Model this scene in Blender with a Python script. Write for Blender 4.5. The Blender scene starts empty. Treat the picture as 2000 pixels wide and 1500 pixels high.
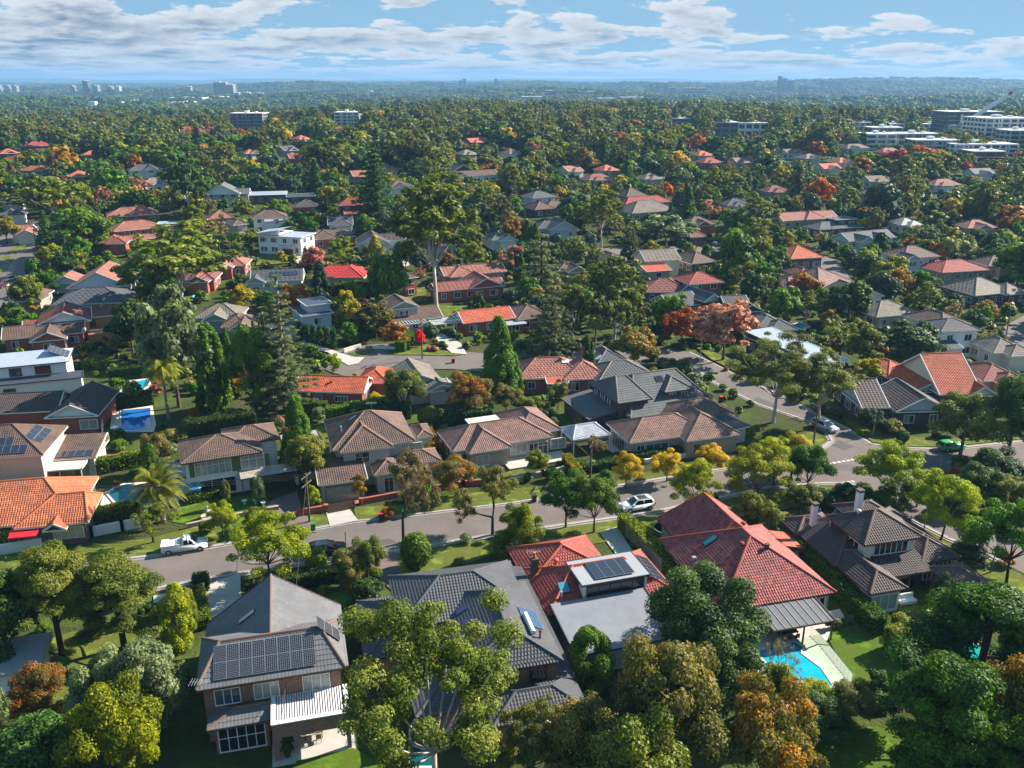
import bpy, bmesh, math, random
import numpy as np
from mathutils import Matrix, Vector
R = math.radians
S = bpy.context.scene
C = S.collection

# ------------------------------------------------------------------ camera, world, sun, exposure
FPX, CAM_H = 1700.0, 54.0                      # focal length in pixels of the 2000 px wide photograph, height above the street
PIT = math.atan(595 / FPX)
cam = bpy.data.objects.new('camera', bpy.data.cameras.new('camera'))
C.objects.link(cam); S.camera = cam
cam.location = (0, 0, CAM_H); cam.rotation_euler = (math.pi / 2 - PIT, 0, 0)
cam.data.sensor_width = 36; cam.data.lens = 36 * FPX / 2000
cam.data.clip_start = 1; cam.data.clip_end = 60000

SUN = Vector((0.745, 0.385, 0.545)).normalized()
sun = bpy.data.objects.new('sun', bpy.data.lights.new('sun', 'SUN'))
C.objects.link(sun)
sun.data.energy = 4.0; sun.data.angle = R(0.5); sun.data.color = (1.0, 0.92, 0.80)
sun.rotation_euler = SUN.to_track_quat('Z', 'Y').to_euler()
S.view_settings.view_transform = 'Standard'; S.view_settings.look = 'None'
S.view_settings.exposure = 1.72; S.view_settings.gamma = 1
S.view_settings.use_curve_mapping = False

W = bpy.data.worlds.new('World'); S.world = W; W.use_nodes = True
nt = W.node_tree; nt.nodes.clear()
def NN(t, typ, **kw):
    n = t.nodes.new(typ)
    for k, v in kw.items():
        if k.startswith('i_'):
            n.inputs[int(k[2:]) if k[2:].isdigit() else k[2:].replace('_', ' ')].default_value = v
        else: setattr(n, k, v)
    return n
def LK(t, a, b): t.links.new(a, b)
def mth(t, op, a, b=None, c=None, clamp=False):
    n = t.nodes.new('ShaderNodeMath'); n.operation = op; n.use_clamp = clamp
    for i, x in enumerate((a, b, c)):
        if x is None: continue
        if isinstance(x, (int, float)): n.inputs[i].default_value = x
        else: t.links.new(x, n.inputs[i])
    return n.outputs[0]
def ramp(t, fac, stops, interp='LINEAR'):
    n = t.nodes.new('ShaderNodeValToRGB'); n.color_ramp.interpolation = interp
    e = n.color_ramp.elements
    while len(e) < len(stops): e.new(0.5)
    for x, (p, c) in zip(e, stops):
        x.position = p; x.color = tuple(c) + (1,) if len(c) == 3 else c
    if fac is not None: t.links.new(fac, n.inputs[0])
    return n.outputs[0]
def mixc(t, fac, a, b, blend='MIX'):
    n = t.nodes.new('ShaderNodeMix'); n.data_type = 'RGBA'; n.blend_type = blend
    for i, x in ((0, fac), (6, a), (7, b)):
        if isinstance(x, (int, float)): n.inputs[i].default_value = x
        elif isinstance(x, tuple): n.inputs[i].default_value = x if len(x) == 4 else x + (1,)
        else: t.links.new(x, n.inputs[i])
    return n.outputs[2]

sky = NN(nt, 'ShaderNodeTexSky', sky_type='NISHITA', sun_disc=False, altitude=60, air_density=1.0, dust_density=0.15, ozone_density=3.0)
sky.sun_elevation = math.asin(SUN.z); sky.sun_rotation = math.atan2(SUN.x, SUN.y)
geo = NN(nt, 'ShaderNodeNewGeometry')
neg = NN(nt, 'ShaderNodeVectorMath', operation='SCALE'); neg.inputs[3].default_value = -1
tc = NN(nt, 'ShaderNodeTexCoord')
sep = NN(nt, 'ShaderNodeSeparateXYZ'); LK(nt, tc.outputs['Generated'], sep.inputs[0])
zc = mth(nt, 'MAXIMUM', sep.outputs[2], 0.0)
lv = mth(nt, 'LOGARITHM', mth(nt, 'ADD', zc, 0.022), 2.718)
hor = NN(nt, 'ShaderNodeVectorMath', operation='NORMALIZE')
fl = NN(nt, 'ShaderNodeCombineXYZ'); LK(nt, sep.outputs[0], fl.inputs[0]); LK(nt, sep.outputs[1], fl.inputs[1]); LK(nt, fl.outputs[0], hor.inputs[0])
sp2 = NN(nt, 'ShaderNodeSeparateXYZ'); LK(nt, hor.outputs[0], sp2.inputs[0])
cxy = NN(nt, 'ShaderNodeCombineXYZ'); LK(nt, sp2.outputs[0], cxy.inputs[0]); LK(nt, sp2.outputs[1], cxy.inputs[1]); LK(nt, lv, cxy.inputs[2])
def cloud(scale, off, detail=10, rough=.58, dist=0.0):
    mp = NN(nt, 'ShaderNodeMapping'); LK(nt, cxy.outputs[0], mp.inputs[0])
    mp.inputs['Location'].default_value = off; mp.inputs['Scale'].default_value = scale
    nz = NN(nt, 'ShaderNodeTexNoise'); LK(nt, mp.outputs[0], nz.inputs['Vector'])
    nz.inputs['Scale'].default_value = 1; nz.inputs['Detail'].default_value = detail; nz.inputs['Roughness'].default_value = rough
    nz.inputs['Distortion'].default_value = dist
    return nz.outputs[0]
CO = (9.5, 1.8, 18.7)
n1 = cloud((13, 13, 4.2), CO)
n2 = cloud((13, 13, 4.2), (CO[0] - .08, CO[1], CO[2] + .24))
nb = cloud((2.6, 2.6, .9), (17.3, 11.0, 6.0), 3)
band = ramp(nt, zc, [(0.0, (.52,) * 3), (.012, (.57,) * 3), (.042, (.555,) * 3), (.062, (.475,) * 3), (.10, (.46,) * 3), (1, (.42,) * 3)])
dens = mth(nt, 'ADD', mth(nt, 'ADD', n1, mth(nt, 'MULTIPLY', mth(nt, 'SUBTRACT', nb, 0.5), 0.55)), mth(nt, 'SUBTRACT', band, .5))
cov = ramp(nt, dens, [(0.485, (0, 0, 0)), (0.53, (1, 1, 1))])
light = mth(nt, 'ADD', mth(nt, 'MULTIPLY', mth(nt, 'SUBTRACT', n1, n2), 5.0), .55, clamp=True)
thick = ramp(nt, dens, [(0.53, (0,)*3), (0.66, (1,)*3)])
greyf = mth(nt, 'MULTIPLY', mth(nt, 'ADD', mth(nt, 'MULTIPLY', thick, .55), .25), mth(nt, 'SUBTRACT', 1.35, light), clamp=True)
ccol = mixc(nt, greyf, (1.95, 1.97, 1.95), (.38, .53, .70))
hs = NN(nt, 'ShaderNodeHueSaturation'); LK(nt, sky.outputs[0], hs.inputs['Color']); hs.inputs['Saturation'].default_value = 1.3; hs.inputs['Value'].default_value = 1.0
skb = mixc(nt, 1.0, mixc(nt, 1.0, hs.outputs[0], (.92, 1.62, 2.25), 'MULTIPLY'), mixc(nt, 1.0, mixc(nt, 1.0, hs.outputs[0], (1.35,) * 3, 'MULTIPLY'), (1.0,) * 3, 'ADD'), 'DIVIDE')
skc = mixc(nt, mth(nt, 'MULTIPLY', cov, 0.88), skb, ccol)
bg = NN(nt, 'ShaderNodeBackground'); bg.inputs[1].default_value = 0.15
LK(nt, skc, bg.inputs[0])
wo = NN(nt, 'ShaderNodeOutputWorld'); LK(nt, bg.outputs[0], wo.inputs[0])
S.cycles.use_denoising = True
S.cycles.max_bounces = 6; S.cycles.diffuse_bounces = 3; S.cycles.transparent_max_bounces = 6; S.cycles.volume_bounces = 0
S.cycles.caustics_reflective = False; S.cycles.caustics_refractive = False

# ------------------------------------------------------------------ terrain and photo-to-ground survey
def ss(a, b, x):
    t = np.clip((np.asarray(x, float) - a) / (b - a), 0, 1); return t * t * (3 - 2 * t)
def terrain(x, y):
    x = np.asarray(x, float); y = np.asarray(y, float)
    k = ss(-50, 90, x)
    y0 = 200 + 90 * k
    d = y - y0
    sp = 25 * np.log1p(np.exp(np.clip(d / 25, -30, 30)))
    sp = np.where(d > 600, d, sp)
    z = 17 * (1 - np.exp(-0.085 / 17 * sp))
    z = z * ss(185, 260, y)
    z = z * (1 - .6 * ss(430, 780, y) * ss(-60, -330, x) - .35 * ss(480, 800, y) * ss(150, 420, x))
    z = z - (27 + 4 * np.sin(x / 500.)) * ss(820, 1700, y)
    und = 9 * np.sin(x / 310. + 1) * np.sin(y / 420.) + 7 * np.sin(x / 170. + y / 230.)
    z = z + und * ss(900, 2200, y) * (1 - ss(6000, 9000, y))
    # far ridges
    rr = np.exp(-((y - 5200 - .12 * x) / 900) ** 2) * (24 + 22 * ss(300, 2600, x) + 4 * np.sin(x / 260.) + 3 * np.sin(x / 97.))
    rr *= ss(-5200, -1500, x) 
    z = z + np.maximum(rr, 0) * 1.0
    z = z + np.exp(-((y - 8200) / 1200) ** 2) * (24 + 8 * np.sin(x / 900. + 2))
    z = z + ss(11500, 13600, y) * (70 + 8 * np.sin(x / 700.) + 6 * np.sin(x / 310. + 1))
    return z
def th(x, y): return float(terrain(x, y))
CS, SN = math.cos(PIT), math.sin(PIT)
def P(px, py, h=0.0):
    """world point at height h above the terrain seen at pixel (px,py) of the photograph"""
    dx = (px - 1000) / FPX; dz = -(py - 750) / FPX
    d = (dx, CS + dz * SN, -SN + dz * CS)
    t = 20.0; last = t
    while t < 20000:
        x, y, z = d[0] * t, d[1] * t, CAM_H + d[2] * t
        if z <= th(x, y) + h: break
        last = t; t *= 1.02
    a, b = last, t
    for _ in range(26):
        m = (a + b) / 2
        if CAM_H + d[2] * m <= th(d[0] * m, d[1] * m) + h: b = m
        else: a = m
    return Vector((d[0] * b, d[1] * b, CAM_H + d[2] * b))
def proj(p):
    """pixel of the photograph where world point p shows"""
    x, y, z = p[0], p[1], p[2] - CAM_H
    dep = y * CS - z * SN
    return 1000 + FPX * x / dep, 750 - FPX * (y * SN + z * CS) / dep, dep
def dep_of(p): return p[1] * CS - (p[2] - CAM_H) * SN
# ------------------------------------------------------------------ materials
MATS = {}
def M(name, col=None, rough=.85, var=.18, scale=.7, kind='plain', spec=.3, bump=0.0, metal=0.0, col2=None, fine=9.0):
    if name in MATS: return MATS[name]
    m = bpy.data.materials.new(name); m.use_nodes = True; t = m.node_tree; t.nodes.clear()
    out = NN(t, 'ShaderNodeOutputMaterial'); b = NN(t, 'ShaderNodeBsdfPrincipled')
    LK(t, b.outputs[0], out.inputs[0])
    b.inputs['Roughness'].default_value = rough; b.inputs['Specular IOR Level'].default_value = spec; b.inputs['Metallic'].default_value = metal
    tc = NN(t, 'ShaderNodeTexCoord'); uv = tc.outputs['UV']; ob = tc.outputs['Object']
    nz = NN(t, 'ShaderNodeTexNoise'); LK(t, ob, nz.inputs[0]); nz.inputs['Scale'].default_value = scale; nz.inputs['Detail'].default_value = 6; nz.inputs['Roughness'].default_value = .65
    nf = NN(t, 'ShaderNodeTexNoise'); LK(t, ob, nf.inputs[0]); nf.inputs['Scale'].default_value = fine; nf.inputs['Detail'].default_value = 3
    c2 = col2 or tuple(c * .55 for c in col)
    c1 = tuple(min(1, c * (1 + var)) for c in col); c0 = tuple(c * (1 - var) for c in col)
    if kind == 'plain':
        base = ramp(t, nz.outputs[0], [(.3, c0), (.7, c1)])
        base = mixc(t, mth(t, 'MULTIPLY', nf.outputs[0], var * 1.2), base, c2)
    elif kind == 'tile':                       # roof tiles: colour differs tile by tile, weather stains
        mp = NN(t, 'ShaderNodeMapping'); LK(t, uv, mp.inputs[0]); mp.inputs['Scale'].default_value = (1 / .30, 1 / .33, 1)
        fl = NN(t, 'ShaderNodeVectorMath', operation='FLOOR'); LK(t, mp.outputs[0], fl.inputs[0])
        wn = NN(t, 'ShaderNodeTexWhiteNoise', noise_dimensions='2D'); LK(t, fl.outputs[0], wn.inputs[0])
        base = ramp(t, wn.outputs[0], [(0, c0), (1, c1)])
        st = ramp(t, nz.outputs[0], [(.42, (0, 0, 0)), (.66, (1, 1, 1))])
        base = mixc(t, mth(t, 'MULTIPLY', st, .75), base, c2)
        base = mixc(t, mth(t, 'MULTIPLY', nf.outputs[0], .35), base, tuple(c * .6 + .02 for c in col))
        fr = NN(t, 'ShaderNodeVectorMath', operation='FRACTION'); LK(t, mp.outputs[0], fr.inputs[0])
        sp = NN(t, 'ShaderNodeSeparateXYZ'); LK(t, fr.outputs[0], sp.inputs[0])
        hgt = mth(t, 'ADD', mth(t, 'MULTIPLY', mth(t, 'SUBTRACT', 1, sp.outputs[1]), .6), mth(t, 'ABSOLUTE', mth(t, 'SINE', mth(t, 'MULTIPLY', sp.outputs[0], 3.14159))))
        bp = NN(t, 'ShaderNodeBump'); bp.inputs['Strength'].default_value = bump or .25; bp.inputs['Distance'].default_value = .05
        LK(t, hgt, bp.inputs['Height']); LK(t, bp.outputs[0], b.inputs['Normal'])
    elif kind == 'brick':
        bt = NN(t, 'ShaderNodeTexBrick'); LK(t, uv, bt.inputs[0]); bt.inputs['Scale'].default_value = 1
        bt.inputs['Brick Width'].default_value = .24; bt.inputs['Row Height'].default_value = .086; bt.inputs['Mortar Size'].default_value = .010; bt.inputs['Mortar Smooth'].default_value = .3
        bt.inputs['Color1'].default_value = c0 + (1,); bt.inputs['Color2'].default_value = c1 + (1,)
        bt.inputs['Mortar'].default_value = tuple(min(.6, c * .6 + .12) for c in col) + (1,)
        base = mixc(t, mth(t, 'MULTIPLY', nz.outputs[0], .35), bt.outputs[0], c2)
        bp = NN(t, 'ShaderNodeBump'); bp.inputs['Strength'].default_value = .4; bp.inputs['Distance'].default_value = .01; bp.invert = True
        LK(t, bt.outputs['Fac'], bp.inputs['Height']); LK(t, bp.outputs[0], b.inputs['Normal'])
    elif kind == 'ribs':                       # standing ribs of sheet roofing, running up the slope
        sp = NN(t, 'ShaderNodeSeparateXYZ'); LK(t, uv, sp.inputs[0])
        hgt = mth(t, 'SINE', mth(t, 'MULTIPLY', sp.outputs[0], 6.2832 / .3))
        bp = NN(t, 'ShaderNodeBump'); bp.inputs['Strength'].default_value = .22; bp.inputs['Distance'].default_value = .03
        LK(t, hgt, bp.inputs['Height']); LK(t, bp.outputs[0], b.inputs['Normal'])
        base = ramp(t, nz.outputs[0], [(.3, c0), (.7, c1)])
    elif kind == 'ground':
        g = ramp(t, nz.outputs[0], [(.30, c2), (.5, c0), (.68, c1)])
        base = mixc(t, mth(t, 'MULTIPLY', nf.outputs[0], .5), g, tuple(c * .45 for c in col))
        bp = NN(t, 'ShaderNodeBump'); bp.inputs['Strength'].default_value = .6; bp.inputs['Distance'].default_value = bump or .12
        LK(t, nf.outputs[0], bp.inputs['Height']); LK(t, bp.outputs[0], b.inputs['Normal'])
    LK(t, base, b.inputs['Base Color'])
    if kind == 'plain' and bump:
        bp = NN(t, 'ShaderNodeBump'); bp.inputs['Strength'].default_value = .5; bp.inputs['Distance'].default_value = bump
        LK(t, nf.outputs[0], bp.inputs['Height']); LK(t, bp.outputs[0], b.inputs['Normal'])
    MATS[name] = m; return m
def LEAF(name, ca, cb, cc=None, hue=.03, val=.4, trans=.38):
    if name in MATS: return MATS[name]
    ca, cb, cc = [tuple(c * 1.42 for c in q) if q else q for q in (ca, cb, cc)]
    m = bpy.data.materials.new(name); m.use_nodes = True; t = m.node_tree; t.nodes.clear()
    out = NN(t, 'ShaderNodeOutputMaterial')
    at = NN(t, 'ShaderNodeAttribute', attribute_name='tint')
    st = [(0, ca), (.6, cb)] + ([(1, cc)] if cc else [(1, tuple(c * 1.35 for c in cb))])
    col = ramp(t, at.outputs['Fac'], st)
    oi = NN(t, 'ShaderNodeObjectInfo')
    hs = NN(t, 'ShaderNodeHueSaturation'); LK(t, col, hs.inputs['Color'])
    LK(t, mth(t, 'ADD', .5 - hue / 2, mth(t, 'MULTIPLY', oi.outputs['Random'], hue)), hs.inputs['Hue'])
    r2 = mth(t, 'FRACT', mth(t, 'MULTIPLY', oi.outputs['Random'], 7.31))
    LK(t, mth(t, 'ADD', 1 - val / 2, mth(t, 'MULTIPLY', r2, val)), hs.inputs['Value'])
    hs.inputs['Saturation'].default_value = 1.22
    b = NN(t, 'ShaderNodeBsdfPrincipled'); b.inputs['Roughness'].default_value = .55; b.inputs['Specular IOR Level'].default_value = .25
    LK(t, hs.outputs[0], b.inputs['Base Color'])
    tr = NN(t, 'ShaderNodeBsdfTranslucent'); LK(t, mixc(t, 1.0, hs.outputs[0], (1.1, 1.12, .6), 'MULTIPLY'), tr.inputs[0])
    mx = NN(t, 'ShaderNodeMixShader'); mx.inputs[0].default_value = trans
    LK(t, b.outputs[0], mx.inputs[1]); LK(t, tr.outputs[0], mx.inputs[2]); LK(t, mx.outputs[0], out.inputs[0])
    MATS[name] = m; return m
def GLASS(name, col=(.015, .02, .025), rough=.06):
    if name in MATS: return MATS[name]
    m = M(name, col, rough=rough, var=.1, spec=.9); return m
def RTILE(name, col, col2=None, var=.22): return M('roof_' + name, col, rough=.75, var=var, scale=.45, kind='tile', col2=col2, spec=.35)
RF = dict(
    brown=RTILE('brown', (.152, .088, .064), (.06, .05, .045)), dkbrown=RTILE('dark_brown', (.085, .058, .052), (.05, .045, .043)),
    dkgrey=RTILE('dark_grey', (.085, .086, .095), (.06, .06, .07), .12), grey=RTILE('grey', (.135, .135, .14), (.09, .09, .1), .12),
    slate=RTILE('slate', (.10, .105, .11), (.07, .075, .08)), red=RTILE('red', (.33, .060, .045), (.19, .045, .035), .35),
    crimson=RTILE('crimson', (.29, .060, .052), (.25, .10, .085), .55), bright=RTILE('bright_red', (.52, .035, .03), (.36, .03, .03), .1),
    orange=RTILE('orange', (.46, .135, .055), (.27, .085, .05), .3), terra=RTILE('terracotta', (.33, .125, .085), (.19, .08, .06), .3),
    rust=RTILE('rust_red', (.24, .075, .055), (.14, .06, .05)), pink=RTILE('pinkish_brown', (.25, .13, .10), (.12, .075, .065), .3),
    tan=RTILE('tan_grey', (.20, .165, .13), (.11, .09, .075)), orred=RTILE('orange_red', (.50, .105, .045), (.3, .07, .04), .3),
    blue=M('roof_blue_grey_sheet', (.34, .39, .45), .35, .06, kind='ribs', spec=.6), steel=M('roof_steel_sheet', (.30, .31, .32), .4, .06, kind='ribs', spec=.5),
    cream=M('roof_cream_sheet', (.55, .5, .4), .6, .06, kind='ribs'), dsheet=M('roof_dark_sheet', (.055, .065, .085), .45, .08, kind='ribs'),
    lead=M('roof_grey_sheet', (.125, .125, .13), .7, .1, spec=.3), bluelead=M('roof_blue_grey_lead', (.20, .21, .235), .6, .12, spec=.3), corr=M('roof_corrugated_sheet', (.34, .30, .25), .6, .2, kind='ribs', col2=(.2, .13, .08)),
    redsheet=M('roof_red_sheet', (.42, .09, .05), .5, .1, kind='ribs'), white=M('roof_white_sheet', (.30, .31, .32), .5, .05, kind='ribs'))
WL = dict(
    brick=M('wall_brown_brick', (.25, .125, .085), .9, .3, kind='brick', col2=(.09, .055, .045)), redbrick=M('wall_red_brick', (.36, .085, .05), .9, .2, kind='brick', col2=(.24, .06, .04)),
    orbrick=M('wall_orange_brick', (.48, .2, .06), .9, .15, kind='brick'), palebrick=M('wall_pale_brick', (.40, .31, .24), .9, .15, kind='brick'),
    white=M('wall_white_paint', (.72, .72, .72), .8, .05), cream=M('wall_cream_paint', (.62, .57, .47), .8, .05), grey=M('wall_grey_paint', (.36, .36, .35), .85, .06),
    stone=M('wall_stone', (.36, .31, .26), .9, .2, 2.5), blue=M('wall_blue_paint', (.42, .5, .56), .8, .05), dark=M('wall_dark_boards', (.07, .06, .055), .8, .12), beige=M('wall_beige_paint', (.5, .44, .36), .85, .06),
    purple=M('wall_dark_brick', (.11, .07, .065), .9, .25, kind='brick'))
TRIM = M('trim_white', (.74, .74, .73), .6, .04); TRIMD = M('trim_dark', (.05, .05, .055), .5, .05); TRIMC = M('trim_cream', (.6, .55, .45), .6, .05); TRIMB = M('trim_brown', (.10, .06, .045), .6, .08)
PANE = GLASS('window_glass'); CURT = M('curtain_glass', (.30, .31, .29), .12, .25, 1.5, spec=.8); PANEB = GLASS('window_glass_bluish', (.05, .085, .11))
CELL = None
def solar_mat(name, cell, line, n=(6, 10), dot=True):
    m = bpy.data.materials.new(name); m.use_nodes = True; t = m.node_tree; b = t.nodes['Principled BSDF']
    b.inputs['Roughness'].default_value = .12; b.inputs['Specular IOR Level'].default_value = .6
    tc = NN(t, 'ShaderNodeTexCoord'); mp = NN(t, 'ShaderNodeMapping'); LK(t, tc.outputs['UV'], mp.inputs[0]); mp.inputs['Scale'].default_value = (n[0], n[1], 1)
    fr = NN(t, 'ShaderNodeVectorMath', operation='FRACTION'); LK(t, mp.outputs[0], fr.inputs[0])
    sp = NN(t, 'ShaderNodeSeparateXYZ'); LK(t, fr.outputs[0], sp.inputs[0])
    ax = mth(t, 'ABSOLUTE', mth(t, 'SUBTRACT', sp.outputs[0], .5)); ay = mth(t, 'ABSOLUTE', mth(t, 'SUBTRACT', sp.outputs[1], .5))
    g = mth(t, 'GREATER_THAN', mth(t, 'MAXIMUM', ax, ay), .475)
    if dot: g = mth(t, 'MAXIMUM', mth(t, 'MULTIPLY', g, .5), mth(t, 'GREATER_THAN', mth(t, 'ADD', ax, ay), .84))
    LK(t, mixc(t, g, cell, line), b.inputs['Base Color'])
    return m
SOLAR = solar_mat('solar_cells', (.014, .015, .022), (.42, .44, .46)); SOLARB = solar_mat('solar_cells_plain', (.022, .026, .04), (.10, .11, .13), (4, 8), False)
METAL = M('galvanised_metal', (.45, .46, .47), .4, .08, metal=.6); TIMBER = M('timber', (.20, .13, .075), .8, .2, 2); POLEW = M('pole_timber', (.14, .105, .08), .9, .2, 2)
CONC = M('concrete', (.42, .39, .35), .9, .12, .5, col2=(.28, .26, .23)); PAVE = M('pale_paving', (.60, .53, .46), .85, .08, .8); TERRAP = M('terracotta_paving', (.42, .15, .075), .85, .15, 1.2); BRICKP = M('brick_paving', (.17, .12, .105), .9, .2, 1.5)
ASPH = M('asphalt', (.145, .120, .108), .9, .2, .16, bump=.01, col2=(.08, .068, .065), fine=3.0); KERB = M('kerb_concrete', (.36, .33, .30), .9, .12, 1.0); PAINT = M('road_paint', (.7, .69, .66), .8, .1)
LAWN = M('lawn_grass', (.105, .185, .016), .95, .38, .55, 'ground', spec=.1, bump=.05, col2=(.11, .13, .02), fine=14.); VERGE = M('verge_grass', (.155, .190, .030), .95, .42, .5, 'ground', spec=.1, bump=.05, col2=(.15, .14, .04), fine=12.)
DRY = M('dry_grass', (.22, .19, .06), .95, .25, .3, 'ground', spec=.1, bump=.05, fine=10.)
GROUND = M('garden_ground', (.070, .098, .020), .95, .35, .10, 'ground', spec=.1, bump=.3, col2=(.085, .070, .035), fine=2.5)
WATER = dict(bright=M('pool_water_bright', (.01, .36, .52), .04, .18, .8, spec=.5), blue=M('pool_water_blue', (.02, .14, .42), .06, .1, .8, spec=.5), teal=M('pool_water_teal', (.008, .085, .10), .04, .2, .8, spec=.5), cover=M('pool_cover_blue', (.02, .10, .40), .4, .15, .8), sea=M('pool_water_green', (.01, .30, .24), .05, .1))
# ------------------------------------------------------------------ mesh helpers
class MB:
    def __init__(s): s.v = []; s.f = []; s.uv = []; s.m = []
    def poly(s, pts, m=0, uv=None):
        i = len(s.v); s.v += [tuple(p) for p in pts]; s.f.append(list(range(i, i + len(pts)))); s.m.append(m)
        if uv is None:
            a, b, c = (Vector(pts[k]) for k in (0, 1, 2)); n = (b - a).cross(c - a)
            if n.length < 1e-9: n = Vector((0, 0, 1))
            n.normalize()
            if abs(n.z) > .7: uv = [(p[0], p[1]) for p in pts]
            else:
                t = Vector((-n.y, n.x, 0)).normalized(); uv = [(p[0] * t.x + p[1] * t.y, p[2]) for p in pts]
        s.uv += uv
    def box(s, x0, y0, z0, x1, y1, z1, m=0, bottom=False):
        p = [(x0, y0, z0), (x1, y0, z0), (x1, y1, z0), (x0, y1, z0), (x0, y0, z1), (x1, y0, z1), (x1, y1, z1), (x0, y1, z1)]
        for q in ((0, 1, 5, 4), (1, 2, 6, 5), (2, 3, 7, 6), (3, 0, 4, 7), (4, 5, 6, 7)) + (((3, 2, 1, 0),) if bottom else ()):
            s.poly([p[k] for k in q], m)
        return s
    def bar(s, a, b, w, h=None, m=0):
        a = Vector(a); b = Vector(b); d = (b - a).normalized(); h = h or w
        up = Vector((0, 0, 1)) if abs(d.z) < .95 else Vector((1, 0, 0))
        x = d.cross(up).normalized(); y = x.cross(d)
        q = [(-1, -1), (1, -1), (1, 1), (-1, 1)]
        r = [[c + x * (i * w / 2) + y * (j * h / 2) for i, j in q] for c in (a, b)]
        for k in range(4): s.poly([r[0][k], r[0][(k + 1) % 4], r[1][(k + 1) % 4], r[1][k]], m)
        s.poly(r[0][::-1], m); s.poly(r[1], m); return s
    def tube(s, pts, rad, n=6, m=0, cap=True):
        pts = [Vector(p) for p in pts]; rings = []
        for k, p in enumerate(pts):
            d = (pts[min(k + 1, len(pts) - 1)] - pts[max(k - 1, 0)]).normalized()
            up = Vector((1, 0, 0)) if abs(d.z) > .8 else Vector((0, 0, 1))
            x = d.cross(up).normalized(); y = d.cross(x)
            r = rad[k] if hasattr(rad, '__len__') else rad
            i = len(s.v); s.v += [tuple(p + (x * math.cos(6.2832 * j / n) + y * math.sin(6.2832 * j / n)) * r) for j in range(n)]
            rings.append(i)
        for a, b in zip(rings, rings[1:]):
            for j in range(n):
                s.f.append([a + j, a + (j + 1) % n, b + (j + 1) % n, b + j]); s.m.append(m); s.uv += [(j / n, 0), ((j + 1) / n, 0), ((j + 1) / n, 1), (j / n, 1)]
        if cap:
            s.f.append([rings[-1] + j for j in range(n)]); s.m.append(m); s.uv += [(0, 0)] * n
        return s
    def lathe(s, prof, n=12, c=(0, 0, 0), m=0):
        ids = []
        for r, z in prof:
            ids.append(len(s.v)); s.v += [(c[0] + r * math.cos(6.2832 * j / n), c[1] + r * math.sin(6.2832 * j / n), c[2] + z) for j in range(n)]
        for a, b in zip(ids, ids[1:]):
            for j in range(n):
                s.f.append([a + j, a + (j + 1) % n, b + (j + 1) % n, b + j]); s.m.append(m); s.uv += [(0, 0)] * 4
        s.f.append([ids[-1] + j for j in range(n)]); s.m.append(m); s.uv += [(0, 0)] * n
        return s
    def mesh(s, name, mats, smooth=False):
        me = bpy.data.meshes.new(name); me.from_pydata(s.v, [], s.f)
        u = me.uv_layers.new(name='UVMap'); u.data.foreach_set('uv', np.array(s.uv, 'f').ravel())
        for x in (mats if isinstance(mats, (list, tuple)) else [mats]): me.materials.append(x)
        me.polygons.foreach_set('material_index', s.m)
        if smooth: me.polygons.foreach_set('use_smooth', [True] * len(s.f))
        return me
    def build(s, name, mats, parent=None, smooth=False):
        return link(name, s.mesh(name, mats, smooth), parent)
def link(name, data, parent=None, loc=None, rotz=None):
    o = bpy.data.objects.new(name, data); C.objects.link(o)
    if parent is not None: o.parent = parent
    if loc is not None: o.location = loc
    if rotz is not None: o.rotation_euler = (0, 0, rotz)
    return o
def tag(o, label=None, cat=None, group=None, kind=None):
    if label: o['label'] = label
    if cat: o['category'] = cat
    if group: o['group'] = group
    if kind: o['kind'] = kind
    return o
def thing(name, label, cat, loc, rotz=0, group=None):
    return tag(link(name, None, None, loc, rotz), label, cat, group)
KEEP = []            # world-space discs (x, y, r) where scattered planting must stay out
CLEAR = []           # photo-space boxes of things that scattered planting must not hide: (x0, y0, x1, y1, depth)

# ------------------------------------------------------------------ houses
def tile_face(mb, O, a, s, n, poly2, m=0, cu=.30, cv=.33, roll=True):
    """courses of overlapping tiles on the roof plane: O eave corner, a along the eave, s up the slope, n outward"""
    vs = [q[1] for q in poly2]; vmax = max(vs); k = len(poly2)
    def span(v):
        xs = []
        for i in range(k):
            (x0, y0), (x1, y1) = poly2[i], poly2[(i + 1) % k]
            if (y0 - v) * (y1 - v) <= 0 and abs(y1 - y0) > 1e-9: xs.append(x0 + (x1 - x0) * (v - y0) / (y1 - y0))
        return (min(xs), max(xs)) if len(xs) > 1 else None
    W3 = lambda u, v, h: O + a * u + s * v + n * h
    v = 0.0
    while v < vmax - .05:
        v1 = min(v + cv, vmax - .01); sa = span(v + .01); sb = span(v1)
        if sa and sb:
            u0, u1 = max(sa[0], -1e9), sa[1]
            N = max(1, int(round((u1 - u0) / (cu / 2 if roll else cu * 4))))
            lo = []; hi = []
            for i in range(N + 1):
                u = u0 + (u1 - u0) * i / N
                ub = min(max(u, sb[0]), sb[1]); hh = (.045 if (i % 2 and roll) else 0.0)
                lo.append((u, v, .055 + hh)); hi.append((ub, v1 + .02, .015 + hh))
            i0 = len(mb.v); mb.v += [tuple(W3(*q)) for q in lo] + [tuple(W3(*q)) for q in hi] + [tuple(W3(q[0], q[1], 0.0)) for q in lo]
            for i in range(N):
                mb.f.append([i0 + i, i0 + i + 1, i0 + N + 2 + i, i0 + N + 1 + i]); mb.m.append(m)
                mb.uv += [lo[i][:2], lo[i + 1][:2], (hi[i + 1][0], v1 - .01), (hi[i][0], v1 - .01)]
                mb.f.append([i0 + 2 * N + 2 + i, i0 + 2 * N + 3 + i, i0 + i + 1, i0 + i]); mb.m.append(m)
                mb.uv += [lo[i][:2], lo[i + 1][:2], lo[i + 1][:2], lo[i][:2]]
        v = v1 if v1 > v + .02 else vmax
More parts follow.
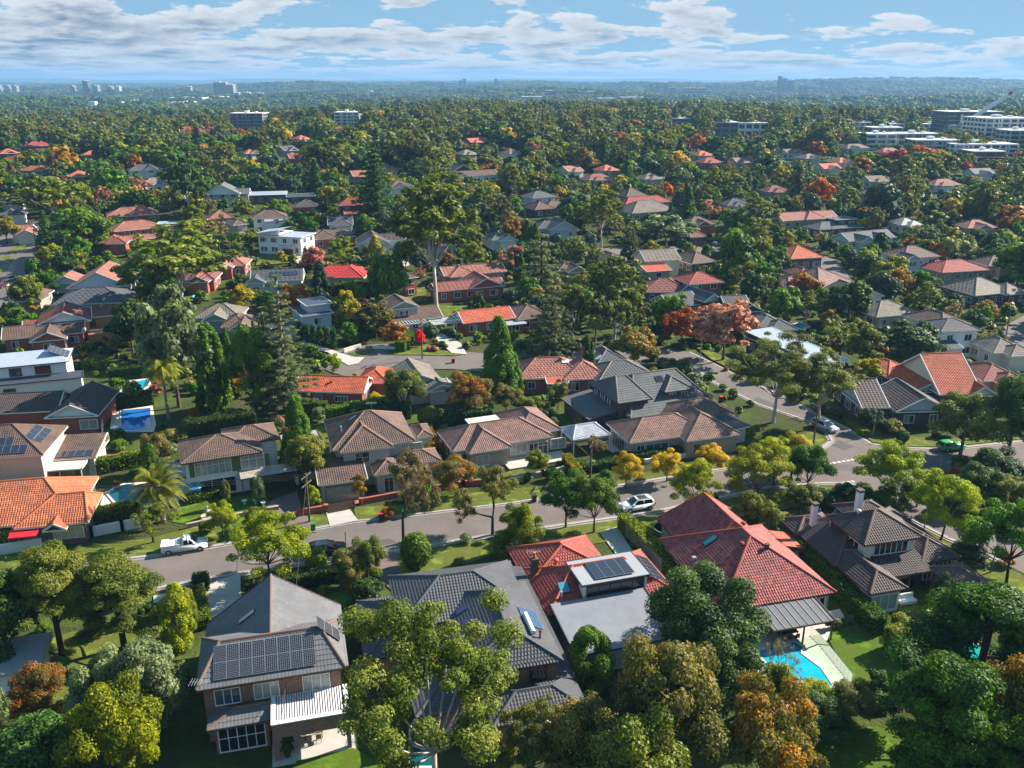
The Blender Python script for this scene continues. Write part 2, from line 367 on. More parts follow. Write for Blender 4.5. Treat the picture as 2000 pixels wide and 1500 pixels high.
class Blk: pass
def roof_block(spec):
    u0, v0, Wd, D, h, typ, pit = spec[:7]; opt = spec[7] if len(spec) > 7 else {}
    b = Blk(); b.u0, b.v0, b.W, b.D, b.h, b.typ, b.opt = u0, v0, Wd, D, h, typ, opt
    tp = math.tan(R(pit)); V = Vector
    A, B, Cc, E = V((u0, v0, h)), V((u0 + Wd, v0, h)), V((u0 + Wd, v0 + D, h)), V((u0, v0 + D, h))
    b.faces = {}; b.gables = []; b.ridges = []
    if typ == 'hip':
        if opt.get('dir', 'u' if Wd >= D else 'v') == 'u':
            zr = h + D / 2 * tp; e = opt.get('off', D / 2); e2 = opt.get('off2', e)
            r1, r2 = V((u0 + e, v0 + D / 2, zr)), V((u0 + Wd - e2, v0 + D / 2, zr))
            b.faces = dict(f=[A, B, r2, r1], r=[B, Cc, r2], b=[Cc, E, r1, r2], l=[E, A, r1])
            b.ridges = [(r1, r2), (A, r1), (E, r1), (B, r2), (Cc, r2)]
        else:
            zr = h + Wd / 2 * tp; e = opt.get('off', Wd / 2); e2 = opt.get('off2', e)
            r1, r2 = V((u0 + Wd / 2, v0 + e, zr)), V((u0 + Wd / 2, v0 + D - e2, zr))
            b.faces = dict(f=[A, B, r1], r=[B, Cc, r2, r1], b=[Cc, E, r2], l=[E, A, r1, r2])
            b.ridges = [(r1, r2), (A, r1), (B, r1), (Cc, r2), (E, r2)]
    elif typ == 'gu':
        zr = h + D / 2 * tp; r1, r2 = V((u0, v0 + D / 2, zr)), V((u0 + Wd, v0 + D / 2, zr))
        b.faces = dict(f=[A, B, r2, r1], b=[Cc, E, r1, r2]); b.ridges = [(r1, r2)]; b.gables = [(E, A, r1, 'l'), (B, Cc, r2, 'r')]
    elif typ == 'gv':
        zr = h + Wd / 2 * tp; r1, r2 = V((u0 + Wd / 2, v0, zr)), V((u0 + Wd / 2, v0 + D, zr))
        b.faces = dict(r=[B, Cc, r2, r1], l=[E, A, r1, r2]); b.ridges = [(r1, r2)]; b.gables = [(A, B, r1, 'f'), (Cc, E, r2, 'b')]
    elif typ == 'flat':
        b.faces = dict(f=[A, B, Cc, E])
    elif typ == 'sk':                      # single slope, low edge at the front
        z = V((0, 0, D * tp)); b.faces = dict(f=[A, B, Cc + z, E + z]); b.gables = [(E, A, E + z, 'l'), (B, Cc, Cc + z, 'r')]
    elif typ == 'skr':                     # single slope, low edge on the far u side
        z = V((0, 0, Wd * tp)); b.faces = dict(r=[B, Cc, E + z, A + z]); b.gables = [(A, B, A + z, 'f')]
    elif typ == 'skl':
        z = V((0, 0, Wd * tp)); b.faces = dict(l=[E, A, B + z, Cc + z]); b.gables = [(A, B, B + z, 'f')]
    return b
def frame_of(poly):
    O = poly[0]; a = (poly[1] - poly[0]).normalized(); n = (poly[1] - poly[0]).cross(poly[-1] - poly[0]).normalized()
    return O, a, n.cross(a), n
WIN_CACHE = {}
def window_mesh(w, h, n, fr, bar, transom):
    k = (round(w, 2), round(h, 2), n, fr.name, transom)
    if k in WIN_CACHE: return WIN_CACHE[k]
    mb = MB(); t = .07 if bar else .09; d0, d1 = -.10, .03
    mb.box(-t, d0, -t, w + t, d1, 0, bottom=True); mb.box(-t, d0, h, w + t, d1, h + t, bottom=True)
    mb.box(-t, d0, 0, 0, d1, h); mb.box(w, d0, 0, w + t, d1, h)
    for i in range(1, n): x = w * i / n; mb.box(x - .03, d0 + .02, 0, x + .03, d1, h)
    if transom: mb.box(0, d0 + .03, h * transom - .025, w, d1, h * transom + .025, bottom=True)
    fm = mb.mesh('window', [fr]); panes = []
    pm = MB(); pw = w / n; pm.poly([(.03, -.015, 0), (pw - .03, -.015, 0), (pw - .03, -.015, h), (.03, -.015, h)])
    pms = [pm.mesh('pane', [g]) for g in (PANE, CURT, PANEB)]
    fm['n'] = n
    WIN_CACHE[k] = (fm, pms, pw); return WIN_CACHE[k]
rnd = random.Random(5)
FACE_ROT = dict(f=0, r=math.pi / 2, b=math.pi, l=-math.pi / 2)
def face_point(b, f, s, z, ov, proud=.02):
    x0, x1, y0, y1 = b.u0 + ov, b.u0 + b.W - ov, b.v0 + ov, b.v0 + b.D - ov
    return {'f': (x0 + s, y0 - proud, z), 'r': (x1 + proud, y0 + s, z), 'b': (x1 - s, y1 + proud, z), 'l': (x0 - proud, y1 - s, z)}[f]
HOUSES = []
def house(label, ref, fl, blocks, wall, roof, ang=15, wins=(), tile=2, trim=TRIM, ov=.5, cap=None, gab=None, extra=None, cat='house', name='house', anchor='fl', z0=None, auto=0, fr=None, nopane=False):
    """fl: pixel of the front eave corner (the one at u=0) of block 0, blocks in metres along (u) and away from (v) the front"""
    h0 = blocks[0][4]; w = P(fl[0], fl[1], h0)
    if fr is not None:                      # second eave corner known: gives heading and, where the width is None, the width
        w2 = P(fr[0], fr[1], h0); ang = math.degrees(math.atan2(w2.y - w.y, w2.x - w.x)) if ang is None else ang
        if blocks[0][2] is None: blocks = [(*blocks[0][:2], (w2 - w).length, *blocks[0][3:])] + list(blocks[1:])
    bl = [roof_block((s[0] + .006 * i, s[1] + .009 * i, s[2], s[3], s[4] + .013 * i, *s[5:])) for i, s in enumerate(blocks)]
    g = w.z - h0 if z0 is None else z0
    rz = R(ang)
    base = Vector((w.x, w.y, 0))
    root = thing(name, label, cat, (base.x, base.y, g), rz)
    dist = math.hypot(base.x, base.y)
    wm = MB(); rm = MB(); gm = MB(); cm = MB()
    gab = gab or wall
    for b in bl:
        o = b.opt; bo = o.get('ov', ov); x0, x1, y0, y1 = b.u0 + bo, b.u0 + b.W - bo, b.v0 + bo, b.v0 + b.D - bo
        zb = o.get('zb', -.6)
        if not o.get('open'):
            if b.typ == 'sk': zt = [b.h, b.h, b.h + b.D * .0, b.h]
            wm.box(x0, y0, zb, x1, y1, b.h - .02, o.get('wi', 0))
        for (p, q, r, f) in b.gables:
            mid = (p + q) / 2; off = {'f': Vector((0, bo, 0)), 'b': Vector((0, -bo, 0)), 'l': Vector((bo, 0, 0)), 'r': Vector((-bo, 0, 0))}[f]
            dn = Vector((0, 0, -.03))
            wm.poly([p + off + dn, q + off + dn, r + off + dn], 1)
        for f, poly in b.faces.items():
            O, a, s, n = frame_of(poly)
            p2 = [((q - O).dot(a), (q - O).dot(s)) for q in poly]
            rm.poly([tuple(q) for q in poly], o.get('rm', 0), p2)
            if tile and o.get('rm', 0) == 0 and not o.get('sheet') and b.typ != 'flat':
                tile_face(rm, O, a, s, n, p2, 0, cu=.30 if tile == 2 else .6 if dist < 215 else 1.2, cv=.33 if tile == 2 else .5 if dist < 215 else .7, roll=(tile != 3))
        if tile and not o.get('sheet'):
            for p, q in b.ridges:
                if (p - q).length > .3: cm.tube([p + Vector((0, 0, .05)), q + Vector((0, 0, .05))], .13, 6)
        t = .16                                     # eaves: gutter board and soffit
        U0, U1, V0, V1 = b.u0, b.u0 + b.W, b.v0, b.v0 + b.D
        for (p, q) in (((U0, V0), (U1, V0)), ((U1, V0), (U1, V1)), ((U1, V1), (U0, V1)), ((U0, V1), (U0, V0))):
            d = Vector((q[0] - p[0], q[1] - p[1], 0)).normalized(); nn = Vector((d.y, -d.x, 0)) * .06
            gm.poly([(p[0] + nn.x, p[1] + nn.y, b.h - t), (q[0] + nn.x, q[1] + nn.y, b.h - t), (q[0] + nn.x, q[1] + nn.y, b.h + .02), (p[0] + nn.x, p[1] + nn.y, b.h + .02)])
            gm.poly([(p[0] + nn.x, p[1] + nn.y, b.h + .02), (q[0] + nn.x, q[1] + nn.y, b.h + .02), (q[0] - nn.x, q[1] - nn.y, b.h + .01), (p[0] - nn.x, p[1] - nn.y, b.h + .01)])
        gm.poly([(U0, V1, b.h - t), (U1, V1, b.h - t), (U1, V0, b.h - t), (U0, V0, b.h - t)])
        for (p, q, r, f) in b.gables:               # barge boards along gable edges
            for e in (p, q):
                if (r - e).length > .4: gm.bar(e + Vector((0, 0, -.02)), r + Vector((0, 0, -.02)), .10, .22)
        if o.get('open'):
            for (px_, py_) in o.get('posts', ()): gm.box(b.u0 + px_ - .07, b.v0 + py_ - .07, -.3, b.u0 + px_ + .07, b.v0 + py_ + .07, b.h - .1)
    if wm.v: wm.build('wall', [wall, gab], root)
    ro = rm.build('roof', [roof] + [x for x in (extra or {}).get('roofs', [])], root)
    gm.build('gutter', [trim], root)
    if cm.v: cm.build('ridge_cap', [cap or roof], ro)
    root_b = bl
    wl = list(wins)
    if auto:
        for b in bl[:auto if auto > 0 else 1]:
            if b.opt.get('open'): continue
            bo = b.opt.get('ov', ov)
            lv = [h for h in ((.9, 3.6) if b.h > 4.4 else (.9,))]
            for f, L in (('f', b.W - 2 * bo), ('r', b.D - 2 * bo)) + ((('l', b.D - 2 * bo),) if base.x > 20 else ()):
                N = max(1, int(L / 3.4))
                for i in range(N):
                    ww = rnd.choice((1.2, 1.6, 2.0)); sx = (i + .5) * L / N - ww / 2
                    if sx < .2: continue
                    for z in lv: wl.append((bl.index(b), f, sx, z, ww, 1.3, 2 if ww < 1.8 else 3))
    for wi in wl:
        bi, f, sx, z, ww, hh, n = wi[:7]; o = wi[7] if len(wi) > 7 else {}
        b = bl[bi]; fm, pms, pw = window_mesh(ww, hh, n, o.get('fr', trim), dist < 140, o.get('tr', 0))
        wo = link('door' if o.get('door') else 'window', fm, root, face_point(b, f, sx, z, b.opt.get('ov', ov)), FACE_ROT[f])
        if dist < 330 and not nopane:
            for i in range(n):
                pi = o.get('p', rnd.choice((0, 0, 0, 1, 2)))
                link('pane', pms[pi], wo, (pw * i, 0, 0))
        else: link('pane', pms[0], wo, (0, 0, 0)).scale = (n, 1, 1)
    # footprint for planting
    for b in bl:
        for i in range(int(b.W / 3) + 1):
            for j in range(int(b.D / 3) + 1):
                p = root.matrix_basis @ Vector((b.u0 + min(i * 3 + 1, b.W), b.v0 + min(j * 3 + 1, b.D), 0)); KEEP.append((p.x, p.y, 2.6))
    xs = []; zs = []; dm = 1e9
    for b in bl[:1] if not (extra or {}).get('clear') else bl:
        for f, poly in b.faces.items():
            for q in poly:
                for dz in (0, -b.h * .55):
                    X, Y, dd = proj(root.matrix_basis @ (q + Vector((0, 0, dz)))); xs.append(X); zs.append(Y); dm = min(dm, dd)
    CLEAR.append((min(xs) + 2, min(zs) + 2, max(xs) - 2, max(zs) - 1, dm))
    root.matrix_basis  # keep
    H = dict(root=root, bl=bl, ref=ref, x=base.x, y=base.y, roof=ro, cx=(root.matrix_basis @ Vector((bl[0].u0 + bl[0].W / 2, bl[0].v0 + bl[0].D / 2, 0))), ov=ov)
    HOUSES.append(H); return H
def on_roof(H, bi, face, a, s, data, name, lift=.08, parent=None, rot=0, upright=False):
    """stand or lay a part on a roof plane: a metres along the eave, s metres up the slope"""
    O, A, Sv, n = frame_of(H['bl'][bi].faces[face]); p = O + A * a + Sv * s + n * lift
    o = link(name, data, parent or H['root'])
    if upright: o.location = p
    else: o.matrix_basis = Matrix.Translation(p) @ Matrix((A, Sv, n)).transposed().to_4x4() @ Matrix.Rotation(rot, 4, 'Z')
    return o
def panel_mesh(w, h, mat):
    mb = MB(); mb.box(0, 0, 0, w, h, .04, 1); mb.poly([(.02, .02, .045), (w - .02, .02, .045), (w - .02, h - .02, .045), (.02, h - .02, .045)], 0, [(0, 0), (1, 0), (1, 1), (0, 1)])
    return mb.mesh('solar_panel', [mat, METAL])
def solar(H, bi, face, a0, s0, cols, rows, w, h, mat, gap=.03, lift=.14):
    me = panel_mesh(w, h, mat)
    for i in range(cols):
        for j in range(rows): on_roof(H, bi, face, a0 + i * (w + gap), s0 + j * (h + gap), me, 'solar_panel', lift)
SKYL = {}
def skylight(H, bi, face, a, s, w, h, gl, fr=TRIMD, rot=0):
    mb = MB(); mb.box(0, 0, 0, w, h, .14, 1); mb.poly([(.06, .06, .145), (w - .06, .06, .145), (w - .06, h - .06, .145), (.06, h - .06, .145)], 0)
    return on_roof(H, bi, face, a, s, mb.mesh('skylight', [gl, fr]), 'skylight', .02)
def vent(H, bi, face, a, s, kind='pipe', mat=None):
    mb = MB()
    if kind == 'pipe': mb.tube([(0, 0, -.2), (0, 0, .75)], .09, 8); mb.tube([(0, 0, .75), (0, 0, .95)], .14, 8)
    elif kind == 'whirly': mb.lathe([(.16, -.2), (.16, .15), (.26, .22), (.32, .36), (.26, .5), (.1, .58), (0, .6)], 10)
    elif kind == 'box': mb.box(-.15, -.15, -.3, .15, .15, .35); mb.box(-.22, -.22, .35, .22, .22, .45, bottom=True)
    return on_roof(H, bi, face, a, s, mb.mesh('roof_vent', [mat or METAL], kind == 'whirly'), 'roof_vent', 0, H['roof'], upright=True)
def antenna(H, bi, face, a, s, hh=1.6):
    mb = MB(); mb.bar((0, 0, -.2), (0, 0, hh), .05); mb.bar((-.7, .2, hh), (.7, -.2, hh), .035)
    for i in range(7): x = -.66 + i * .22; L = .55 - .04 * i; mb.bar((x - L * .27, -x * .28 - L * .9 + .0, hh), (x + L * .27, -x * .28 + L * .9, hh), .028)
    return on_roof(H, bi, face, a, s, mb.mesh('antenna', [METAL]), 'antenna', 0, H['roof'], upright=True)
def chimney(H, u, v, z0, z1, w=.6, d=.6, wall=None, top=None, pot=False):
    mb = MB(); mb.box(u - w / 2, v - d / 2, z0, u + w / 2, v + d / 2, z1, 0); mb.box(u - w / 2 - .06, v - d / 2 - .06, z1, u + w / 2 + .06, v + d / 2 + .06, z1 + .28, 1, bottom=True)
    if pot: mb.lathe([(.17, z1 + .28), (.2, z1 + .45), (.13, z1 + .8), (.17, z1 + .85), (.17, z1 + .95)], 8, (u, v, 0), 2)
    return mb.build('chimney', [wall or WL['brick'], top or WL['brick'], M('pot_terracotta', (.5, .13, .05))], H['roof'])
# ------------------------------------------------------------------ setting: ground, roads, lawns, paving
def build_terrain():
    ys = np.concatenate([np.linspace(8, 180, 60), np.linspace(184, 420, 80), np.geomspace(425, 15200, 150)])
    cs = np.linspace(-1, 1, 141); cs = np.sign(cs) * np.abs(cs) ** 1.15
    X = cs[None, :] * (110 + .95 * ys[:, None]); Y = np.repeat(ys[:, None], len(cs), 1)
    Z = terrain(X, Y)
    co = np.stack([X, Y, Z], -1).reshape(-1, 3); nc = len(cs)
    q = []
    for i in range(len(ys) - 1):
        b = i * nc
        for j in range(nc - 1): q.append((b + j, b + j + 1, b + nc + j + 1, b + nc + j))
    me = bpy.data.meshes.new('ground'); me.from_pydata(co.tolist(), [], q); me.materials.append(GROUND)
    me.polygons.foreach_set('use_smooth', [True] * len(q))
    return tag(link('ground', me), 'suburban ground of gardens and bush running out to the horizon', kind='structure')
build_terrain()
def sheet(pix, mat, name, lift=.05, label=None, cuts=3, world=False, kind='structure', thick=0):
    pts = [(p if world else P(*p)) for p in pix]; NS[0] += 1; lift += .0012 * NS[0] - (.02 if name == 'patio' else 0)
    bm = bmesh.new(); vs = [bm.verts.new((p[0], p[1], 0)) for p in pts]; f = bm.faces.new(vs)
    if f.normal.z == 0: f.normal_update()
    if f.normal.z < 0: bmesh.ops.reverse_faces(bm, faces=[f])
    bmesh.ops.triangulate(bm, faces=bm.faces[:])
    if max(p[1] for p in pts) > 185:
        for _ in range(cuts): 
            L = [e for e in bm.edges if e.calc_length() > 7]
            if L: bmesh.ops.subdivide_edges(bm, edges=L, cuts=1); bmesh.ops.triangulate(bm, faces=bm.faces[:])
    for v in bm.verts: v.co.z = th(v.co.x, v.co.y) + lift
    bm.normal_update()
    me = bpy.data.meshes.new(name); bm.to_mesh(me); bm.free(); me.materials.append(mat)
    for e in ([] if name not in ('lawn', 'road', 'driveway', 'swimming_pool', 'verge', 'patio', 'pool') else [0]):
        poly = [(p[0], p[1]) for p in pts]; NOPLANT.append((min(p[0] for p in poly), max(p[0] for p in poly), min(p[1] for p in poly), max(p[1] for p in poly), poly))
    return tag(link(name, me), label, kind=kind)
NOPLANT = []; NS = [0]
def inside(x, y, poly):
    c = False; j = len(poly) - 1
    for i in range(len(poly)):
        if (poly[i][1] > y) != (poly[j][1] > y) and x < (poly[j][0] - poly[i][0]) * (y - poly[i][1]) / (poly[j][1] - poly[i][1]) + poly[i][0]: c = not c
        j = i
    return c
def blocked(x, y):
    for a, b, c, d, poly in NOPLANT:
        if a <= x <= b and c <= y <= d and inside(x, y, poly): return True
    return False
def kerb(pix, h=.13, w=.3, world=False):
    pts = [(p if world else P(*p)) for p in pix]; mb = MB()
    for a, b in zip(pts, pts[1:]):
        d = (Vector(b) - Vector(a)); n = max(1, int(d.length / 8))
        for i in range(n):
            p = Vector(a) + d * i / n; q = Vector(a) + d * (i + 1) / n
            p = Vector((p.x, p.y, th(p.x, p.y) + h / 2 - .03)); q = Vector((q.x, q.y, th(q.x, q.y) + h / 2 - .03)); mb.bar(p, q, w, h + .06)
    gm = MB()
    for a, b in zip(pts, pts[1:]): gm.bar((a[0], a[1], th(a[0], a[1]) + .035), (b[0], b[1], th(b[0], b[1]) + .035), 1.15, .03)
    tag(gm.build('gutter_strip', [M('gutter_concrete', (.25, .22, .20), .9, .18, 1.2)]), kind='structure')
    return tag(mb.build('kerb', [KERB]), kind='structure')
# main street, side street, far street, cul-de-sac
sheet([(-40, 1140), (130, 1106), (320, 1084), (560, 1044), (690, 1019), (890, 996), (1000, 983), (1215, 948), (1440, 912), (1560, 893), (1600, 880), (1625, 862), (1615, 845), (1585, 826), (1545, 812), (1480, 790), (1395, 748), (1345, 712), (1290, 694), (1270, 690), (1290, 676), (1345, 688),
       (1395, 712), (1450, 740), (1530, 775), (1600, 812), (1655, 838), (1700, 868), (1760, 876), (1850, 878), (2040, 858), (2040, 905), (1900, 912), (1830, 925), (1790, 945), (1800, 975), (1850, 1005), (1940, 1045), (2060, 1095), (2060, 1150), (1950, 1095), (1850, 1052), (1770, 1010), (1700, 962), (1660, 945),
       (1600, 945), (1500, 953), (1290, 998), (1180, 1015), (960, 1046), (780, 1076), (600, 1100), (440, 1126), (300, 1151), (150, 1172), (-60, 1205)], ASPH, 'road', .02, 'asphalt suburban street with a side street branching off')
kerb([(130, 1106), (320, 1084), (560, 1044), (690, 1019), (890, 996), (1000, 983), (1215, 948), (1440, 912), (1560, 893), (1600, 880), (1625, 862), (1615, 845), (1585, 826), (1545, 812), (1480, 790), (1395, 748), (1345, 712)])
kerb([(1345, 688), (1395, 712), (1450, 740), (1530, 775), (1600, 812), (1655, 838), (1700, 868), (1760, 876), (1850, 878), (2040, 858)])
kerb([(300, 1151), (440, 1126), (600, 1100), (780, 1076), (960, 1046), (1180, 1015), (1290, 998), (1500, 953), (1600, 945), (1660, 945), (1700, 962), (1770, 1010), (1850, 1052), (1950, 1095)])
cx = P(748, 704)
sheet([(cx.x + 12.5 * math.cos(a / 24 * 6.2832), cx.y + 11.5 * math.sin(a / 24 * 6.2832)) for a in range(24)], ASPH, 'road', .16, 'round asphalt turning circle at the end of the quiet street', world=True)
sheet([(770, 693), (880, 686), (960, 692), (1080, 700), (1150, 690), (1290, 676), (1300, 700), (1200, 712), (1080, 722), (960, 728), (880, 722), (780, 722)], ASPH, 'road', .14, 'quiet asphalt street leading to the turning circle')
sheet([(-60, 470), (60, 435), (112, 434), (105, 455), (85, 500), (60, 560), (30, 620), (-60, 640)], ASPH, 'road', .3, 'straight asphalt road striped by tree shadows beyond the terracotta roofs', cuts=4)
sheet([(1960, 640), (2030, 600), (2060, 640), (1990, 690), (1950, 700)], ASPH, 'road', .2, 'short stretch of asphalt road between gardens at the edge of view', cuts=4)
sheet([(1490, 500), (1560, 488), (1640, 510), (1660, 545), (1700, 610), (1640, 600), (1590, 540)], ASPH, 'road', .2, 'narrow asphalt lane between the garden walls of the middle distance', cuts=4)
sheet([(1100, 487), (1300, 480), (1500, 478), (1500, 492), (1300, 496), (1100, 503)], ASPH, 'road', .2, 'distant asphalt street crossing behind the hedges', cuts=4)
def dashes(p0, p1, n, w=.22):
    a, b = P(*p0), P(*p1); mb = MB(); d = (b - a); nn = Vector((-d.y, d.x, 0)).normalized() * w
    for i in range(n):
        p = a + d * (i / n); q = a + d * ((i + .6) / n); mb.poly([(p.x - nn.x, p.y - nn.y, .036), (q.x - nn.x, q.y - nn.y, .036), (q.x + nn.x, q.y + nn.y, .036), (p.x + nn.x, p.y + nn.y, .036)])
    return tag(mb.build('road_marking', [PAINT]), 'dashed white give way line across the street mouth', kind='structure')
dashes((1618, 906), (1698, 893), 9); dashes((1594, 948), (1672, 940), 9)
DARKA = M('asphalt_patch', (.092, .08, .076), .9, .15, .5); PALEA = M('asphalt_pale_patch', (.18, .155, .14), .9, .15, .5)
for nm_, pts_ in ((DARKA, [(700, 1062), (760, 1052), (775, 1060), (712, 1071)]), (DARKA, [(1090, 990), (1180, 977), (1190, 983), (1098, 997)]), (PALEA, [(480, 1095), (590, 1077), (600, 1084), (490, 1103)]), (DARKA, [(1640, 860), (1668, 872), (1650, 880), (1622, 868)]), (PALEA, [(1690, 905), (1790, 895), (1800, 905), (1700, 916)]), (DARKA, [(1480, 776), (1520, 792), (1510, 798), (1470, 781)]), (DARKA, [(200, 1138), (260, 1130), (268, 1137), (206, 1146)])): sheet(pts_, nm_, 'road_patch', .028, 'repaired patch of asphalt in the street')
# verges and lawns (photo pixels of their corners)
for nm, mt, lab, pts in [
    ('verge', VERGE, 'grass verge along the wall with the white pickup parked beside it', [(0, 1112), (130, 1102), (320, 1079), (560, 1040), (590, 1030), (560, 1000), (420, 1020), (300, 1050), (100, 1078), (0, 1085)]),
    ('verge', VERGE, 'small grass verge with a power pole', [(590, 1035), (640, 1024), (645, 1008), (596, 1003)]),
    ('verge', VERGE, 'grass verge with bins put out at the kerb', [(697, 1018), (890, 993), (1000, 981), (1060, 972), (1050, 950), (880, 968), (800, 985), (690, 992)]),
    ('verge', VERGE, 'grass verge under the yellow street trees', [(1200, 946), (1440, 909), (1555, 890), (1595, 878), (1610, 860), (1590, 840), (1560, 850), (1480, 880), (1330, 912), (1215, 930)]),
    ('verge', VERGE, 'grass verge across the street from the round bush', [(760, 1084), (960, 1054), (1090, 1034), (1080, 1075), (960, 1085), (860, 1120), (775, 1130)]),
    ('verge', VERGE, 'grass verge by the white parked car', [(1085, 1034), (1290, 1003), (1500, 958), (1590, 950), (1640, 952), (1630, 985), (1500, 1000), (1290, 1035), (1180, 1060), (1090, 1075)]),
    ('verge', VERGE, 'grass verge by the green parked car', [(1640, 815), (1662, 836), (1705, 864), (1762, 872), (1850, 873), (1990, 858), (1990, 838), (1850, 858), (1740, 850), (1680, 830)]),
    ('verge', VERGE, 'sunlit grass strip along the dark tiled house', [(1690, 965), (1765, 1013), (1845, 1058), (1950, 1102), (2040, 1145), (2040, 1180), (1960, 1150), (1850, 1090), (1740, 1020), (1680, 985)]),
    ('lawn', LAWN, 'bright mown lawn beside the blue pool', [(1613, 1240), (1655, 1180), (1700, 1195), (1860, 1330), (1665, 1340)]),
    ('lawn', VERGE, 'yellowing lawn behind the dark tiled wing', [(1745, 1180), (1790, 1140), (1880, 1180), (1890, 1250), (1800, 1255)]),
    ('lawn', LAWN, 'mown lawn under the dark pines', [(1560, 1490), (1580, 1440), (1700, 1420), (1900, 1450), (1900, 1540), (1560, 1560)]),
    ('lawn', VERGE, 'sunlit lawn beside the conifers', [(10, 1330), (30, 1270), (140, 1235), (260, 1225), (280, 1250), (200, 1320), (120, 1375), (20, 1390)]),
    ('lawn', LAWN, 'shaded lawn behind the charcoal gable roof', [(560, 1180), (690, 1150), (690, 1178), (650, 1195)]),
    ('lawn', LAWN, 'strip of lawn by the brick house patio', [(560, 1520), (580, 1487), (690, 1462), (760, 1500), (760, 1530)]),
    ('lawn', LAWN, 'front lawn with the stone fountain', [(335, 1020), (345, 985), (500, 965), (545, 1000), (560, 1010), (430, 1035)]),
    ('lawn', VERGE, 'narrow garden lawn behind the brown tiled house', [(600, 850), (640, 815), (650, 870)]),
    ('lawn', VERGE, 'small front lawn by the sandstone steps', [(960, 930), (1020, 915), (1035, 935), (975, 950)]),
    ('lawn', LAWN, 'back lawn enclosed by shrubs beside the slate roof', [(1085, 810), (1135, 795), (1150, 815), (1110, 835)]),
    ('lawn', VERGE, 'small yellow lawn behind the street trees', [(1130, 905), (1195, 890), (1215, 905), (1145, 915)]),
    ('lawn', VERGE, 'olive lawn by the backyard pool', [(165, 762), (222, 742), (228, 775), (196, 785)]),
    ('lawn', VERGE, 'front lawn of the turning circle', [(795, 655), (870, 690), (905, 694), (890, 697), (770, 695), (752, 688), (800, 680)]),
    ('lawn', VERGE, 'crescent of grass by the turning circle wall', [(680, 692), (720, 684), (735, 688), (700, 697)]),
    ('lawn', VERGE, 'lawn beside the orange tiled brick house', [(848, 600), (925, 598), (870, 640), (855, 625)]),
    ('lawn', VERGE, 'lawn behind the rust roofed brick house', [(775, 572), (830, 562), (835, 590), (780, 595)]),
    ('lawn', VERGE, 'garden lawn with the blue paddling pool', [(360, 580), (410, 572), (412, 588), (362, 590)]),
    ('lawn', VERGE, 'front lawn of the white modern house', [(505, 500), (560, 496), (570, 515), (500, 520)]),
    ('lawn', VERGE, 'lawn under the tall pale gum', [(1035, 565), (1100, 552), (1110, 590), (1030, 585)]),
    ('lawn', VERGE, 'corner lawn beside the side street', [(1345, 670), (1420, 700), (1480, 735), (1440, 730), (1390, 705)]),
    ('lawn', DRY, 'dry yellow vacant block with white sheds beyond', [(480, 352), (560, 346), (562, 336), (482, 338)]),
    ('lawn', LAWN, 'back garden lawn between the two street houses', [(1215, 1075), (1260, 1060), (1290, 1075), (1300, 1055), (1310, 1020), (1260, 1030)]),
    ('lawn', DRY, 'ochre lawn by the dark tiled house', [(1500, 1005), (1600, 990), (1625, 1000), (1560, 1025)]),
    ('lawn', VERGE, 'bright lawn strip beside the road bend', [(0, 540), (0, 500), (60, 470), (50, 490)]),
]:
    sheet(pts, mt, nm, .05 if pts[0][1] > 700 else .25, lab, cuts=4)
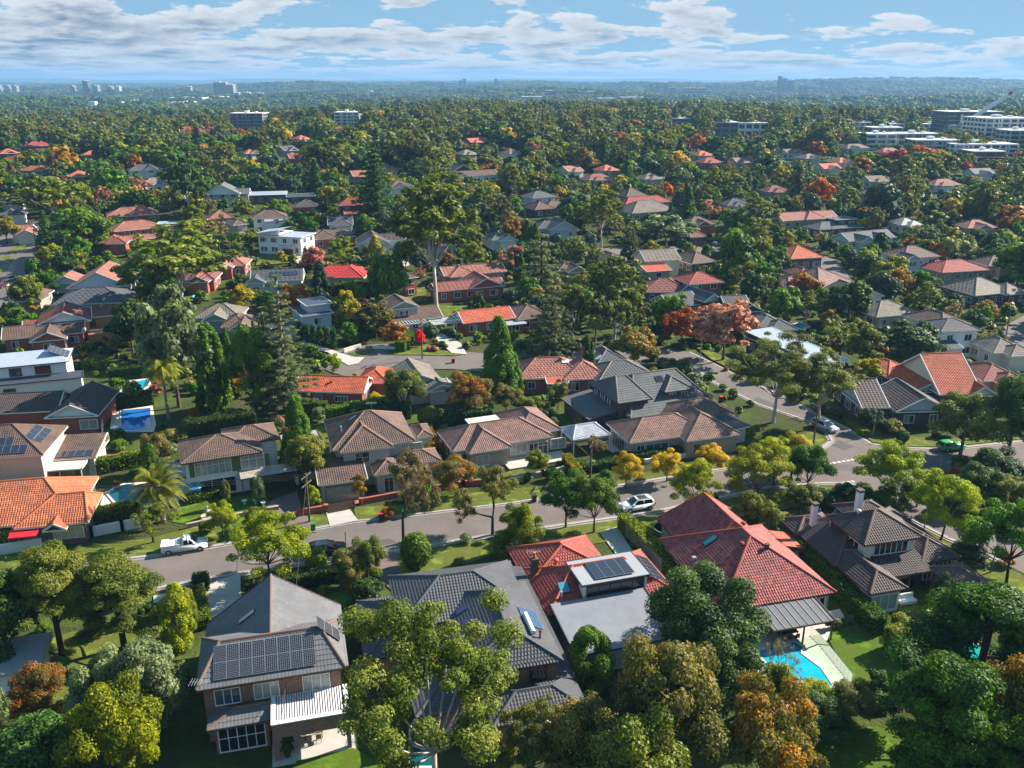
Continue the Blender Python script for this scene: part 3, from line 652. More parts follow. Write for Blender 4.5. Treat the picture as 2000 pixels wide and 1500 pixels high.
for nm, mt, lab, lf, pts in [
    ('driveway', CONC, 'pale concrete driveway running to the street from the charcoal roofed house', .06, [(400, 1225), (395, 1160), (405, 1142), (470, 1120), (470, 1150), (478, 1190), (440, 1215)]),
    ('driveway', CONC, 'pale concrete driveway before the brown gates', .06, [(637, 1003), (683, 996), (700, 1018), (645, 1030)]),
    ('driveway', BRICKP, 'shaded brick driveway beside the white house with green shutters', .06, [(515, 985), (580, 960), (590, 1000), (620, 1040), (570, 1046), (545, 1005)]),
    ('driveway', TERRAP, 'orange paved forecourt behind the brown gates', .06, [(615, 968), (690, 955), (705, 985), (630, 996)]),
    ('driveway', BRICKP, 'shaded driveway beside the round bush', .06, [(740, 1130), (700, 1105), (735, 1085), (775, 1078), (782, 1130), (770, 1160)]),
    ('footpath', CONC, 'concrete footpath in the grass verge', .07, [(0, 1128), (95, 1112), (130, 1105), (60, 1123)]),
    ('footpath', CONC, 'pale footpath along the kerb before the conifers', .055, [(300, 1165), (440, 1137), (470, 1133), (470, 1140), (320, 1175), (300, 1180)]),
    ('driveway', CONC, 'garden driveway beside the clipped hedge', .06, [(1170, 1040), (1205, 1030), (1240, 1085), (1215, 1100)]),
    ('patio', PAVE, 'pale stone pool paving', .04, [(1440, 1265), (1500, 1225), (1575, 1205), (1640, 1190), (1650, 1208), (1622, 1232), (1612, 1262), (1665, 1345), (1640, 1352), (1500, 1385)]),
    ('patio', PAVE, 'paving round the curved teal pool', .06, [(196, 985), (205, 962), (240, 945), (300, 942), (300, 990), (230, 1010), (200, 1003)]),
    ('patio', TERRAP, 'terracotta paved yard with the covered blue pool', .06, [(188, 912), (200, 888), (285, 878), (292, 905), (240, 912)]),
    ('patio', PAVE, 'pale paving round the blue pool cover', .06, [(215, 845), (218, 805), (298, 793), (305, 830), (300, 845)]),
    ('patio', PAVE, 'timber toned deck round the backyard pool', .06, [(228, 775), (240, 742), (292, 740), (300, 770)]),
    ('patio', PAVE, 'small white paved terrace by the pavilion', .06, [(1180, 870), (1205, 858), (1225, 880), (1195, 885)]),
    ('driveway', CONC, 'wide pale driveway off the turning circle', .2, [(590, 665), (690, 700), (712, 700), (700, 712), (680, 716), (640, 690), (585, 676)]),
    ('driveway', CONC, 'speckled driveway beside the red maple', .2, [(860, 652), (900, 672), (912, 694), (885, 694), (850, 664)]),
    ('driveway', CONC, 'pale driveway before the white modern house', .3, [(560, 500), (600, 494), (640, 515), (590, 523)]),
    ('driveway', CONC, 'driveway running up beside the tall gum', .3, [(765, 468), (782, 480), (800, 520), (790, 525), (772, 500)]),
    ('driveway', CONC, 'stone path by the blue covered garden bundles', .06, [(1620, 1010), (1650, 968), (1662, 970), (1648, 1012)]),
]:
    sheet(pts, mt, nm, lf, lab, cuts=4)
POOLS = []
def pool(pix, wm, label, z=.22, edge=PAVE, world=False):
    pts = [(Vector(p) if world else P(*p)) for p in pix]; g = th(pts[0].x, pts[0].y)
    c = sum((Vector((p.x, p.y, 0)) for p in pts), Vector()) / len(pts); n = len(pts)
    root = thing('swimming_pool', label, 'pool', (c.x, c.y, g))
    wv = MB(); L = [(p.x - c.x, p.y - c.y) for p in pts]; wv.poly([(x, y, z - .04) for x, y in L]); wo = wv.build('water', [wm], root)
    cb = MB()
    for i in range(n):
        (x0, y0), (x1, y1) = L[i], L[(i + 1) % n]; a = Vector((x0, y0)).normalized() * .38; b = Vector((x1, y1)).normalized() * .38
        cb.poly([(x0, y0, z + .02), (x1, y1, z + .02), (x1 + b.x, y1 + b.y, z + .02), (x0 + a.x, y0 + a.y, z + .02)]); cb.poly([(x0, y0, z - .2), (x1, y1, z - .2), (x1, y1, z + .02), (x0, y0, z + .02)])
        cb.poly([(x0 + a.x, y0 + a.y, z + .02), (x1 + b.x, y1 + b.y, z + .02), (x1 + b.x, y1 + b.y, z - .3), (x0 + a.x, y0 + a.y, z - .3)])
    cb.build('coping', [edge], root)
    NOPLANT.append((min(p.x for p in pts) - 1, max(p.x for p in pts) + 1, min(p.y for p in pts) - 1, max(p.y for p in pts) + 1, [(p.x, p.y) for p in pts]))
    X = [proj(p)[0] for p in pts]; Y = [proj(p)[1] for p in pts]; CLEAR.append((min(X), min(Y), max(X), max(Y), dep_of(pts[0]) - 1))
    return root
pl = pool([(1550, 1257), (1571, 1268), (1563, 1279), (1602, 1308), (1625, 1342), (1545, 1356), (1478, 1275)], WATER['bright'], 'bright turquoise pool beside the crimson tiled house')
cpl = pl.location
q = [P(*a) for a in ((1550, 1257), (1571, 1268), (1563, 1279), (1541, 1268))]
st = MB()
for k in range(3):
    a = [q[0].lerp(q[3], k / 3), q[1].lerp(q[2], k / 3), q[1].lerp(q[2], (k + 1) / 3), q[0].lerp(q[3], (k + 1) / 3)]
    st.poly([(p.x - cpl.x, p.y - cpl.y, .192 - .003 * k) for p in a])
st.build('pool_step', [M('pool_step_blue', (.01, .20, .38), .05, .1)], pl)
pool([(212, 968), (225, 955), (250, 950), (285, 950), (300, 962), (290, 985), (262, 995), (232, 998), (228, 985)], WATER['teal'], 'curved teal pool beside the orange tiled bungalow')
pool([(250, 905), (255, 888), (285, 886), (292, 905)], WATER['cover'], 'small pool under a dark blue cover on terracotta paving')
pool([(224, 843), (238, 833), (236, 804), (294, 799), (293, 838), (262, 843)], WATER['blue'], 'deep blue pool with a notched corner beside the white fence')
pool([(236, 772), (240, 754), (287, 742), (290, 755), (266, 770)], WATER['bright'], 'turquoise pool half hidden by a palm and shrubs')
pool([(487, 861), (488, 852), (530, 847), (535, 857)], WATER['cover'], 'blue covered pool behind the house with green shutters')
pool([(805, 1430), (800, 1500), (845, 1500), (850, 1400), (825, 1385)], WATER['teal'], 'teal pool glimpsed through the big gum tree')
pool([(1830, 1290), (1880, 1255), (1930, 1270), (1890, 1305)], WATER['sea'], 'green pool glimpsed through the dark pine')
pool([(1544, 636), (1566, 630), (1580, 640), (1556, 644)], WATER['bright'], 'small light blue pool behind the hedge')
# ------------------------------------------------------------------ far towers and apartment blocks
CGL = GLASS('band_glass', (.05, .075, .10), .1); WW = M('far_white', (.70, .71, .71), .8, .05); WG = M('far_grey', (.33, .34, .36), .85, .06); WD = M('far_dark', (.14, .15, .17), .8, .06); WB = M('far_brick', (.30, .13, .09), .9, .1); WR = M('far_red', (.36, .09, .08), .8, .08); WC = M('far_concrete', (.42, .39, .35), .85, .06)
def block(x0, x1, yb, yt, D, n, wall, label, cat='apartment block', name='apartment_block', slab=None, dist=None, ang=0, roofm=None, group=None):
    if dist: a = Vector(((x0 - 1000) / FPX * dist, dist, 0)); b = Vector(((x1 - 1000) / FPX * dist, dist, 0)); a.z = b.z = th(a.x, a.y)
    else: a, b = P(x0, yb), P(x1, yb); b.y = a.y
    Wd = max(3, (x1 - x0) * dep_of(a) / FPX); k = -(yt - 750) / FPX; z = (k * a.y * CS - a.y * SN) / (CS + k * SN) + CAM_H; g = th(a.x, a.y) - 2; H = max(4, z - g)
    root = thing(name, label, cat, (a.x, a.y, g), R(ang), group); mb = MB(); mb.box(0, 0, 0, Wd, D, H); mb.build('wall', [wall], root); sh = (H - 2) / n
    if slab:
        fn = MB()
        for j in range(max(3, int(Wd / 7)) + 1): x_ = j * Wd / max(3, int(Wd / 7)); fn.box(x_ - .25, -1.3, 1, x_ + .25, .02, H - (.6 if j % 3 else sh))
        fn.build('fin_wall', [wall if j % 2 else slab], root)
    rf = MB(); rf.box(-.4, -.4, H, Wd + .4, D + .4, H + .5, bottom=True); rf.box(Wd * .38, D * .35, H + .5, Wd * .50, D * .6, H + min(2.2, sh)); rf.box(Wd * .7, D * .4, H + .5, Wd * .76, D * .55, H + 1.6); rf.build('roof', [roofm or WW], root)
    for i in range(n):
        wb = MB(); zz = 2 + i * sh; nb = max(2, int(Wd / 5)); 
        for j in range(nb): wb.box((j + .12) * Wd / nb, -.12, zz + sh * .28, (j + .88) * Wd / nb, 0, zz + sh * .85, bottom=True)
        nd = max(1, int(D / 5)); 
        for j in range(nd):
            y0_, y1_ = (j + .15) * D / nd, (j + .85) * D / nd
            (wb.box(Wd, y0_, zz + sh * .28, Wd + .12, y1_, zz + sh * .85, bottom=True) if a.x < 0 else wb.box(-.12, y0_, zz + sh * .28, 0, y1_, zz + sh * .85, bottom=True))
        wb.build('window_band', [CGL], root)
        if slab: sb = MB(); [sb.box(j * Wd / max(2, int(Wd / 8)) + .4 * (j % 2) , -1.5 + .5 * ((i + j) % 2), zz, (j + 1) * Wd / max(2, int(Wd / 8)) - .5 * ((i + j) % 3), .02, zz + .28, bottom=True) for j in range(max(2, int(Wd / 8)))]; sb.build('balcony_slab', [slab], root)
    CLEAR.append((x0, yt, x1, yb - 3, dep_of(a))); return root
FARB = [
    # x0, x1, base, top, depth, storeys, wall, label, distance
    (4, 11, 0, 162, 20, 14, WG, 'slim grey tower at the end of the far city skyline', 3900), (13, 21, 0, 160, 20, 14, WG, 'second grey tower of the far city skyline', 3900), (28, 37, 0, 163, 22, 12, WG, 'blocky grey tower of the far city skyline', 3900), (43, 53, 0, 166, 22, 9, WG, 'lower grey tower of the far city skyline', 3900), (62, 70, 0, 167, 20, 9, WG, 'squat tower of the far city skyline', 3900), (76, 84, 0, 168, 20, 8, WC, 'short pale tower of the far city skyline', 3900),
    (183, 190, 0, 168, 20, 9, WG, 'short tower beside the tall dark far tower', 3500), (206, 217, 0, 158, 26, 18, WD, 'tall dark far tower with a crane mast', 3500), (223, 234, 0, 167, 24, 10, WG, 'lower banded tower beside the tall dark one', 3500), (251, 260, 0, 169, 22, 8, WG, 'grey block right of the banded tower'.replace('right of', 'beyond'), 3500), (266, 274, 0, 169, 22, 8, WW, 'white block beside the grey block on the skyline', 3500), (395, 406, 0, 169, 22, 6, WC, 'small pale block between the far towers', 3500),
    (448, 472, 0, 161, 34, 22, WC, 'big concrete tower pair, the broader tower', 3100), (470, 485, 0, 165, 34, 20, WC, 'big concrete tower pair, the narrower tower', 3060), (485, 494, 0, 181, 20, 5, WW, 'white block at the foot of the concrete towers', 2950), (504, 514, 0, 181, 20, 5, WW, 'white block a little beyond the concrete towers', 2950), (524, 538, 0, 182, 20, 5, WC, 'pale block further beyond the concrete towers', 2950),
    (869, 875, 0, 160, 24, 9, WD, 'lone dark tower on the central horizon', 4600), (902, 909, 0, 157, 24, 11, WG, 'stepped grey tower on the central horizon', 4600), (909, 916, 0, 154, 24, 12, WG, 'taller half of the stepped tower on the central horizon', 4620), (968, 973, 0, 154, 24, 12, WD, 'thin dark tower on the central horizon', 4600), (974, 979, 0, 158, 24, 10, WG, 'shorter companion of the thin dark tower', 4600),
    (1062, 1088, 0, 177, 40, 6, WR, 'dull red factory block in the valley', 3000), (1046, 1064, 0, 181, 40, 4, WG, 'grey factory block beside the dull red one', 2990), (1122, 1165, 0, 179, 40, 4, WC, 'long cream office with window grid in the valley', 2950), (1018, 1058, 0, 189, 40, 3, WW, 'long white warehouse in the valley', 2600), (955, 975, 0, 178, 40, 4, WG, 'domed grey hall in the valley', 3100), (986, 991, 0, 196, 6, 2, WB, 'red brick chimney tower in the valley', 2000),
    (1255, 1262, 0, 163, 20, 12, WG, 'grey tower of the valley cluster beside the mast', 3500), (1266, 1274, 0, 162, 20, 12, WG, 'second grey tower of the valley cluster', 3500), (1280, 1290, 0, 162, 20, 12, WG, 'third grey tower of the valley cluster', 3500), (1290, 1296, 0, 171, 20, 8, WW, 'white tower of the valley cluster', 3300), (1297, 1304, 0, 171, 20, 8, WG, 'banded tower of the valley cluster', 3280), (1320, 1345, 0, 172, 30, 5, WC, 'broad pale office of the valley cluster', 3300), (1346, 1362, 0, 172, 30, 5, WG, 'broad grey office of the valley cluster', 3300),
    (1493, 1499, 0, 149, 24, 16, WD, 'tallest dark tower on the ridge skyline', 4000), (1502, 1508, 0, 153, 24, 14, WG, 'slim tower beside the tallest ridge tower', 4000), (1511, 1522, 0, 157, 24, 10, WD, 'broad dark tower on the ridge skyline', 4000), (1534, 1546, 0, 166, 24, 12, WG, 'pair of grey valley towers, the nearer mass', 3400), (1543, 1552, 0, 159, 24, 12, WW, 'white topped tower on the ridge slope', 4600), (1572, 1576, 0, 156, 20, 8, WD, 'lone thin tower on the ridge skyline', 4000), (1586, 1596, 0, 158, 20, 7, WG, 'grey slab on the ridge skyline', 4000), (1599, 1609, 0, 159, 20, 7, WG, 'end slab on the ridge skyline', 4000),
    (156, 216, 0, 206, 60, 2, WW, 'long white warehouse in the western valley', 1900), (222, 276, 0, 200, 60, 2, WW, 'stepped white warehouse in the western valley', 2050), (284, 304, 0, 197, 40, 2, WW, 'small white warehouse in the western valley', 2150), (312, 330, 0, 195, 40, 2, WW, 'tiny white warehouse in the western valley', 2250), (360, 425, 0, 191, 60, 2, WW, 'long low white shed beyond the valley warehouses', 2300), (362, 418, 0, 200, 60, 2, WC, 'cream warehouse row in the western valley', 2000), (435, 466, 0, 189, 50, 2, WW, 'white gabled warehouse by the concrete towers', 2400), (78, 108, 0, 198, 40, 2, WW, 'small pale warehouse at the valley edge', 2200), (880, 896, 0, 208, 14, 2, WW, 'white silo building among the trees', 1500), (940, 965, 0, 208, 20, 2, WW, 'white sheds beside the silo building', 1500), (1010, 1040, 0, 202, 20, 2, WW, 'domed white sheds in the valley', 1700), (1160, 1195, 0, 192, 40, 3, WW, 'white offices in the valley woods', 2500), (1200, 1250, 0, 190, 40, 2, WC, 'pale long sheds in the valley woods', 2600)]
for x0, x1, yb, yt, D, n, wl, lab, ds in FARB: block(x0, x1, yb, yt, D, n, wl, lab, 'tower' if n > 6 else 'far building', 'tower_block' if n > 6 else 'far_building', dist=ds, group='far city towers' if n > 6 else 'far valley buildings')
block(655, 703, 252, 220, 18, 5, WW, 'white apartment block with a red panel above the trees', slab=WW); block(452, 516, 262, 222, 20, 6, WD, 'dark apartment block behind tall gums', slab=WG)
block(1392, 1440, 272, 240, 30, 3, M('far_blue_grey', (.13, .17, .21), .7, .05), 'blue grey office hall with white roof', 'office', 'office_building', ang=0); block(1440, 1497, 268, 241, 25, 2, WW, 'white framed office wing with square windows', 'office', 'office_building')
block(1845, 1950, 268, 219, 26, 6, WD, 'tall glassy apartment block behind the construction crane', slab=WW); block(1918, 2010, 286, 232, 30, 6, WW, 'tall white apartment block behind the terraces', slab=WW); block(1690, 1748, 292, 263, 16, 3, WW, 'white flat roofed apartments with brick base', slab=WW); block(1752, 1830, 286, 262, 16, 2, WC, 'long white roofed apartments behind the first terrace', slab=WW)
block(1786, 1872, 304, 275, 16, 3, WG, 'grey apartment terrace with long white slabs', slab=WW); block(1862, 1985, 308, 283, 18, 3, WW, 'long white apartment terrace with glass balconies', slab=WW); block(1968, 2020, 292, 256, 18, 4, WC, 'cream brick apartments at the edge of the terraces', slab=WC); block(1665, 1700, 255, 240, 14, 2, WW, 'white low hall among the far trees', 'hall', 'far_hall'); block(1735, 1765, 262, 243, 14, 2, WW, 'white hall with tall front windows', 'hall', 'far_hall'); block(1310, 1350, 245, 232, 14, 2, WB, 'long flat brown brick school building', 'school', 'school_building')
for (px_, y0_, y1_) in ((206, 0, 152),):
    pass
cr = P(1872, 272); cd = dep_of(cr) / FPX
crn = thing('tower_crane', 'white construction crane with a red tipped raised boom', 'crane', (cr.x, cr.y, cr.z)); mb = MB(); Hc = 46 * cd
mb.bar((0, 0, 0), (0, 0, Hc), 1.3); mb.build('mast', [TRIM], crn); mb = MB(); e0 = Vector((0, 0, Hc * .55)); e1 = Vector((88 * cd, 0, Hc * .55 + 62 * cd))
for o_ in ((0, -.6, -.6), (0, .6, -.6), (0, 0, .7)): mb.bar(e0 + Vector(o_), e0.lerp(e1, .93) + Vector(o_), 1.5)
for k in range(22): q = e0.lerp(e1, k / 22 * .93); q2 = e0.lerp(e1, (k + 1) / 22 * .93); mb.bar(q + Vector((0, -.6, -.6)), q2 + Vector((0, 0, .7)), .45); mb.bar(q + Vector((0, .6, -.6)), q2 + Vector((0, 0, .7)), .45)
mb.build('boom', [TRIM], crn); mb = MB(); mb.bar(e0.lerp(e1, .92), e1, 1.8); mb.build('boom_tip', [WR], crn); mb = MB(); mb.bar(e0, e0 - Vector((9, 0, 1)), 1.5, 2); mb.box(-1.4, -1.2, Hc * .5, 1.4, 1.2, Hc * .5 + 3); mb.build('counterweight', [WG], crn); mb = MB(); mb.bar((0, 0, Hc), e0.lerp(e1, .9), .15); mb.build('stay_cable', [WD], crn)

block(1700, 1760, 277, 250, 14, 3, WC, 'cream apartments peeping behind the first terrace', slab=WW); block(1800, 1850, 262, 243, 14, 3, WW, 'white apartments between the terraces and the crane', slab=WW); block(1900, 1960, 318, 297, 14, 2, WB, 'brick based white apartments below the long terrace', slab=WW)
# ------------------------------------------------------------------ the five houses on the near side of the street
def shutter(H, bi, f, s, z, w, h, mat):
    b = H['bl'][bi]; mb = MB(); mb.box(0, -.06, 0, w, 0, h, bottom=True)
    for k in range(int(h / .14)): mb.box(.06, -.085, .06 + k * .14, w - .06, -.06, .14 + k * .14, bottom=True)
    o = mb.build('shutter', [mat], H['root']); o.location = face_point(b, f, s, z, b.opt.get('ov', H['ov']), .03); o.rotation_euler = (0, 0, FACE_ROT[f]); return o
H1 = house('brown brick two storey house with charcoal tiled roof and a wide solar array', 'solar roofed brick house', (382, 1350), [
    (0, 0, 12.4, 7.5, 5.8, 'hip', 27, {'off': 1.9}), (-.3, 3.85, 13.0, 10.2, 3.0, 'gv', 35), (.7, -1.75, 5.3, 2.9, 3.0, 'hip', 24, {'off': 2.2, 'off2': .1})],
    WL['brick'], RF['grey'], 14.5, tile=3, trim=TRIMB, cap=M('ridge_terracotta', (.20, .12, .09)), wins=[
    (0, 'f', .9, 3.7, 2.0, 1.5, 3, {'p': 2, 'fr': TRIM}), (0, 'f', 4.1, 3.7, 2.0, 1.5, 3, {'p': 1, 'fr': TRIM}), (0, 'f', 8.2, 3.7, 2.2, 1.5, 3, {'p': 1, 'fr': TRIM}), (2, 'f', .3, .25, 3.7, 2.4, 5, {'tr': .55, 'p': 0, 'fr': TRIM}), (0, 'r', 2, 3.8, 1.4, 1.2, 2)], extra={'clear': 1})
solar(H1, 0, 'f', 1.45, .62, 8, 2, 1.03, 1.55, SOLAR)
for k in range(3): on_roof(H1, 0, 'r', 3.2 + 1.05 * 0, .55 + k * .92, panel_mesh(1.6, .9, SOLAR), 'solar_panel', .2)
skylight(H1, 1, 'l', 4.0, 4.2, .7, 1.9, GLASS('skylight_teal', (.02, .22, .22)))
vent(H1, 1, 'r', 2.2, 3.0); antenna(H1, 0, 'f', .3, .3, .5)
pg = MB(); pg.box(5.95, -3.3, 2.35, 12.3, -2.95, 3.75, 0, True); pg.box(5.95, -2.95, 2.9, 6.25, .45, 3.7, 0, True); pg.box(12.0, -2.95, 2.9, 12.3, .45, 3.7, 0, True)
pg.box(5.95, -3.3, -.2, 6.35, -2.95, 2.35); pg.box(11.95, -3.3, -.2, 12.3, -2.95, 2.35)
bal = pg.build('balcony', [WL['brick']], H1['root'])
cp = MB(); cp.box(5.9, -3.36, 3.75, 12.36, -2.9, 3.83, 0, True); cp.box(5.9, -2.9, 3.72, 6.3, .45, 3.8, 0, True); cp.box(11.96, -2.9, 3.72, 12.36, .45, 3.8, 0, True); cp.build('coping', [TRIM], bal)
sm = MB(); sm.box(-.06, -2.9, 0, .06, .45, .1, 0, True); sme = sm.mesh('slat', [M('slat_white', (.70, .70, .72), .5, .04)])
for k in range(26): link('slat', sme, bal, (6.45 + k * .212, 0, 3.60))
pa = MB(); pa.box(5.7, -3.9, -.1, 12.6, .48, .08); pa.build('patio_slab', [CONC], H1['root'])
H2 = house('large charcoal hip roofed brick house with rooftop solar water heater', 'charcoal roofed house with solar water heater', (908, 1322), [
    (0, 0, 8.8, 13.2, 5.8, 'hip', 28, {'off': 3.0, 'off2': 4.4}), (-4.6, 8.3, 12.6, 9.2, 5.8, 'hip', 25), (8.2, .5, 2.0, 19.5, 3.3, 'skr', 12), (1.6, -3.6, 8.5, 5.2, 3.1, 'hip', 22), (-8.0, 8.0, 5.2, 10.0, 3.0, 'hip', 22), (-3.5, 16.4, 5.5, 4.2, 3.2, 'hip', 22), (2.2, 16.8, 7.0, 4.4, 3.3, 'hip', 22), (-4.5, -1, 6, 10, 3.1, 'hip', 20)],
    WL['brick'], RF['dkgrey'], 14, tile=2, trim=TRIMD, wins=[(0, 'f', 5.4, 3.9, 1.5, 1.4, 2, {'p': 0}), (1, 'f', 1, 3.8, 1.6, 1.3, 2), (3, 'f', 1, .3, 3.2, 2.2, 4, {'p': 1}), (0, 'r', 5, 4.0, 1.4, 1.2, 2)], extra={'clear': 1})
hw = MB(); hw.tube([(-.25, 0, .28), (-.25, 3.0, .28)], .24, 10); hwp = on_roof(H2, 0, 'r', 5.6, 2.75, hw.mesh('water_tank', [TRIM]), 'water_tank', .1, None, math.pi / 2)
for k in range(2): on_roof(H2, 0, 'r', 4.2 + k * 1.45, .75, panel_mesh(1.4, 2.0, M('collector_blue', (.05, .09, .17), .12, .1)), 'solar_collector', .15)
vent(H2, 0, 'r', 8.6 - 6.0, 1.6, 'pipe', TRIMB)
for a, s in ((6.2, 1.2), (4.2, 1.0), (8.0, 1.5)): skylight(H2, 0, 'l', a, s, .8, 1.2, GLASS('skylight_purple', (.07, .035, .16)))
antenna(H2, 0, 'l', 9.4, 2.6, 1.0)
gb = MB(); gb.bar((3.2, -4.6, 2.6), (5.2, -4.6, 4.2), .12, .28); gb.bar((5.2, -4.6, 4.2), (7.4, -4.6, 2.6), .12, .28); gb.bar((5.2, -4.6, 4.1), (5.2, -3.0, 4.1), .12, .2)
for x in (3.3, 7.3): gb.bar((x, -4.6, -.2), (x, -4.6, 2.7), .14)
gb.bar((3.2, -4.6, 2.6), (7.4, -4.6, 2.6), .1, .18); gb.build('verandah_frame', [TRIM], H2['root'])
H3 = house('red tiled house with a boxy white attic room and grey metal rear roof', 'red tiled house with boxy attic', (1071, 1204), [
    (0, 0, 14.4, 9.3, 3.0, 'hip', 27, {'off': 4.3}), (-.2, 6.0, 9.8, 8.2, 3.0, 'hip', 26, {'dir': 'v', 'off': 3, 'off2': 4.6}), (3.9, .8, 7.6, 4.9, 5.3, 'flat', 0, {'ov': .25, 'rm': 1, 'wi': 1}), (.4, -6.6, 10.5, 7.4, 2.75, 'sk', 8, {'rm': 2, 'zb': -.4}), (9.0, 1.0, 5.2, 4.0, 3.05, 'flat', 0, {'rm': 2})],
    WL['grey'], RF['red'], 17, gab=WL['white'], tile=2, trim=TRIMD, cap=RF['orred'], wins=[
    (2, 'f', .4, 3.75, 6.3, 1.1, 5, {'p': 0, 'fr': TRIMD}), (2, 'l', 1.0, 3.8, 2.0, 1.1, 2, {'fr': TRIMD}), (0, 'l', 2, 1, 1.6, 1.3, 2)], extra={'roofs': [RF['white'], RF['bluelead']], 'clear': 1})
b3 = H3['bl'][2]
for k in range(4):
    pm_ = panel_mesh(1.05, 3.3, SOLARB); on_roof(H3, 2, 'f', 1.75 + k * 1.09, .55, pm_, 'solar_panel', .16)
for i in range(5):
    for j in range(2 if i < 4 else 1): on_roof(H3, 0, 'r', 1.6 + i * 1.05, .5 + j * 1.6, panel_mesh(1.0, 1.55, SOLARB), 'solar_panel', .14)
chimney(H3, .9, 7.2, 3.2, 5.2, .75, .6, WL['purple'], WL['purple'], True); antenna(H3, 1, 'l', 6.3, 1.4, 2.2)
skylight(H3, 0, 'f', 2.0, 2.2, 1.1, 1.3, GLASS('skylight_blue', (.06, .25, .33))); skylight(H3, 0, 'f', .9, .5 + .0, .75, .8, GLASS('skylight_green', (.16, .36, .30)))
vent(H3, 0, 'f', 1.9, 1.6); vent(H3, 0, 'l', 2.6, 3.6, 'whirly', M('vent_orange', (.5, .13, .06)))
H4 = house('big crimson tiled house with a grey awning over its pool terrace', 'crimson tiled house', (1634, 1157), [
    (-13.4, 0, 13.4, 15.2, 3.0, 'hip', 31), (-11.6, 8.6, 9.9, 11.4, 3.0, 'hip', 38, {'dir': 'v', 'off': 2, 'off2': 2.2}), (-9.6, -3.7, 7.0, 4.1, 2.45, 'sk', 6, {'open': 1, 'rm': 1, 'posts': [(.15, .15), (3.6, .15), (6.85, .15)]}), (-.1, 9.5, 2.6, 4.0, 2.5, 'skr', 14, {'rm': 2})],
    WL['stone'], RF['crimson'], 15, tile=2, trim=TRIMB, cap=RF['red'], wins=[(0, 'f', 9.4, .95, 2.5, 1.35, 4, {'p': 0, 'fr': TRIM}), (0, 'f', 4.2, .15, 3.2, 2.1, 4, {'p': 0}), (0, 'l', 4, 1, 1.6, 1.2, 2), (0, 'l', 9, 1, 1.6, 1.2, 2)], extra={'roofs': [RF['lead'], RF['redsheet']], 'clear': 1})
sr = MB(); sr.box(-.03, 0, 0, .03, 4.15, .05); srm = sr.mesh('roof_seam', [METAL])
for k in range(8): on_roof(H4, 2, 'f', .5 + k * .86, 0, srm, 'roof_seam', .01)
skylight(H4, 0, 'l', 5.0, 3.4, .8, 1.7, GLASS('skylight_teal'), TRIMD); vent(H4, 0, 'l', 9.0, 6.3, 'whirly', M('vent_red', (.35, .06, .05))); vent(H4, 0, 'l', 6.5, 1.4, 'box'); vent(H4, 0, 'r', 5.2, 6.4, 'box', TRIMB); vent(H4, 1, 'r', 3.4, 3.5, 'whirly', M('vent_red'))
H5 = house('dark brown tiled rambling house with white framed dormer storey and two white chimneys', 'dark tiled rambling house', (1700, 1161), [
    (0, 0, 4.6, 9.0, 3.0, 'hip', 27, {'wi': 1}), (-.2, 5.7, 15.0, 10.9, 3.0, 'hip', 27), (2.6, 5.2, 7.6, 7.2, 5.5, 'hip', 30, {'ov': .6, 'wi': 1}), (4.2, 2.6, 5.6, 4.0, 2.75, 'sk', 14, {'open': 1, 'rm': 0, 'posts': [(.3, .15), (2.9, .15), (5.3, .15)]}), (9.4, 3.9, 5.2, 6, 2.95, 'hip', 27), (-.6, 13.0, 6, 4.2, 3.0, 'hip', 27), (7.8, 13.5, 6, 5.2, 3.05, 'hip', 27)],
    WL['purple'], RF['dkbrown'], 14.5, tile=2, trim=TRIMB, gab=WL['cream'], cap=RF['brown'], wins=[(2, 'f', 1.2, 3.75, 4.3, 1.25, 6, {'p': 0, 'fr': TRIM}), (2, 'l', 3.4, 3.9, 1.6, .9, 2, {'fr': TRIM}), (4, 'f', .4, .5, 1.0, 2.0, 2, {'tr': .5, 'fr': TRIM}), (4, 'f', 1.7, .5, 2.2, 2.0, 4, {'tr': .5, 'fr': TRIM}), (0, 'f', .25, .4, 3.0, 1.9, 3, {'p': 1, 'fr': TRIM}), (5, 'l', 1.2, 1, 1.4, 1.2, 2)], extra={'clear': 1})
chimney(H5, 1.6, 13.4, 3.5, 6.6, .6, .6, TRIM, WL['purple']); chimney(H5, 6.6, 12.2, 5.5, 8.3, .65, .65, TRIM, WL['purple'])
skylight(H5, 1, 'f', 5.6, 3.6, .9, 1.2, GLASS('skylight_pale', (.2, .3, .32)), METAL); vent(H5, 1, 'l', 5.0, 3.2); vent(H5, 2, 'l', 2.6, 2.6, 'whirly', TRIMC)
house('low brown tiled garage roof among the trees behind the dark tiled house', 'brown tiled garage', (1908, 1182), [(0, 0, 4.6, 7.6, 2.8, 'hip', 24)], WL['purple'], RF['brown'], 14, tile=2, trim=TRIMB, cat='garage', name='garage')
house('pale ribbed shed roof at the edge of the conifer lawn', 'ribbed shed', (-70, 1330), [(0, 0, 6.2, 5.5, 2.6, 'sk', 4, {'sheet': 1})], WL['white'], RF['steel'], 15, tile=0, trim=METAL, cat='shed', name='garden_shed')

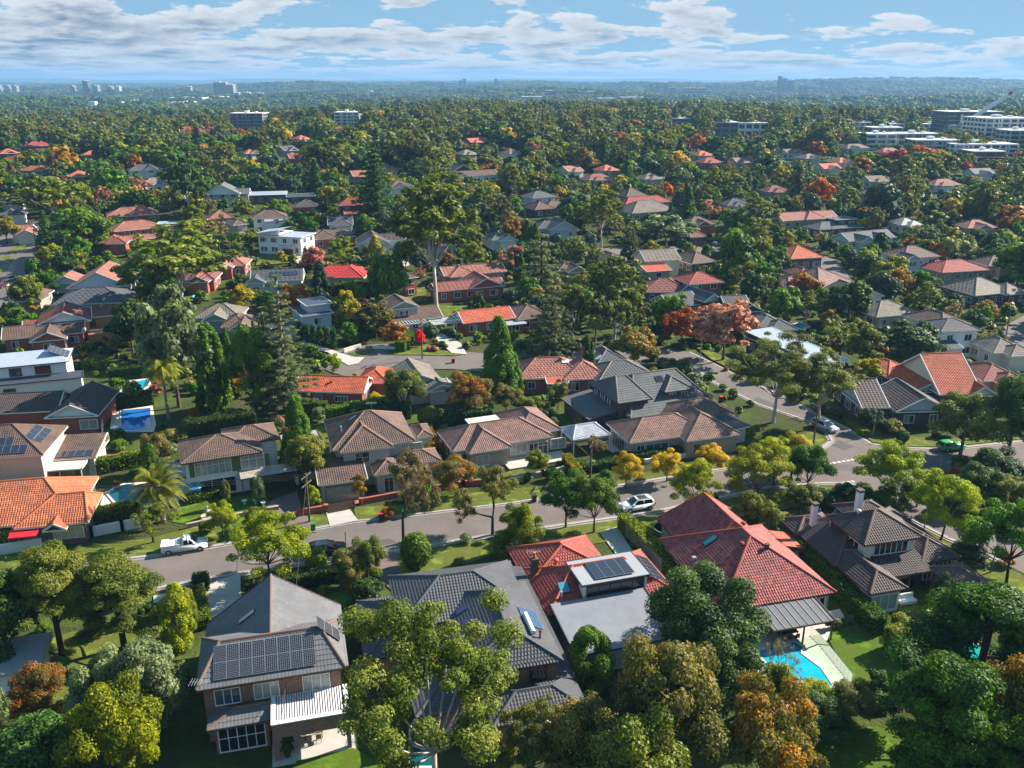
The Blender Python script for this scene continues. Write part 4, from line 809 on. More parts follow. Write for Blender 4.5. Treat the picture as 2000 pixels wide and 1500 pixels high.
# ------------------------------------------------------------------ across the street
H6 = house('orange tiled bungalow with red porch awning behind the clipped street hedge', 'orange tiled bungalow', (-195, 1047), [(0, 0, 19.2, 12.5, 3.0, 'hip', 27, {'off2': 4.6}), (12.6, -1.0, 8.3, 8.0, 3.0, 'hip', 29, {'off2': .9}), (16.0, -2.0, 2.6, 2.2, 2.8, 'gv', 32, {'open': 1})],
    WL['purple'], RF['orange'], 12, tile=2, trim=TRIMC, wins=[(1, 'f', 3.6, .9, 3.4, 1.5, 4, {'p': 1}), (0, 'f', 6.8, .9, 2.2, 1.3, 3), (1, 'r', 2, .9, 1.6, 1.3, 2)], extra={'clear': 1})
aw = MB(); aw.poly([(12.2, -2.2, 2.45), (15.4, -2.2, 2.45), (15.4, .0, 2.95), (12.2, .0, 2.95)]); aw.poly([(12.2, -2.2, 2.3), (15.4, -2.2, 2.3), (15.4, -2.2, 2.45), (12.2, -2.2, 2.45)]); aw.build('awning', [M('awning_red', (.62, .02, .03), .6, .05)], H6['root'])
chimney(H6, 6, 8, 5, 7.4, .7, .7, WL['redbrick'])
H7 = house('cream rendered two storey house with black solar panels on brown tiles', 'cream two storey house', (-128, 901), [(0, 0, 13.6, 10.5, 5.8, 'hip', 27), (13.0, 4.4, 5.8, 6.5, 3.1, 'sk', 10), (13.0, 1.6, 4.6, 3.2, 2.7, 'sk', 3, {'open': 1, 'rm': 1, 'posts': [(4.4, .15), (1.6, .15)]})],
    WL['beige'], RF['brown'], 9, tile=2, trim=TRIMC, wins=[(0, 'f', 6.2, 3.4, .9, 1.0, 2), (1, 'f', 2.0, .2, 2.0, 2.0, 2)], extra={'roofs': [RF['cream']]})
for r, (a, n) in enumerate(((5.0, 6), (6.1, 4), (7.2, 2))): solar(H7, 0, 'f', 5.2, .5 + r * 1.5, n, 1, 1.0, 1.42, SOLARB)
for i in range(3):
    for j in range(2): on_roof(H7, 0, 'r', 3 + i * 1.5, 1.2 + j * 1.2, panel_mesh(1.45, 1.1, SOLARB), 'solar_panel', .12)
solar(H7, 1, 'f', .3, .4, 4, 1, 1.2, 1.5, SOLARB)
H8 = house('dark brown tiled house with a white gable over red brick', 'white gabled red brick house', (86, 817), [(0, 0, None, 12, 3.1, 'gv', 26), (-12, 3.2, 13, 8, 3.1, 'gu', 26)], WL['redbrick'], RF['dkbrown'], None, fr=(191, 812), gab=WL['white'], wins=[(0, 'f', 4.6, .8, 2.6, 1.5, 2, {'p': 1})])
antenna(H8, 0, 'l', 5, 1.5)
H9 = house('white two storey house with a pale blue sheet roof and solar strip', 'blue roofed white house', (-70, 725), [(0, 0, None, 9.0, 5.8, 'hip', 17, {'off': 4.5, 'off2': 2.8}), (-.2, -1.7, 18.8, 2.4, 3.1, 'sk', 14, {'rm': 1, 'ov': .3})], WL['white'], RF['blue'], None, fr=(133, 706), tile=0, trim=TRIMD, wins=[(0, 'f', 6.3, 3.9, 1.8, 1.3, 2, {'p': 2}), (0, 'f', 10.4, 3.9, 2.4, 1.3, 2, {'p': 0}), (1, 'f', 5.6, .9, 1.8, 1.2, 2)], extra={'roofs': [RF['dsheet']]})
for i in range(2):
    for j in range(5): on_roof(H9, 0, 'r', 2.0 + i * 2.1, .3 + j * .72, panel_mesh(2.0, .7, SOLARB), 'solar_panel', .1)

H10 = house('long brown roofed red brick house with a front gable wing', 'long brown roofed brick house', (2, 664), [(0, 0, None, 7.5, 3.0, 'gu', 24), (5.6, -4.2, 7.0, 8, 3.0, 'gv', 26)], WL['redbrick'], RF['brown'], None, fr=(166, 649), auto=2)
H11 = house('orange brick house with white gable, raised terrace and rust tiles', 'orange brick house', (72, 636), [(0, 0, None, 11, 4.6, 'gv', 24), (10.6, 3.0, 8.5, 7, 4.6, 'gu', 24), (-3.2, .6, 6.5, 5, 2.9, 'sk', 18)], WL['orbrick'], RF['rust'], None, fr=(178, 626), gab=WL['white'])
tr_ = MB(); tr_.box(9.6, -2.6, -.2, 14.2, 2.6, 2.2); tr_.build('terrace', [M('terrace_orange', (.5, .2, .07))], H11['root'])
rl = MB(); rl.bar((9.6, -2.6, 3.1), (14.2, -2.6, 3.1), .06); rl.bar((14.2, -2.6, 3.1), (14.2, 2.6, 3.1), .06)
for k in range(24): rl.bar((9.6 + k * .2, -2.6, 2.2), (9.6 + k * .2, -2.6, 3.1), .03)
rl.bar((14.4, -2.6, 3.0), (19.0, -2.6, .9), .06); rl.build('railing', [TRIM], H11['root'])
sr_ = MB()
for k in range(12): sr_.box(14.25 + k * .38, -2.5, -.2, 14.63 + k * .38, -1.2, 2.1 - k * .18)
sr_.build('stair', [M('terrace_orange')], H11['root'])
house('blue grey hip roof striped with tree shadows between orange tiled gables', 'blue grey hip roof', (100, 596), [(0, 0, 17, 12.5, 3.0, 'hip', 22)], WL['grey'], RF['dkgrey'], 10, tile=1)
house('terracotta gabled house with pale grey gable wall', 'terracotta gabled house', (130, 563), [(0, 0, None, 15, 3.0, 'gv', 27), (-6, 6, 8, 7, 3.0, 'gv', 25)], WL['grey'], RF['terra'], None, fr=(251, 557), tile=1, gab=WL['blue'])
H12 = house('white two storey house with dark hip roof and green shutters', 'white house with green shutters', (353, 907), [(0, 0, None, 8.2, 5.6, 'hip', 24, {'off': 5.0}), (6.0, 4, 7.5, 6.4, 5.6, 'hip', 22), (-2.0, .8, 3.2, 5.6, 3.3, 'flat', 0, {'rm': 1, 'ov': .1}), (14.2, -.9, 5.6, 11, 2.8, 'sk', 4, {'rm': 2}), (7.2, -1.6, 7.6, 2.2, 2.7, 'sk', 10, {'open': 1, 'rm': 2, 'posts': [(.2, .15), (3.7, .15)]})],
    WL['white'], RF['brown'], None, fr=(513, 883), tile=2, trim=TRIMB, extra={'roofs': [RF['white'], RF['corr']], 'clear': 1}, wins=[(0, 'f', 1.2, 3.3, 4.6, 1.9, 6, {'p': 1, 'fr': TRIM, 'tr': .72}), (0, 'f', 7.2, 3.3, 3.0, 1.9, 3, {'p': 1, 'fr': TRIM, 'tr': .72}), (0, 'f', 1.6, .3, 4.6, 2.2, 3, {'p': 0, 'fr': TRIM}), (0, 'f', 8.0, .1, 1.0, 2.0, 2, {'p': 0, 'fr': TRIM}), (3, 'f', .4, 0, 4.4, 2.2, 1, {'p': 0, 'fr': TRIMB, 'door': 1})])
for s in (.45, 5.95, 6.5, 10.35): shutter(H12, 0, 'f', s, 3.25, .65, 2.0, M('shutter_green', (.11, .17, .05), .6, .1))
H13 = house('brown tiled two storey house with grey walls and a hipped porch', 'brown tiled two storey house', (649, 880), [(0, 0, None, 11.5, 5.6, 'hip', 28, {'off': 5.4}), (.9, -1.2, 7.4, 6.0, 5.6, 'hip', 30, {'dir': 'v', 'off': 3.7, 'off2': .4}), (8.0, -2.4, 6.8, 4.6, 3.1, 'hip', 24), (5.0, -4.3, 4.2, 4.6, 3.0, 'hip', 28), (-2.6, -5.2, 6.6, 6.2, 3.0, 'sk', 12), (12.8, 5.5, 2.6, 5, 3.6, 'hip', 24)],
    WL['grey'], RF['brown'], None, fr=(812, 861), tile=2, trim=TRIMC, cap=RF['pink'], wins=[(1, 'f', 1.6, 3.6, 1.9, 1.5, 2, {'p': 0, 'tr': .5}), (0, 'f', 9.2, 3.7, 2.9, 1.4, 3, {'p': 1, 'tr': .5}), (4, 'f', .5, .05, 4.6, 2.3, 1, {'p': 1, 'fr': TRIMB, 'door': 1}), (3, 'f', .9, .1, 1.2, 2.1, 2, {'p': 0})], extra={'clear': 1})
antenna(H13, 0, 'f', 6.4, 6.0, 1.6); skylight(H13, 0, 'l', 5.4, 3.6, .5, 1.3, GLASS('skylight_pale')); vent(H13, 0, 'l', 7.6, 2.0)
H14 = house('pinkish brown tiled bungalow with french doors and a terrace', 'pinkish tiled bungalow', (885, 882), [(0, 0, None, 8.2, 3.1, 'hip', 27), (1.9, -1.7, 6.6, 6, 3.1, 'hip', 31, {'dir': 'v', 'off': 3.2, 'off2': .3}), (10.6, 2.0, 7.5, 10, 3.1, 'hip', 27), (5.5, 7.5, 6.5, 3.6, 3.2, 'flat', 0, {'rm': 1})],
    WL['palebrick'], RF['pink'], None, fr=(1081, 852), tile=2, trim=TRIM, cap=RF['brown'], wins=[(0, 'f', 8.6, .9, 2.6, 1.6, 3, {'p': 1}), (0, 'f', 11.6, .1, 3.0, 2.1, 4, {'p': 0}), (0, 'f', 15.2, .8, 2.4, 1.6, 2, {'p': 1}), (1, 'f', .8, .8, 1.8, 1.5, 2, {'p': 1}), (0, 'f', .2, .8, 1.5, 1.5, 2), (0, 'l', 2.5, .9, 2, 1.3, 2)], extra={'roofs': [RF['cream']], 'clear': 1})
te = MB(); te.box(7.6, -3.0, -.3, 17.4, .45, .35); te.build('terrace', [WL['beige']], H14['root'])
H15 = house('brown tiled bungalow dappled with shade, trimmed in pale blue', 'pale blue trimmed bungalow', (1229, 866), [(0, 0, None, 8.5, 3.0, 'hip', 26, {'off': 4.2}), (8.4, -2.0, 9.4, 8.0, 3.0, 'hip', 27, {'dir': 'v', 'off': 4.4, 'off2': .5}), (10.2, 4.5, 11, 8.4, 3.1, 'hip', 26)], WL['palebrick'], RF['pink'], None, fr=(1390, 845), tile=2, trim=M('trim_pale_blue', (.45, .58, .66), .6, .04), cap=RF['brown'],
    wins=[(0, 'f', 1.0, .6, 1.2, 1.6, 2, {'tr': .5, 'p': 0}), (0, 'f', 2.6, .6, 3.6, 1.6, 3, {'p': 2}), (1, 'f', 1, .8, 2.2, 1.4, 2), (0, 'l', 1.2, .1, 4.2, 2.1, 5, {'p': 0})], extra={'clear': 1})
antenna(H15, 0, 'l', 4.5, 2.5)
house('small pale grey tiled garden pavilion with open sides', 'garden pavilion', (1119, 860), [(0, 0, None, 5.2, 2.7, 'hip', 25, {'open': 1, 'posts': [(.3, .3), (.3, 4.9), (6.3, .3), (6.3, 4.9)], 'off': 1.6})], WL['white'], M('roof_pale_grey', (.42, .44, .47), .7, .06, kind='tile'), None, fr=(1193, 849), tile=2, cat='pavilion', name='pavilion')
house('grey hip roofed outbuilding striped with branch shadows', 'grey outbuilding', (1413, 844), [(0, 0, None, 5.5, 2.7, 'hip', 25)], WL['beige'], RF['slate'], None, fr=(1466, 832), tile=1, cat='outbuilding', name='outbuilding')
H16 = house('large slate roofed house with a dormer above a long front slope', 'slate roofed dormer house', (1232, 817), [(0, 0, None, 14, 3.0, 'hip', 34, {'off': 4, 'off2': 4.4}), (-1.6, 1.4, 6.2, 10.5, 5.2, 'hip', 27, {'dir': 'u', 'off': 2.2}), (7.4, 2.2, 5.4, 6.2, 5.6, 'hip', 30, {'dir': 'v', 'off': 2.7, 'off2': .4}), (-6.4, 2.0, 5.6, 11, 2.8, 'skl', 9)], WL['dark'], RF['slate'], None, fr=(1404, 791), tile=3, trim=TRIMD, cap=RF['tan'],
    wins=[(2, 'f', .7, 4.4, 1.1, .8, 2, {'fr': TRIM, 'p': 2}), (2, 'f', 3.0, 4.4, 1.1, .8, 2, {'fr': TRIM, 'p': 2}), (1, 'l', 3.0, 3.4, 1.4, 1.5, 2, {'fr': TRIM, 'p': 2}), (1, 'l', 5.6, 3.4, .7, 1.5, 1, {'fr': TRIM, 'p': 2}), (1, 'l', .9, 3.4, .7, 1.5, 1, {'fr': TRIM, 'p': 2})], extra={'clear': 1})
skylight(H16, 0, 'f', 7.6, 6.2, 1.3, 1.2, GLASS('skylight_dark', (.02, .02, .025)))
H17 = house('black and brown hip roofed house with two white skylights', 'hip roofed house with two skylights', (1168, 747), [(0, 0, None, 9, 3.0, 'hip', 26), (1.5, 6, 9, 11, 3.0, 'hip', 29)], WL['purple'], RF['dkgrey'], None, fr=(1283, 735), tile=1, cap=RF['tan'])
for a in (4.0, 7.2): skylight(H17, 1, 'l', a, 2.2, 1.0, 1.3, TRIM, TRIM)
antenna(H17, 1, 'l', 5, 4)
H18 = house('pink tiled red brick bungalow beside the tall clipped cypress', 'pink tiled brick bungalow', (1011, 741), [(0, 0, None, 9.5, 3.0, 'hip', 27, {'off': 4}), (8.2, -1.4, 8.5, 7, 3.0, 'hip', 27, {'dir': 'v', 'off': 4, 'off2': .5}), (5.0, -2.2, 4, 3, 2.7, 'sk', 10, {'rm': 1, 'open': 1, 'posts': [(.2, .2), (3.8, .2)]})], WL['redbrick'], RF['terra'], None, fr=(1142, 736), tile=1, extra={'roofs': [RF['redsheet']]}, wins=[(1, 'f', 1.0, .8, 1.4, 1.5, 2), (1, 'f', 4.2, .8, 2.4, 1.5, 3), (0, 'f', 1.5, 1, 1.2, 1.2, 2)])
skylight(H18, 0, 'f', 8.6, 3.6, 1.4, .9, TRIM, METAL); chimney(H18, 13, 6, 4, 6.5, .6, .6, WL['redbrick'])
house('weathered grey brown gable roof house streaked with lichen', 'streaked gable roof house', (778, 757), [(0, 0, None, 10.5, 2.9, 'gv', 24), (4.5, -3.6, 5.2, 4.5, 2.7, 'gv', 22), (1.6, -2.2, 7.5, 3.5, 2.7, 'sk', 8)], WL['beige'], RF['tan'], None, fr=(867, 747), tile=1)
H19 = house('orange red tiled brick house with white gable end', 'white gable ended brick house', (573, 764), [(0, 0, None, 7.4, 3.0, 'gu', 24), (9.5, 5.5, 6.0, 7.5, 3.0, 'hip', 26)], WL['redbrick'], RF['orred'], None, fr=(711, 768), tile=2, gab=WL['white'], wins=[(0, 'f', 3.0, 1.0, 1.3, 1.2, 2, {'tr': .5}), (0, 'f', 6.6, 1.2, 2.2, .9, 4), (0, 'f', .7, .1, 1.4, 2.0, 2), (0, 'r', 1.4, .9, 1.0, 1.5, 2), (0, 'r', 4.0, .9, 1.0, 1.5, 2)], extra={'clear': 1})
vent(H19, 0, 'f', 6.2, 2.4, 'box', RF['red'])
for x in (2.6, 4.0):
    ac = MB(); ac.box(x, -.2, .05, x + .9, .35, .85); ac.build('air_conditioner', [TRIM], H19['root'])

# ------------------------------------------------------------------ the middle distance: (label, ref, front eave pixels, blocks, wall, roof)
def row(label, ref, fl, fr, blocks, wall, roof, **kw):
    kw.setdefault('tile', 1); kw.setdefault('auto', 2)
    blocks = [(b[0], b[1], *b[2:]) for b in blocks]
    return house(label, ref, fl, blocks, WL[wall], RF[roof], kw.pop('ang', None), fr=fr, **kw)
N_ = None
row('white modern cubic house with stacked flat roofs and black glazing', 'white cubic house', (590, 618), (652, 610), [(0, 0, N_, 10, 5.8, 'flat', 0, {'sheet': 1}), (1.5, 1.5, 6, 7, 7.6, 'flat', 0, {'sheet': 1}), (-6, 2, 7, 8, 3.2, 'hip', 20)], 'blue', 'dsheet', tile=0, trim=TRIM)
H21 = row('beige two storey house with white pergola and gabled upper storey', 'beige pergola house', (757, 631), (866, 619), [(0, 0, N_, 8, 3.0, 'gu', 24), (.8, 1.2, 7.2, 8, 5.6, 'gv', 24), (9.5, -4.2, 5.6, 4.6, 2.6, 'flat', 0, {'open': 1, 'rm': 1, 'posts': [(.3, .3), (5.3, .3)]})], 'grey', 'brown', extra={'roofs': [RF['white']]})
pgm = MB(); pgm.bar((.2, -2.4, 2.8), (8.6, -2.4, 2.8), .15, .2)
for k in range(12): pgm.bar((.4 + k * .72, -2.7, 2.95), (.4 + k * .72, .3, 2.95), .1, .14)
for x in (.4, 4.2, 8.4): pgm.bar((x, -2.4, -.3), (x, -2.4, 2.8), .18)
pgm.build('pergola', [TRIM], H21['root'])
row('orange tiled long brick house with a white gable end', 'orange tiled long house', (905, 632), (1008, 621), [(0, 0, N_, 8, 3.0, 'gu', 24)], 'redbrick', 'orred', gab=WL['white'])
row('red brick house with rust gable wing facing the tall gum', 'rust gabled brick house', (851, 570), (988, 557), [(0, 0, N_, 7, 3.0, 'gu', 23), (9.0, -.8, 9, 10, 3.2, 'gv', 27)], 'redbrick', 'rust')
row('long terracotta roofed house behind the rust gabled one', 'long terracotta house', (868, 540), (990, 530), [(0, 0, N_, 8, 3.0, 'gu', 23), (1, -2, 8, 10, 3.0, 'hip', 26)], 'palebrick', 'terra')
row('dark brown hipped house with a white carport by the cedar', 'dark hipped house by the cedar', (1010, 625), (1078, 618), [(0, 0, N_, 10, 2.9, 'hip', 25), (-3.5, -2, 5, 4, 2.5, 'flat', 0, {'rm': 1})], 'redbrick', 'brown', extra={'roofs': [RF['white']]})
row('house with a vivid red painted roof above pale brick', 'vivid red roofed house', (608, 540), (714, 540), [(0, 0, N_, 9, 3.0, 'hip', 25), (6, -1.5, 8, 7, 3.0, 'hip', 28, {'dir': 'v', 'off': 4, 'off2': .4})], 'palebrick', 'bright')
H25 = row('grey roofed house with a row of solar panels along its ridge', 'grey house with ridge panels', (488, 551), (592, 546), [(0, 0, N_, 9, 3.4, 'gu', 26), (-1, -1.4, 5, 10, 3.4, 'gv', 30)], 'blue', 'dkgrey')
solar(H25, 0, 'f', 5, 2.2, 7, 1, 1.0, 1.6, SOLARB)
H26 = row('white modern two storey house with garage and skillion roof', 'white modern garage house', (499, 459), (588, 466), [(0, 0, N_, 9, 5.6, 'flat', 0), (-.4, .6, 8.0, 8, 6.0, 'skl', 9), (8, -1.2, 5.4, 8, 2.9, 'flat', 0)], 'white', 'blue', tile=0, wins=[(2, 'f', .7, .1, 3.6, 2.1, 1, {'door': 1, 'p': 0})])
H27 = row('brown tiled red brick house with a strip of solar panels', 'brown tiled solar house', (602, 466), (695, 460), [(0, 0, N_, 8, 3.0, 'hip', 24), (1, -2.4, 8, 7, 3.0, 'hip', 26, {'dir': 'v', 'off': 4, 'off2': .4})], 'redbrick', 'brown')
solar(H27, 0, 'f', 9, 1.2, 6, 1, 1.1, 1.7, SOLARB)
row('dark roofed house with a pale blue gable behind the vivid red roof', 'pale blue gabled house', (700, 478), (763, 475), [(0, 0, N_, 10, 3.0, 'gv', 27), (6, 5, 9, 7, 3.0, 'gu', 24)], 'blue', 'dkbrown', gab=WL['white'])
row('red tiled two storey brick house beside the tall dark conifer', 'red two storey house', (662, 402), (720, 399), [(0, 0, N_, 7.5, 5.8, 'hip', 29), (1.5, -2.4, 10, 3.4, 3.1, 'sk', 20)], 'purple', 'red')
row('terracotta hip roofed house above the lower terracotta one', 'upper terracotta house', (208, 424), (312, 416), [(0, 0, N_, 10, 3.2, 'hip', 24), (3, -1, 9, 8, 3.2, 'hip', 26)], 'redbrick', 'terra')
row('broad terracotta roofed brick house with a lower wing', 'broad terracotta house', (222, 452), (318, 440), [(0, 0, N_, 9, 5.4, 'hip', 24), (-1, -4.5, 13, 5, 2.9, 'hip', 22)], 'redbrick', 'terra')
row('flat teal roofed outbuilding beside the terracotta houses', 'teal flat roof', (306, 438), (346, 436), [(0, 0, N_, 6, 3.0, 'flat', 0)], 'grey', 'blue', tile=0)
row('grey roofed house with a white half timbered gable', 'half timbered gable house', (399, 380), (468, 378), [(0, 0, N_, 10, 5.0, 'gv', 28), (6, 3, 10, 7, 4.6, 'gu', 26)], 'grey', 'grey', gab=WL['white'])
row('long flat roofed pale blue house with wide eaves', 'long flat roofed house', (477, 382), (560, 379), [(0, 0, N_, 12, 3.4, 'flat', 0)], 'dark', 'blue', tile=0)
row('low dark flat roofed house with a carport and a small white van', 'low dark flat house', (560, 385), (617, 382), [(0, 0, N_, 10, 3.0, 'flat', 0)], 'dark', 'dsheet', tile=0)
row('brown hip roofed house with a white glazed sunroom', 'glazed sunroom house', (492, 428), (562, 424), [(0, 0, N_, 9, 5.0, 'hip', 25), (4, -2.2, 7, 3, 4.4, 'sk', 8, {'rm': 1})], 'white', 'brown', extra={'roofs': [RF['white']]})
row('terracotta hip roof peeping from behind the big bushy gum', 'peeping terracotta roof', (408, 428), (458, 424), [(0, 0, N_, 9, 3.0, 'hip', 27)], 'redbrick', 'terra')
row('brown tiled brick house half hidden by the leafless tree', 'half hidden brown house', (455, 440), (486, 436), [(0, 0, N_, 10, 5, 'hip', 25)], 'palebrick', 'brown')
row('dark green roofed brick house under a row of conifers', 'green roofed brick house', (575, 405), (625, 402), [(0, 0, N_, 9, 3, 'hip', 24)], 'redbrick', 'dkbrown')
row('brown roofed house with dark striped awnings beyond the pale gum', 'brown house beyond the pale gum', (790, 545), (818, 540), [(0, 0, N_, 9, 5.2, 'hip', 25)], 'redbrick', 'brown')
row('white porticoed house with a brown roof near the golden tree', 'white porticoed house', (762, 368), (815, 364), [(0, 0, N_, 10, 5.5, 'hip', 26), (1, -2, 7, 4, 5.5, 'gv', 24)], 'white', 'brown')
# right hand half
H30 = row('dark bungalow with a pale blue shingled front gable', 'blue gabled bungalow', (1684, 798), (1745, 806), [(0, 0, N_, 12, 3.0, 'gu', 27), (4.8, -2.0, 9.2, 10, 3.0, 'gv', 27)], 'dark', 'dkbrown', ang=4, gab=WL['blue'], trim=TRIM)
H31 = row('vermilion tiled house with a tall white gable and dormer', 'vermilion tiled house', (1835, 771), (1934, 780), [(0, 0, N_, 15, 3.6, 'gu', 33), (-3.0, 3, 5, 11, 3.0, 'skl', 24), (5, -.8, 5, 5, 3.4, 'gv', 32)], 'purple', 'orred', ang=6, gab=WL['cream'], tile=2)
row('low vermilion roofed wing behind the white gable', 'low vermilion wing', (1735, 738), (1800, 728), [(0, 0, N_, 9, 3.0, 'hip', 22)], 'purple', 'orred')
row('grey hipped house behind the vermilion roof', 'grey hipped house', (1840, 735), (1905, 728), [(0, 0, N_, 10, 3.2, 'hip', 25), (6, -3, 8, 8, 3, 'hip', 25)], 'palebrick', 'slate')
row('pale blue sheet roofed house half buried in gum trees', 'pale blue sheet roof', (1604, 714), (1660, 704), [(0, 0, N_, 22, 3.2, 'sk', 3)], 'dark', 'blue', tile=0)
row('cream two storey house with a hipped brown roof by the street poles', 'cream hipped house', (1842, 640), (1898, 632), [(0, 0, N_, 11, 6.0, 'hip', 24)], 'cream', 'brown')
row('white two storey house with dark skirt roof below the cream one', 'white skirt roofed house', (1824, 683), (1895, 690), [(0, 0, N_, 8, 3.1, 'sk', 12), (3, 3, 9, 8, 5.8, 'hip', 22)], 'white', 'dkgrey', ang=8)
row('maroon tiled brick house with bay windows', 'maroon tiled house', (1257, 571), (1348, 571), [(0, 0, N_, 10, 3.1, 'hip', 27)], 'purple', 'rust')
row('maroon roofed house with a white upper balcony', 'white balcony house', (1345, 556), (1415, 551), [(0, 0, N_, 9, 5.2, 'hip', 24)], 'purple', 'red')
row('black tiled house with a small white gable beside the red maple', 'white gabled black roof', (1376, 590), (1412, 585), [(0, 0, N_, 10, 4.0, 'gv', 30), (-8, 2, 9, 9, 3, 'gu', 26)], 'purple', 'dkgrey', gab=WL['white'])
row('tan sheet roofed house with a raised timber deck', 'tan roofed deck house', (1261, 511), (1331, 508), [(0, 0, N_, 10, 4.4, 'gu', 25)], 'cream', 'tan')
row('dark brown hipped house beside the white parked car', 'hipped house by the white car', (1185, 519), (1241, 514), [(0, 0, N_, 14, 3, 'hip', 26)], 'purple', 'brown')
row('small brick shed with an orange roof', 'orange roofed shed', (1264, 531), (1313, 528), [(0, 0, N_, 5, 2.8, 'sk', 10)], 'palebrick', 'redsheet', tile=0, cat='shed', name='garden_shed')
row('brown gabled brick house next to the tan roofed one', 'brown gabled brick house', (1352, 516), (1402, 511), [(0, 0, N_, 12, 3, 'hip', 28)], 'purple', 'brown')
row('bright orange red hip roofed house on the lane', 'orange hip roof on the lane', (1544, 506), (1610, 502), [(0, 0, N_, 12, 3.6, 'hip', 27)], 'purple', 'orred')
row('wide pinkish hip roofed house with an angled wing', 'wide pinkish hip roof', (1600, 563), (1670, 551), [(0, 0, N_, 14, 3, 'hip', 27), (-9, 2, 10, 9, 3, 'hip', 25)], 'beige', 'pink')
row('white walled gable house behind the dark round tree', 'white walled gable house', (1668, 583), (1728, 578), [(0, 0, N_, 12, 4.2, 'gv', 22)], 'white', 'dkbrown', gab=WL['white'])
row('brown and cream two storey house with stacked bay gables', 'stacked bay gable house', (1765, 505), (1838, 500), [(0, 0, N_, 10, 5.6, 'hip', 26), (-1, -2, 6, 6, 5.2, 'gv', 28), (8, -3, 7, 7, 3.2, 'hip', 25)], 'blue', 'brown')
row('red sheet roofed house with pale vents among palms', 'red roof among palms', (1840, 533), (1935, 527), [(0, 0, N_, 11, 3, 'hip', 22)], 'palebrick', 'red')
row('tan brown hip roof at the edge beyond the street poles', 'tan roof beyond the poles', (1905, 578), (1985, 570), [(0, 0, N_, 12, 3, 'hip', 26), (8, -2, 8, 8, 3, 'hip', 26)], 'purple', 'tan')
row('long grey brown roof below the white walled gable', 'long grey brown roof', (1712, 620), (1798, 612), [(0, 0, N_, 10, 3, 'hip', 25)], 'palebrick', 'tan')
row('long pink roofed house with a red hipped end', 'long pink roofed house', (1530, 432), (1640, 424), [(0, 0, N_, 10, 3, 'gu', 24), (9, -1, 9, 10, 3.2, 'hip', 28)], 'palebrick', 'terra')
row('slate blue modern house with a glazed flat upper level', 'slate blue modern house', (1600, 449), (1690, 441), [(0, 0, N_, 9, 3.2, 'hip', 22), (9, 2, 9, 7, 5.8, 'flat', 0)], 'dark', 'dkgrey')
row('grey gabled cottage row behind the yellow shrub', 'grey gabled cottages', (1660, 472), (1750, 462), [(0, 0, N_, 9, 3, 'gu', 25), (2, -3, 6, 7, 3, 'gv', 30), (10, -2, 6, 7, 3, 'gv', 30)], 'blue', 'slate')
row('light grey hip roof beside a red one on the rise', 'light grey hip roof', (1235, 417), (1322, 412), [(0, 0, N_, 13, 3, 'hip', 28)], 'palebrick', 'tan')
row('red roof peeping above the light grey hip', 'red roof above the grey hip', (1222, 400), (1312, 395), [(0, 0, N_, 8, 3.6, 'hip', 28)], 'redbrick', 'red')
row('brown brick two storey house with hip roof on the rise', 'brown two storey on the rise', (1224, 384), (1265, 382), [(0, 0, N_, 10, 5.8, 'hip', 30)], 'purple', 'brown')
row('grey two storey house in the cluster behind the cypress pair', 'grey cluster house', (1040, 387), (1088, 384), [(0, 0, N_, 9, 5.6, 'hip', 22)], 'blue', 'slate')
row('brown hipped house in front of the grey cluster', 'hipped house of the cluster', (1045, 410), (1085, 408), [(0, 0, N_, 10, 3, 'hip', 28), (6, 2, 12, 8, 3, 'hip', 25)], 'purple', 'brown')
row('pale weatherboard cottage with a blue grey front gable', 'weatherboard cottage', (1075, 450), (1130, 449), [(0, 0, N_, 10, 3.2, 'gv', 30), (-3, 4, 12, 8, 3.2, 'hip', 26)], 'blue', 'dkgrey', gab=WL['blue'])
row('white villa with a long brown roof and palm in front', 'white villa with the palm', (880, 346), (975, 341), [(0, 0, N_, 8, 3.4, 'gu', 25), (2, -3, 6, 8, 3.4, 'gv', 28)], 'white', 'brown')
row('dark grey gabled house with red lower roof beyond the gum', 'grey gable with red lower roof', (885, 335), (925, 333), [(0, 0, N_, 9, 4, 'gv', 28)], 'dark', 'dkgrey')
row('white rendered manor with grey gables and a white chimney', 'white rendered manor', (252, 334), (318, 330), [(0, 0, N_, 9, 4.6, 'hip', 26), (6, -2, 6, 8, 4.8, 'gv', 32)], 'white', 'dkgrey')
row('brown roofed house below the white manor', 'brown house below the manor', (283, 362), (335, 356), [(0, 0, N_, 9, 3.4, 'hip', 26)], 'white', 'tan')
row('terracotta gable roof below the white manor chimney', 'terracotta gable below the manor', (322, 348), (350, 344), [(0, 0, N_, 10, 3.4, 'hip', 30)], 'redbrick', 'terra')
row('broad coral tiled roof under the feathery gum', 'broad coral tiled roof', (160, 305), (222, 302), [(0, 0, N_, 10, 3.2, 'hip', 24)], 'redbrick', 'orange')
row('red tiled hip roof high on the far rise', 'red hip roof on the far rise', (52, 286), (104, 284), [(0, 0, N_, 10, 4, 'hip', 26)], 'redbrick', 'red')
row('small orange roofed cottage pair by the road end', 'small orange cottages', (38, 333), (84, 334), [(0, 0, N_, 8, 3, 'hip', 26)], 'palebrick', 'orange')
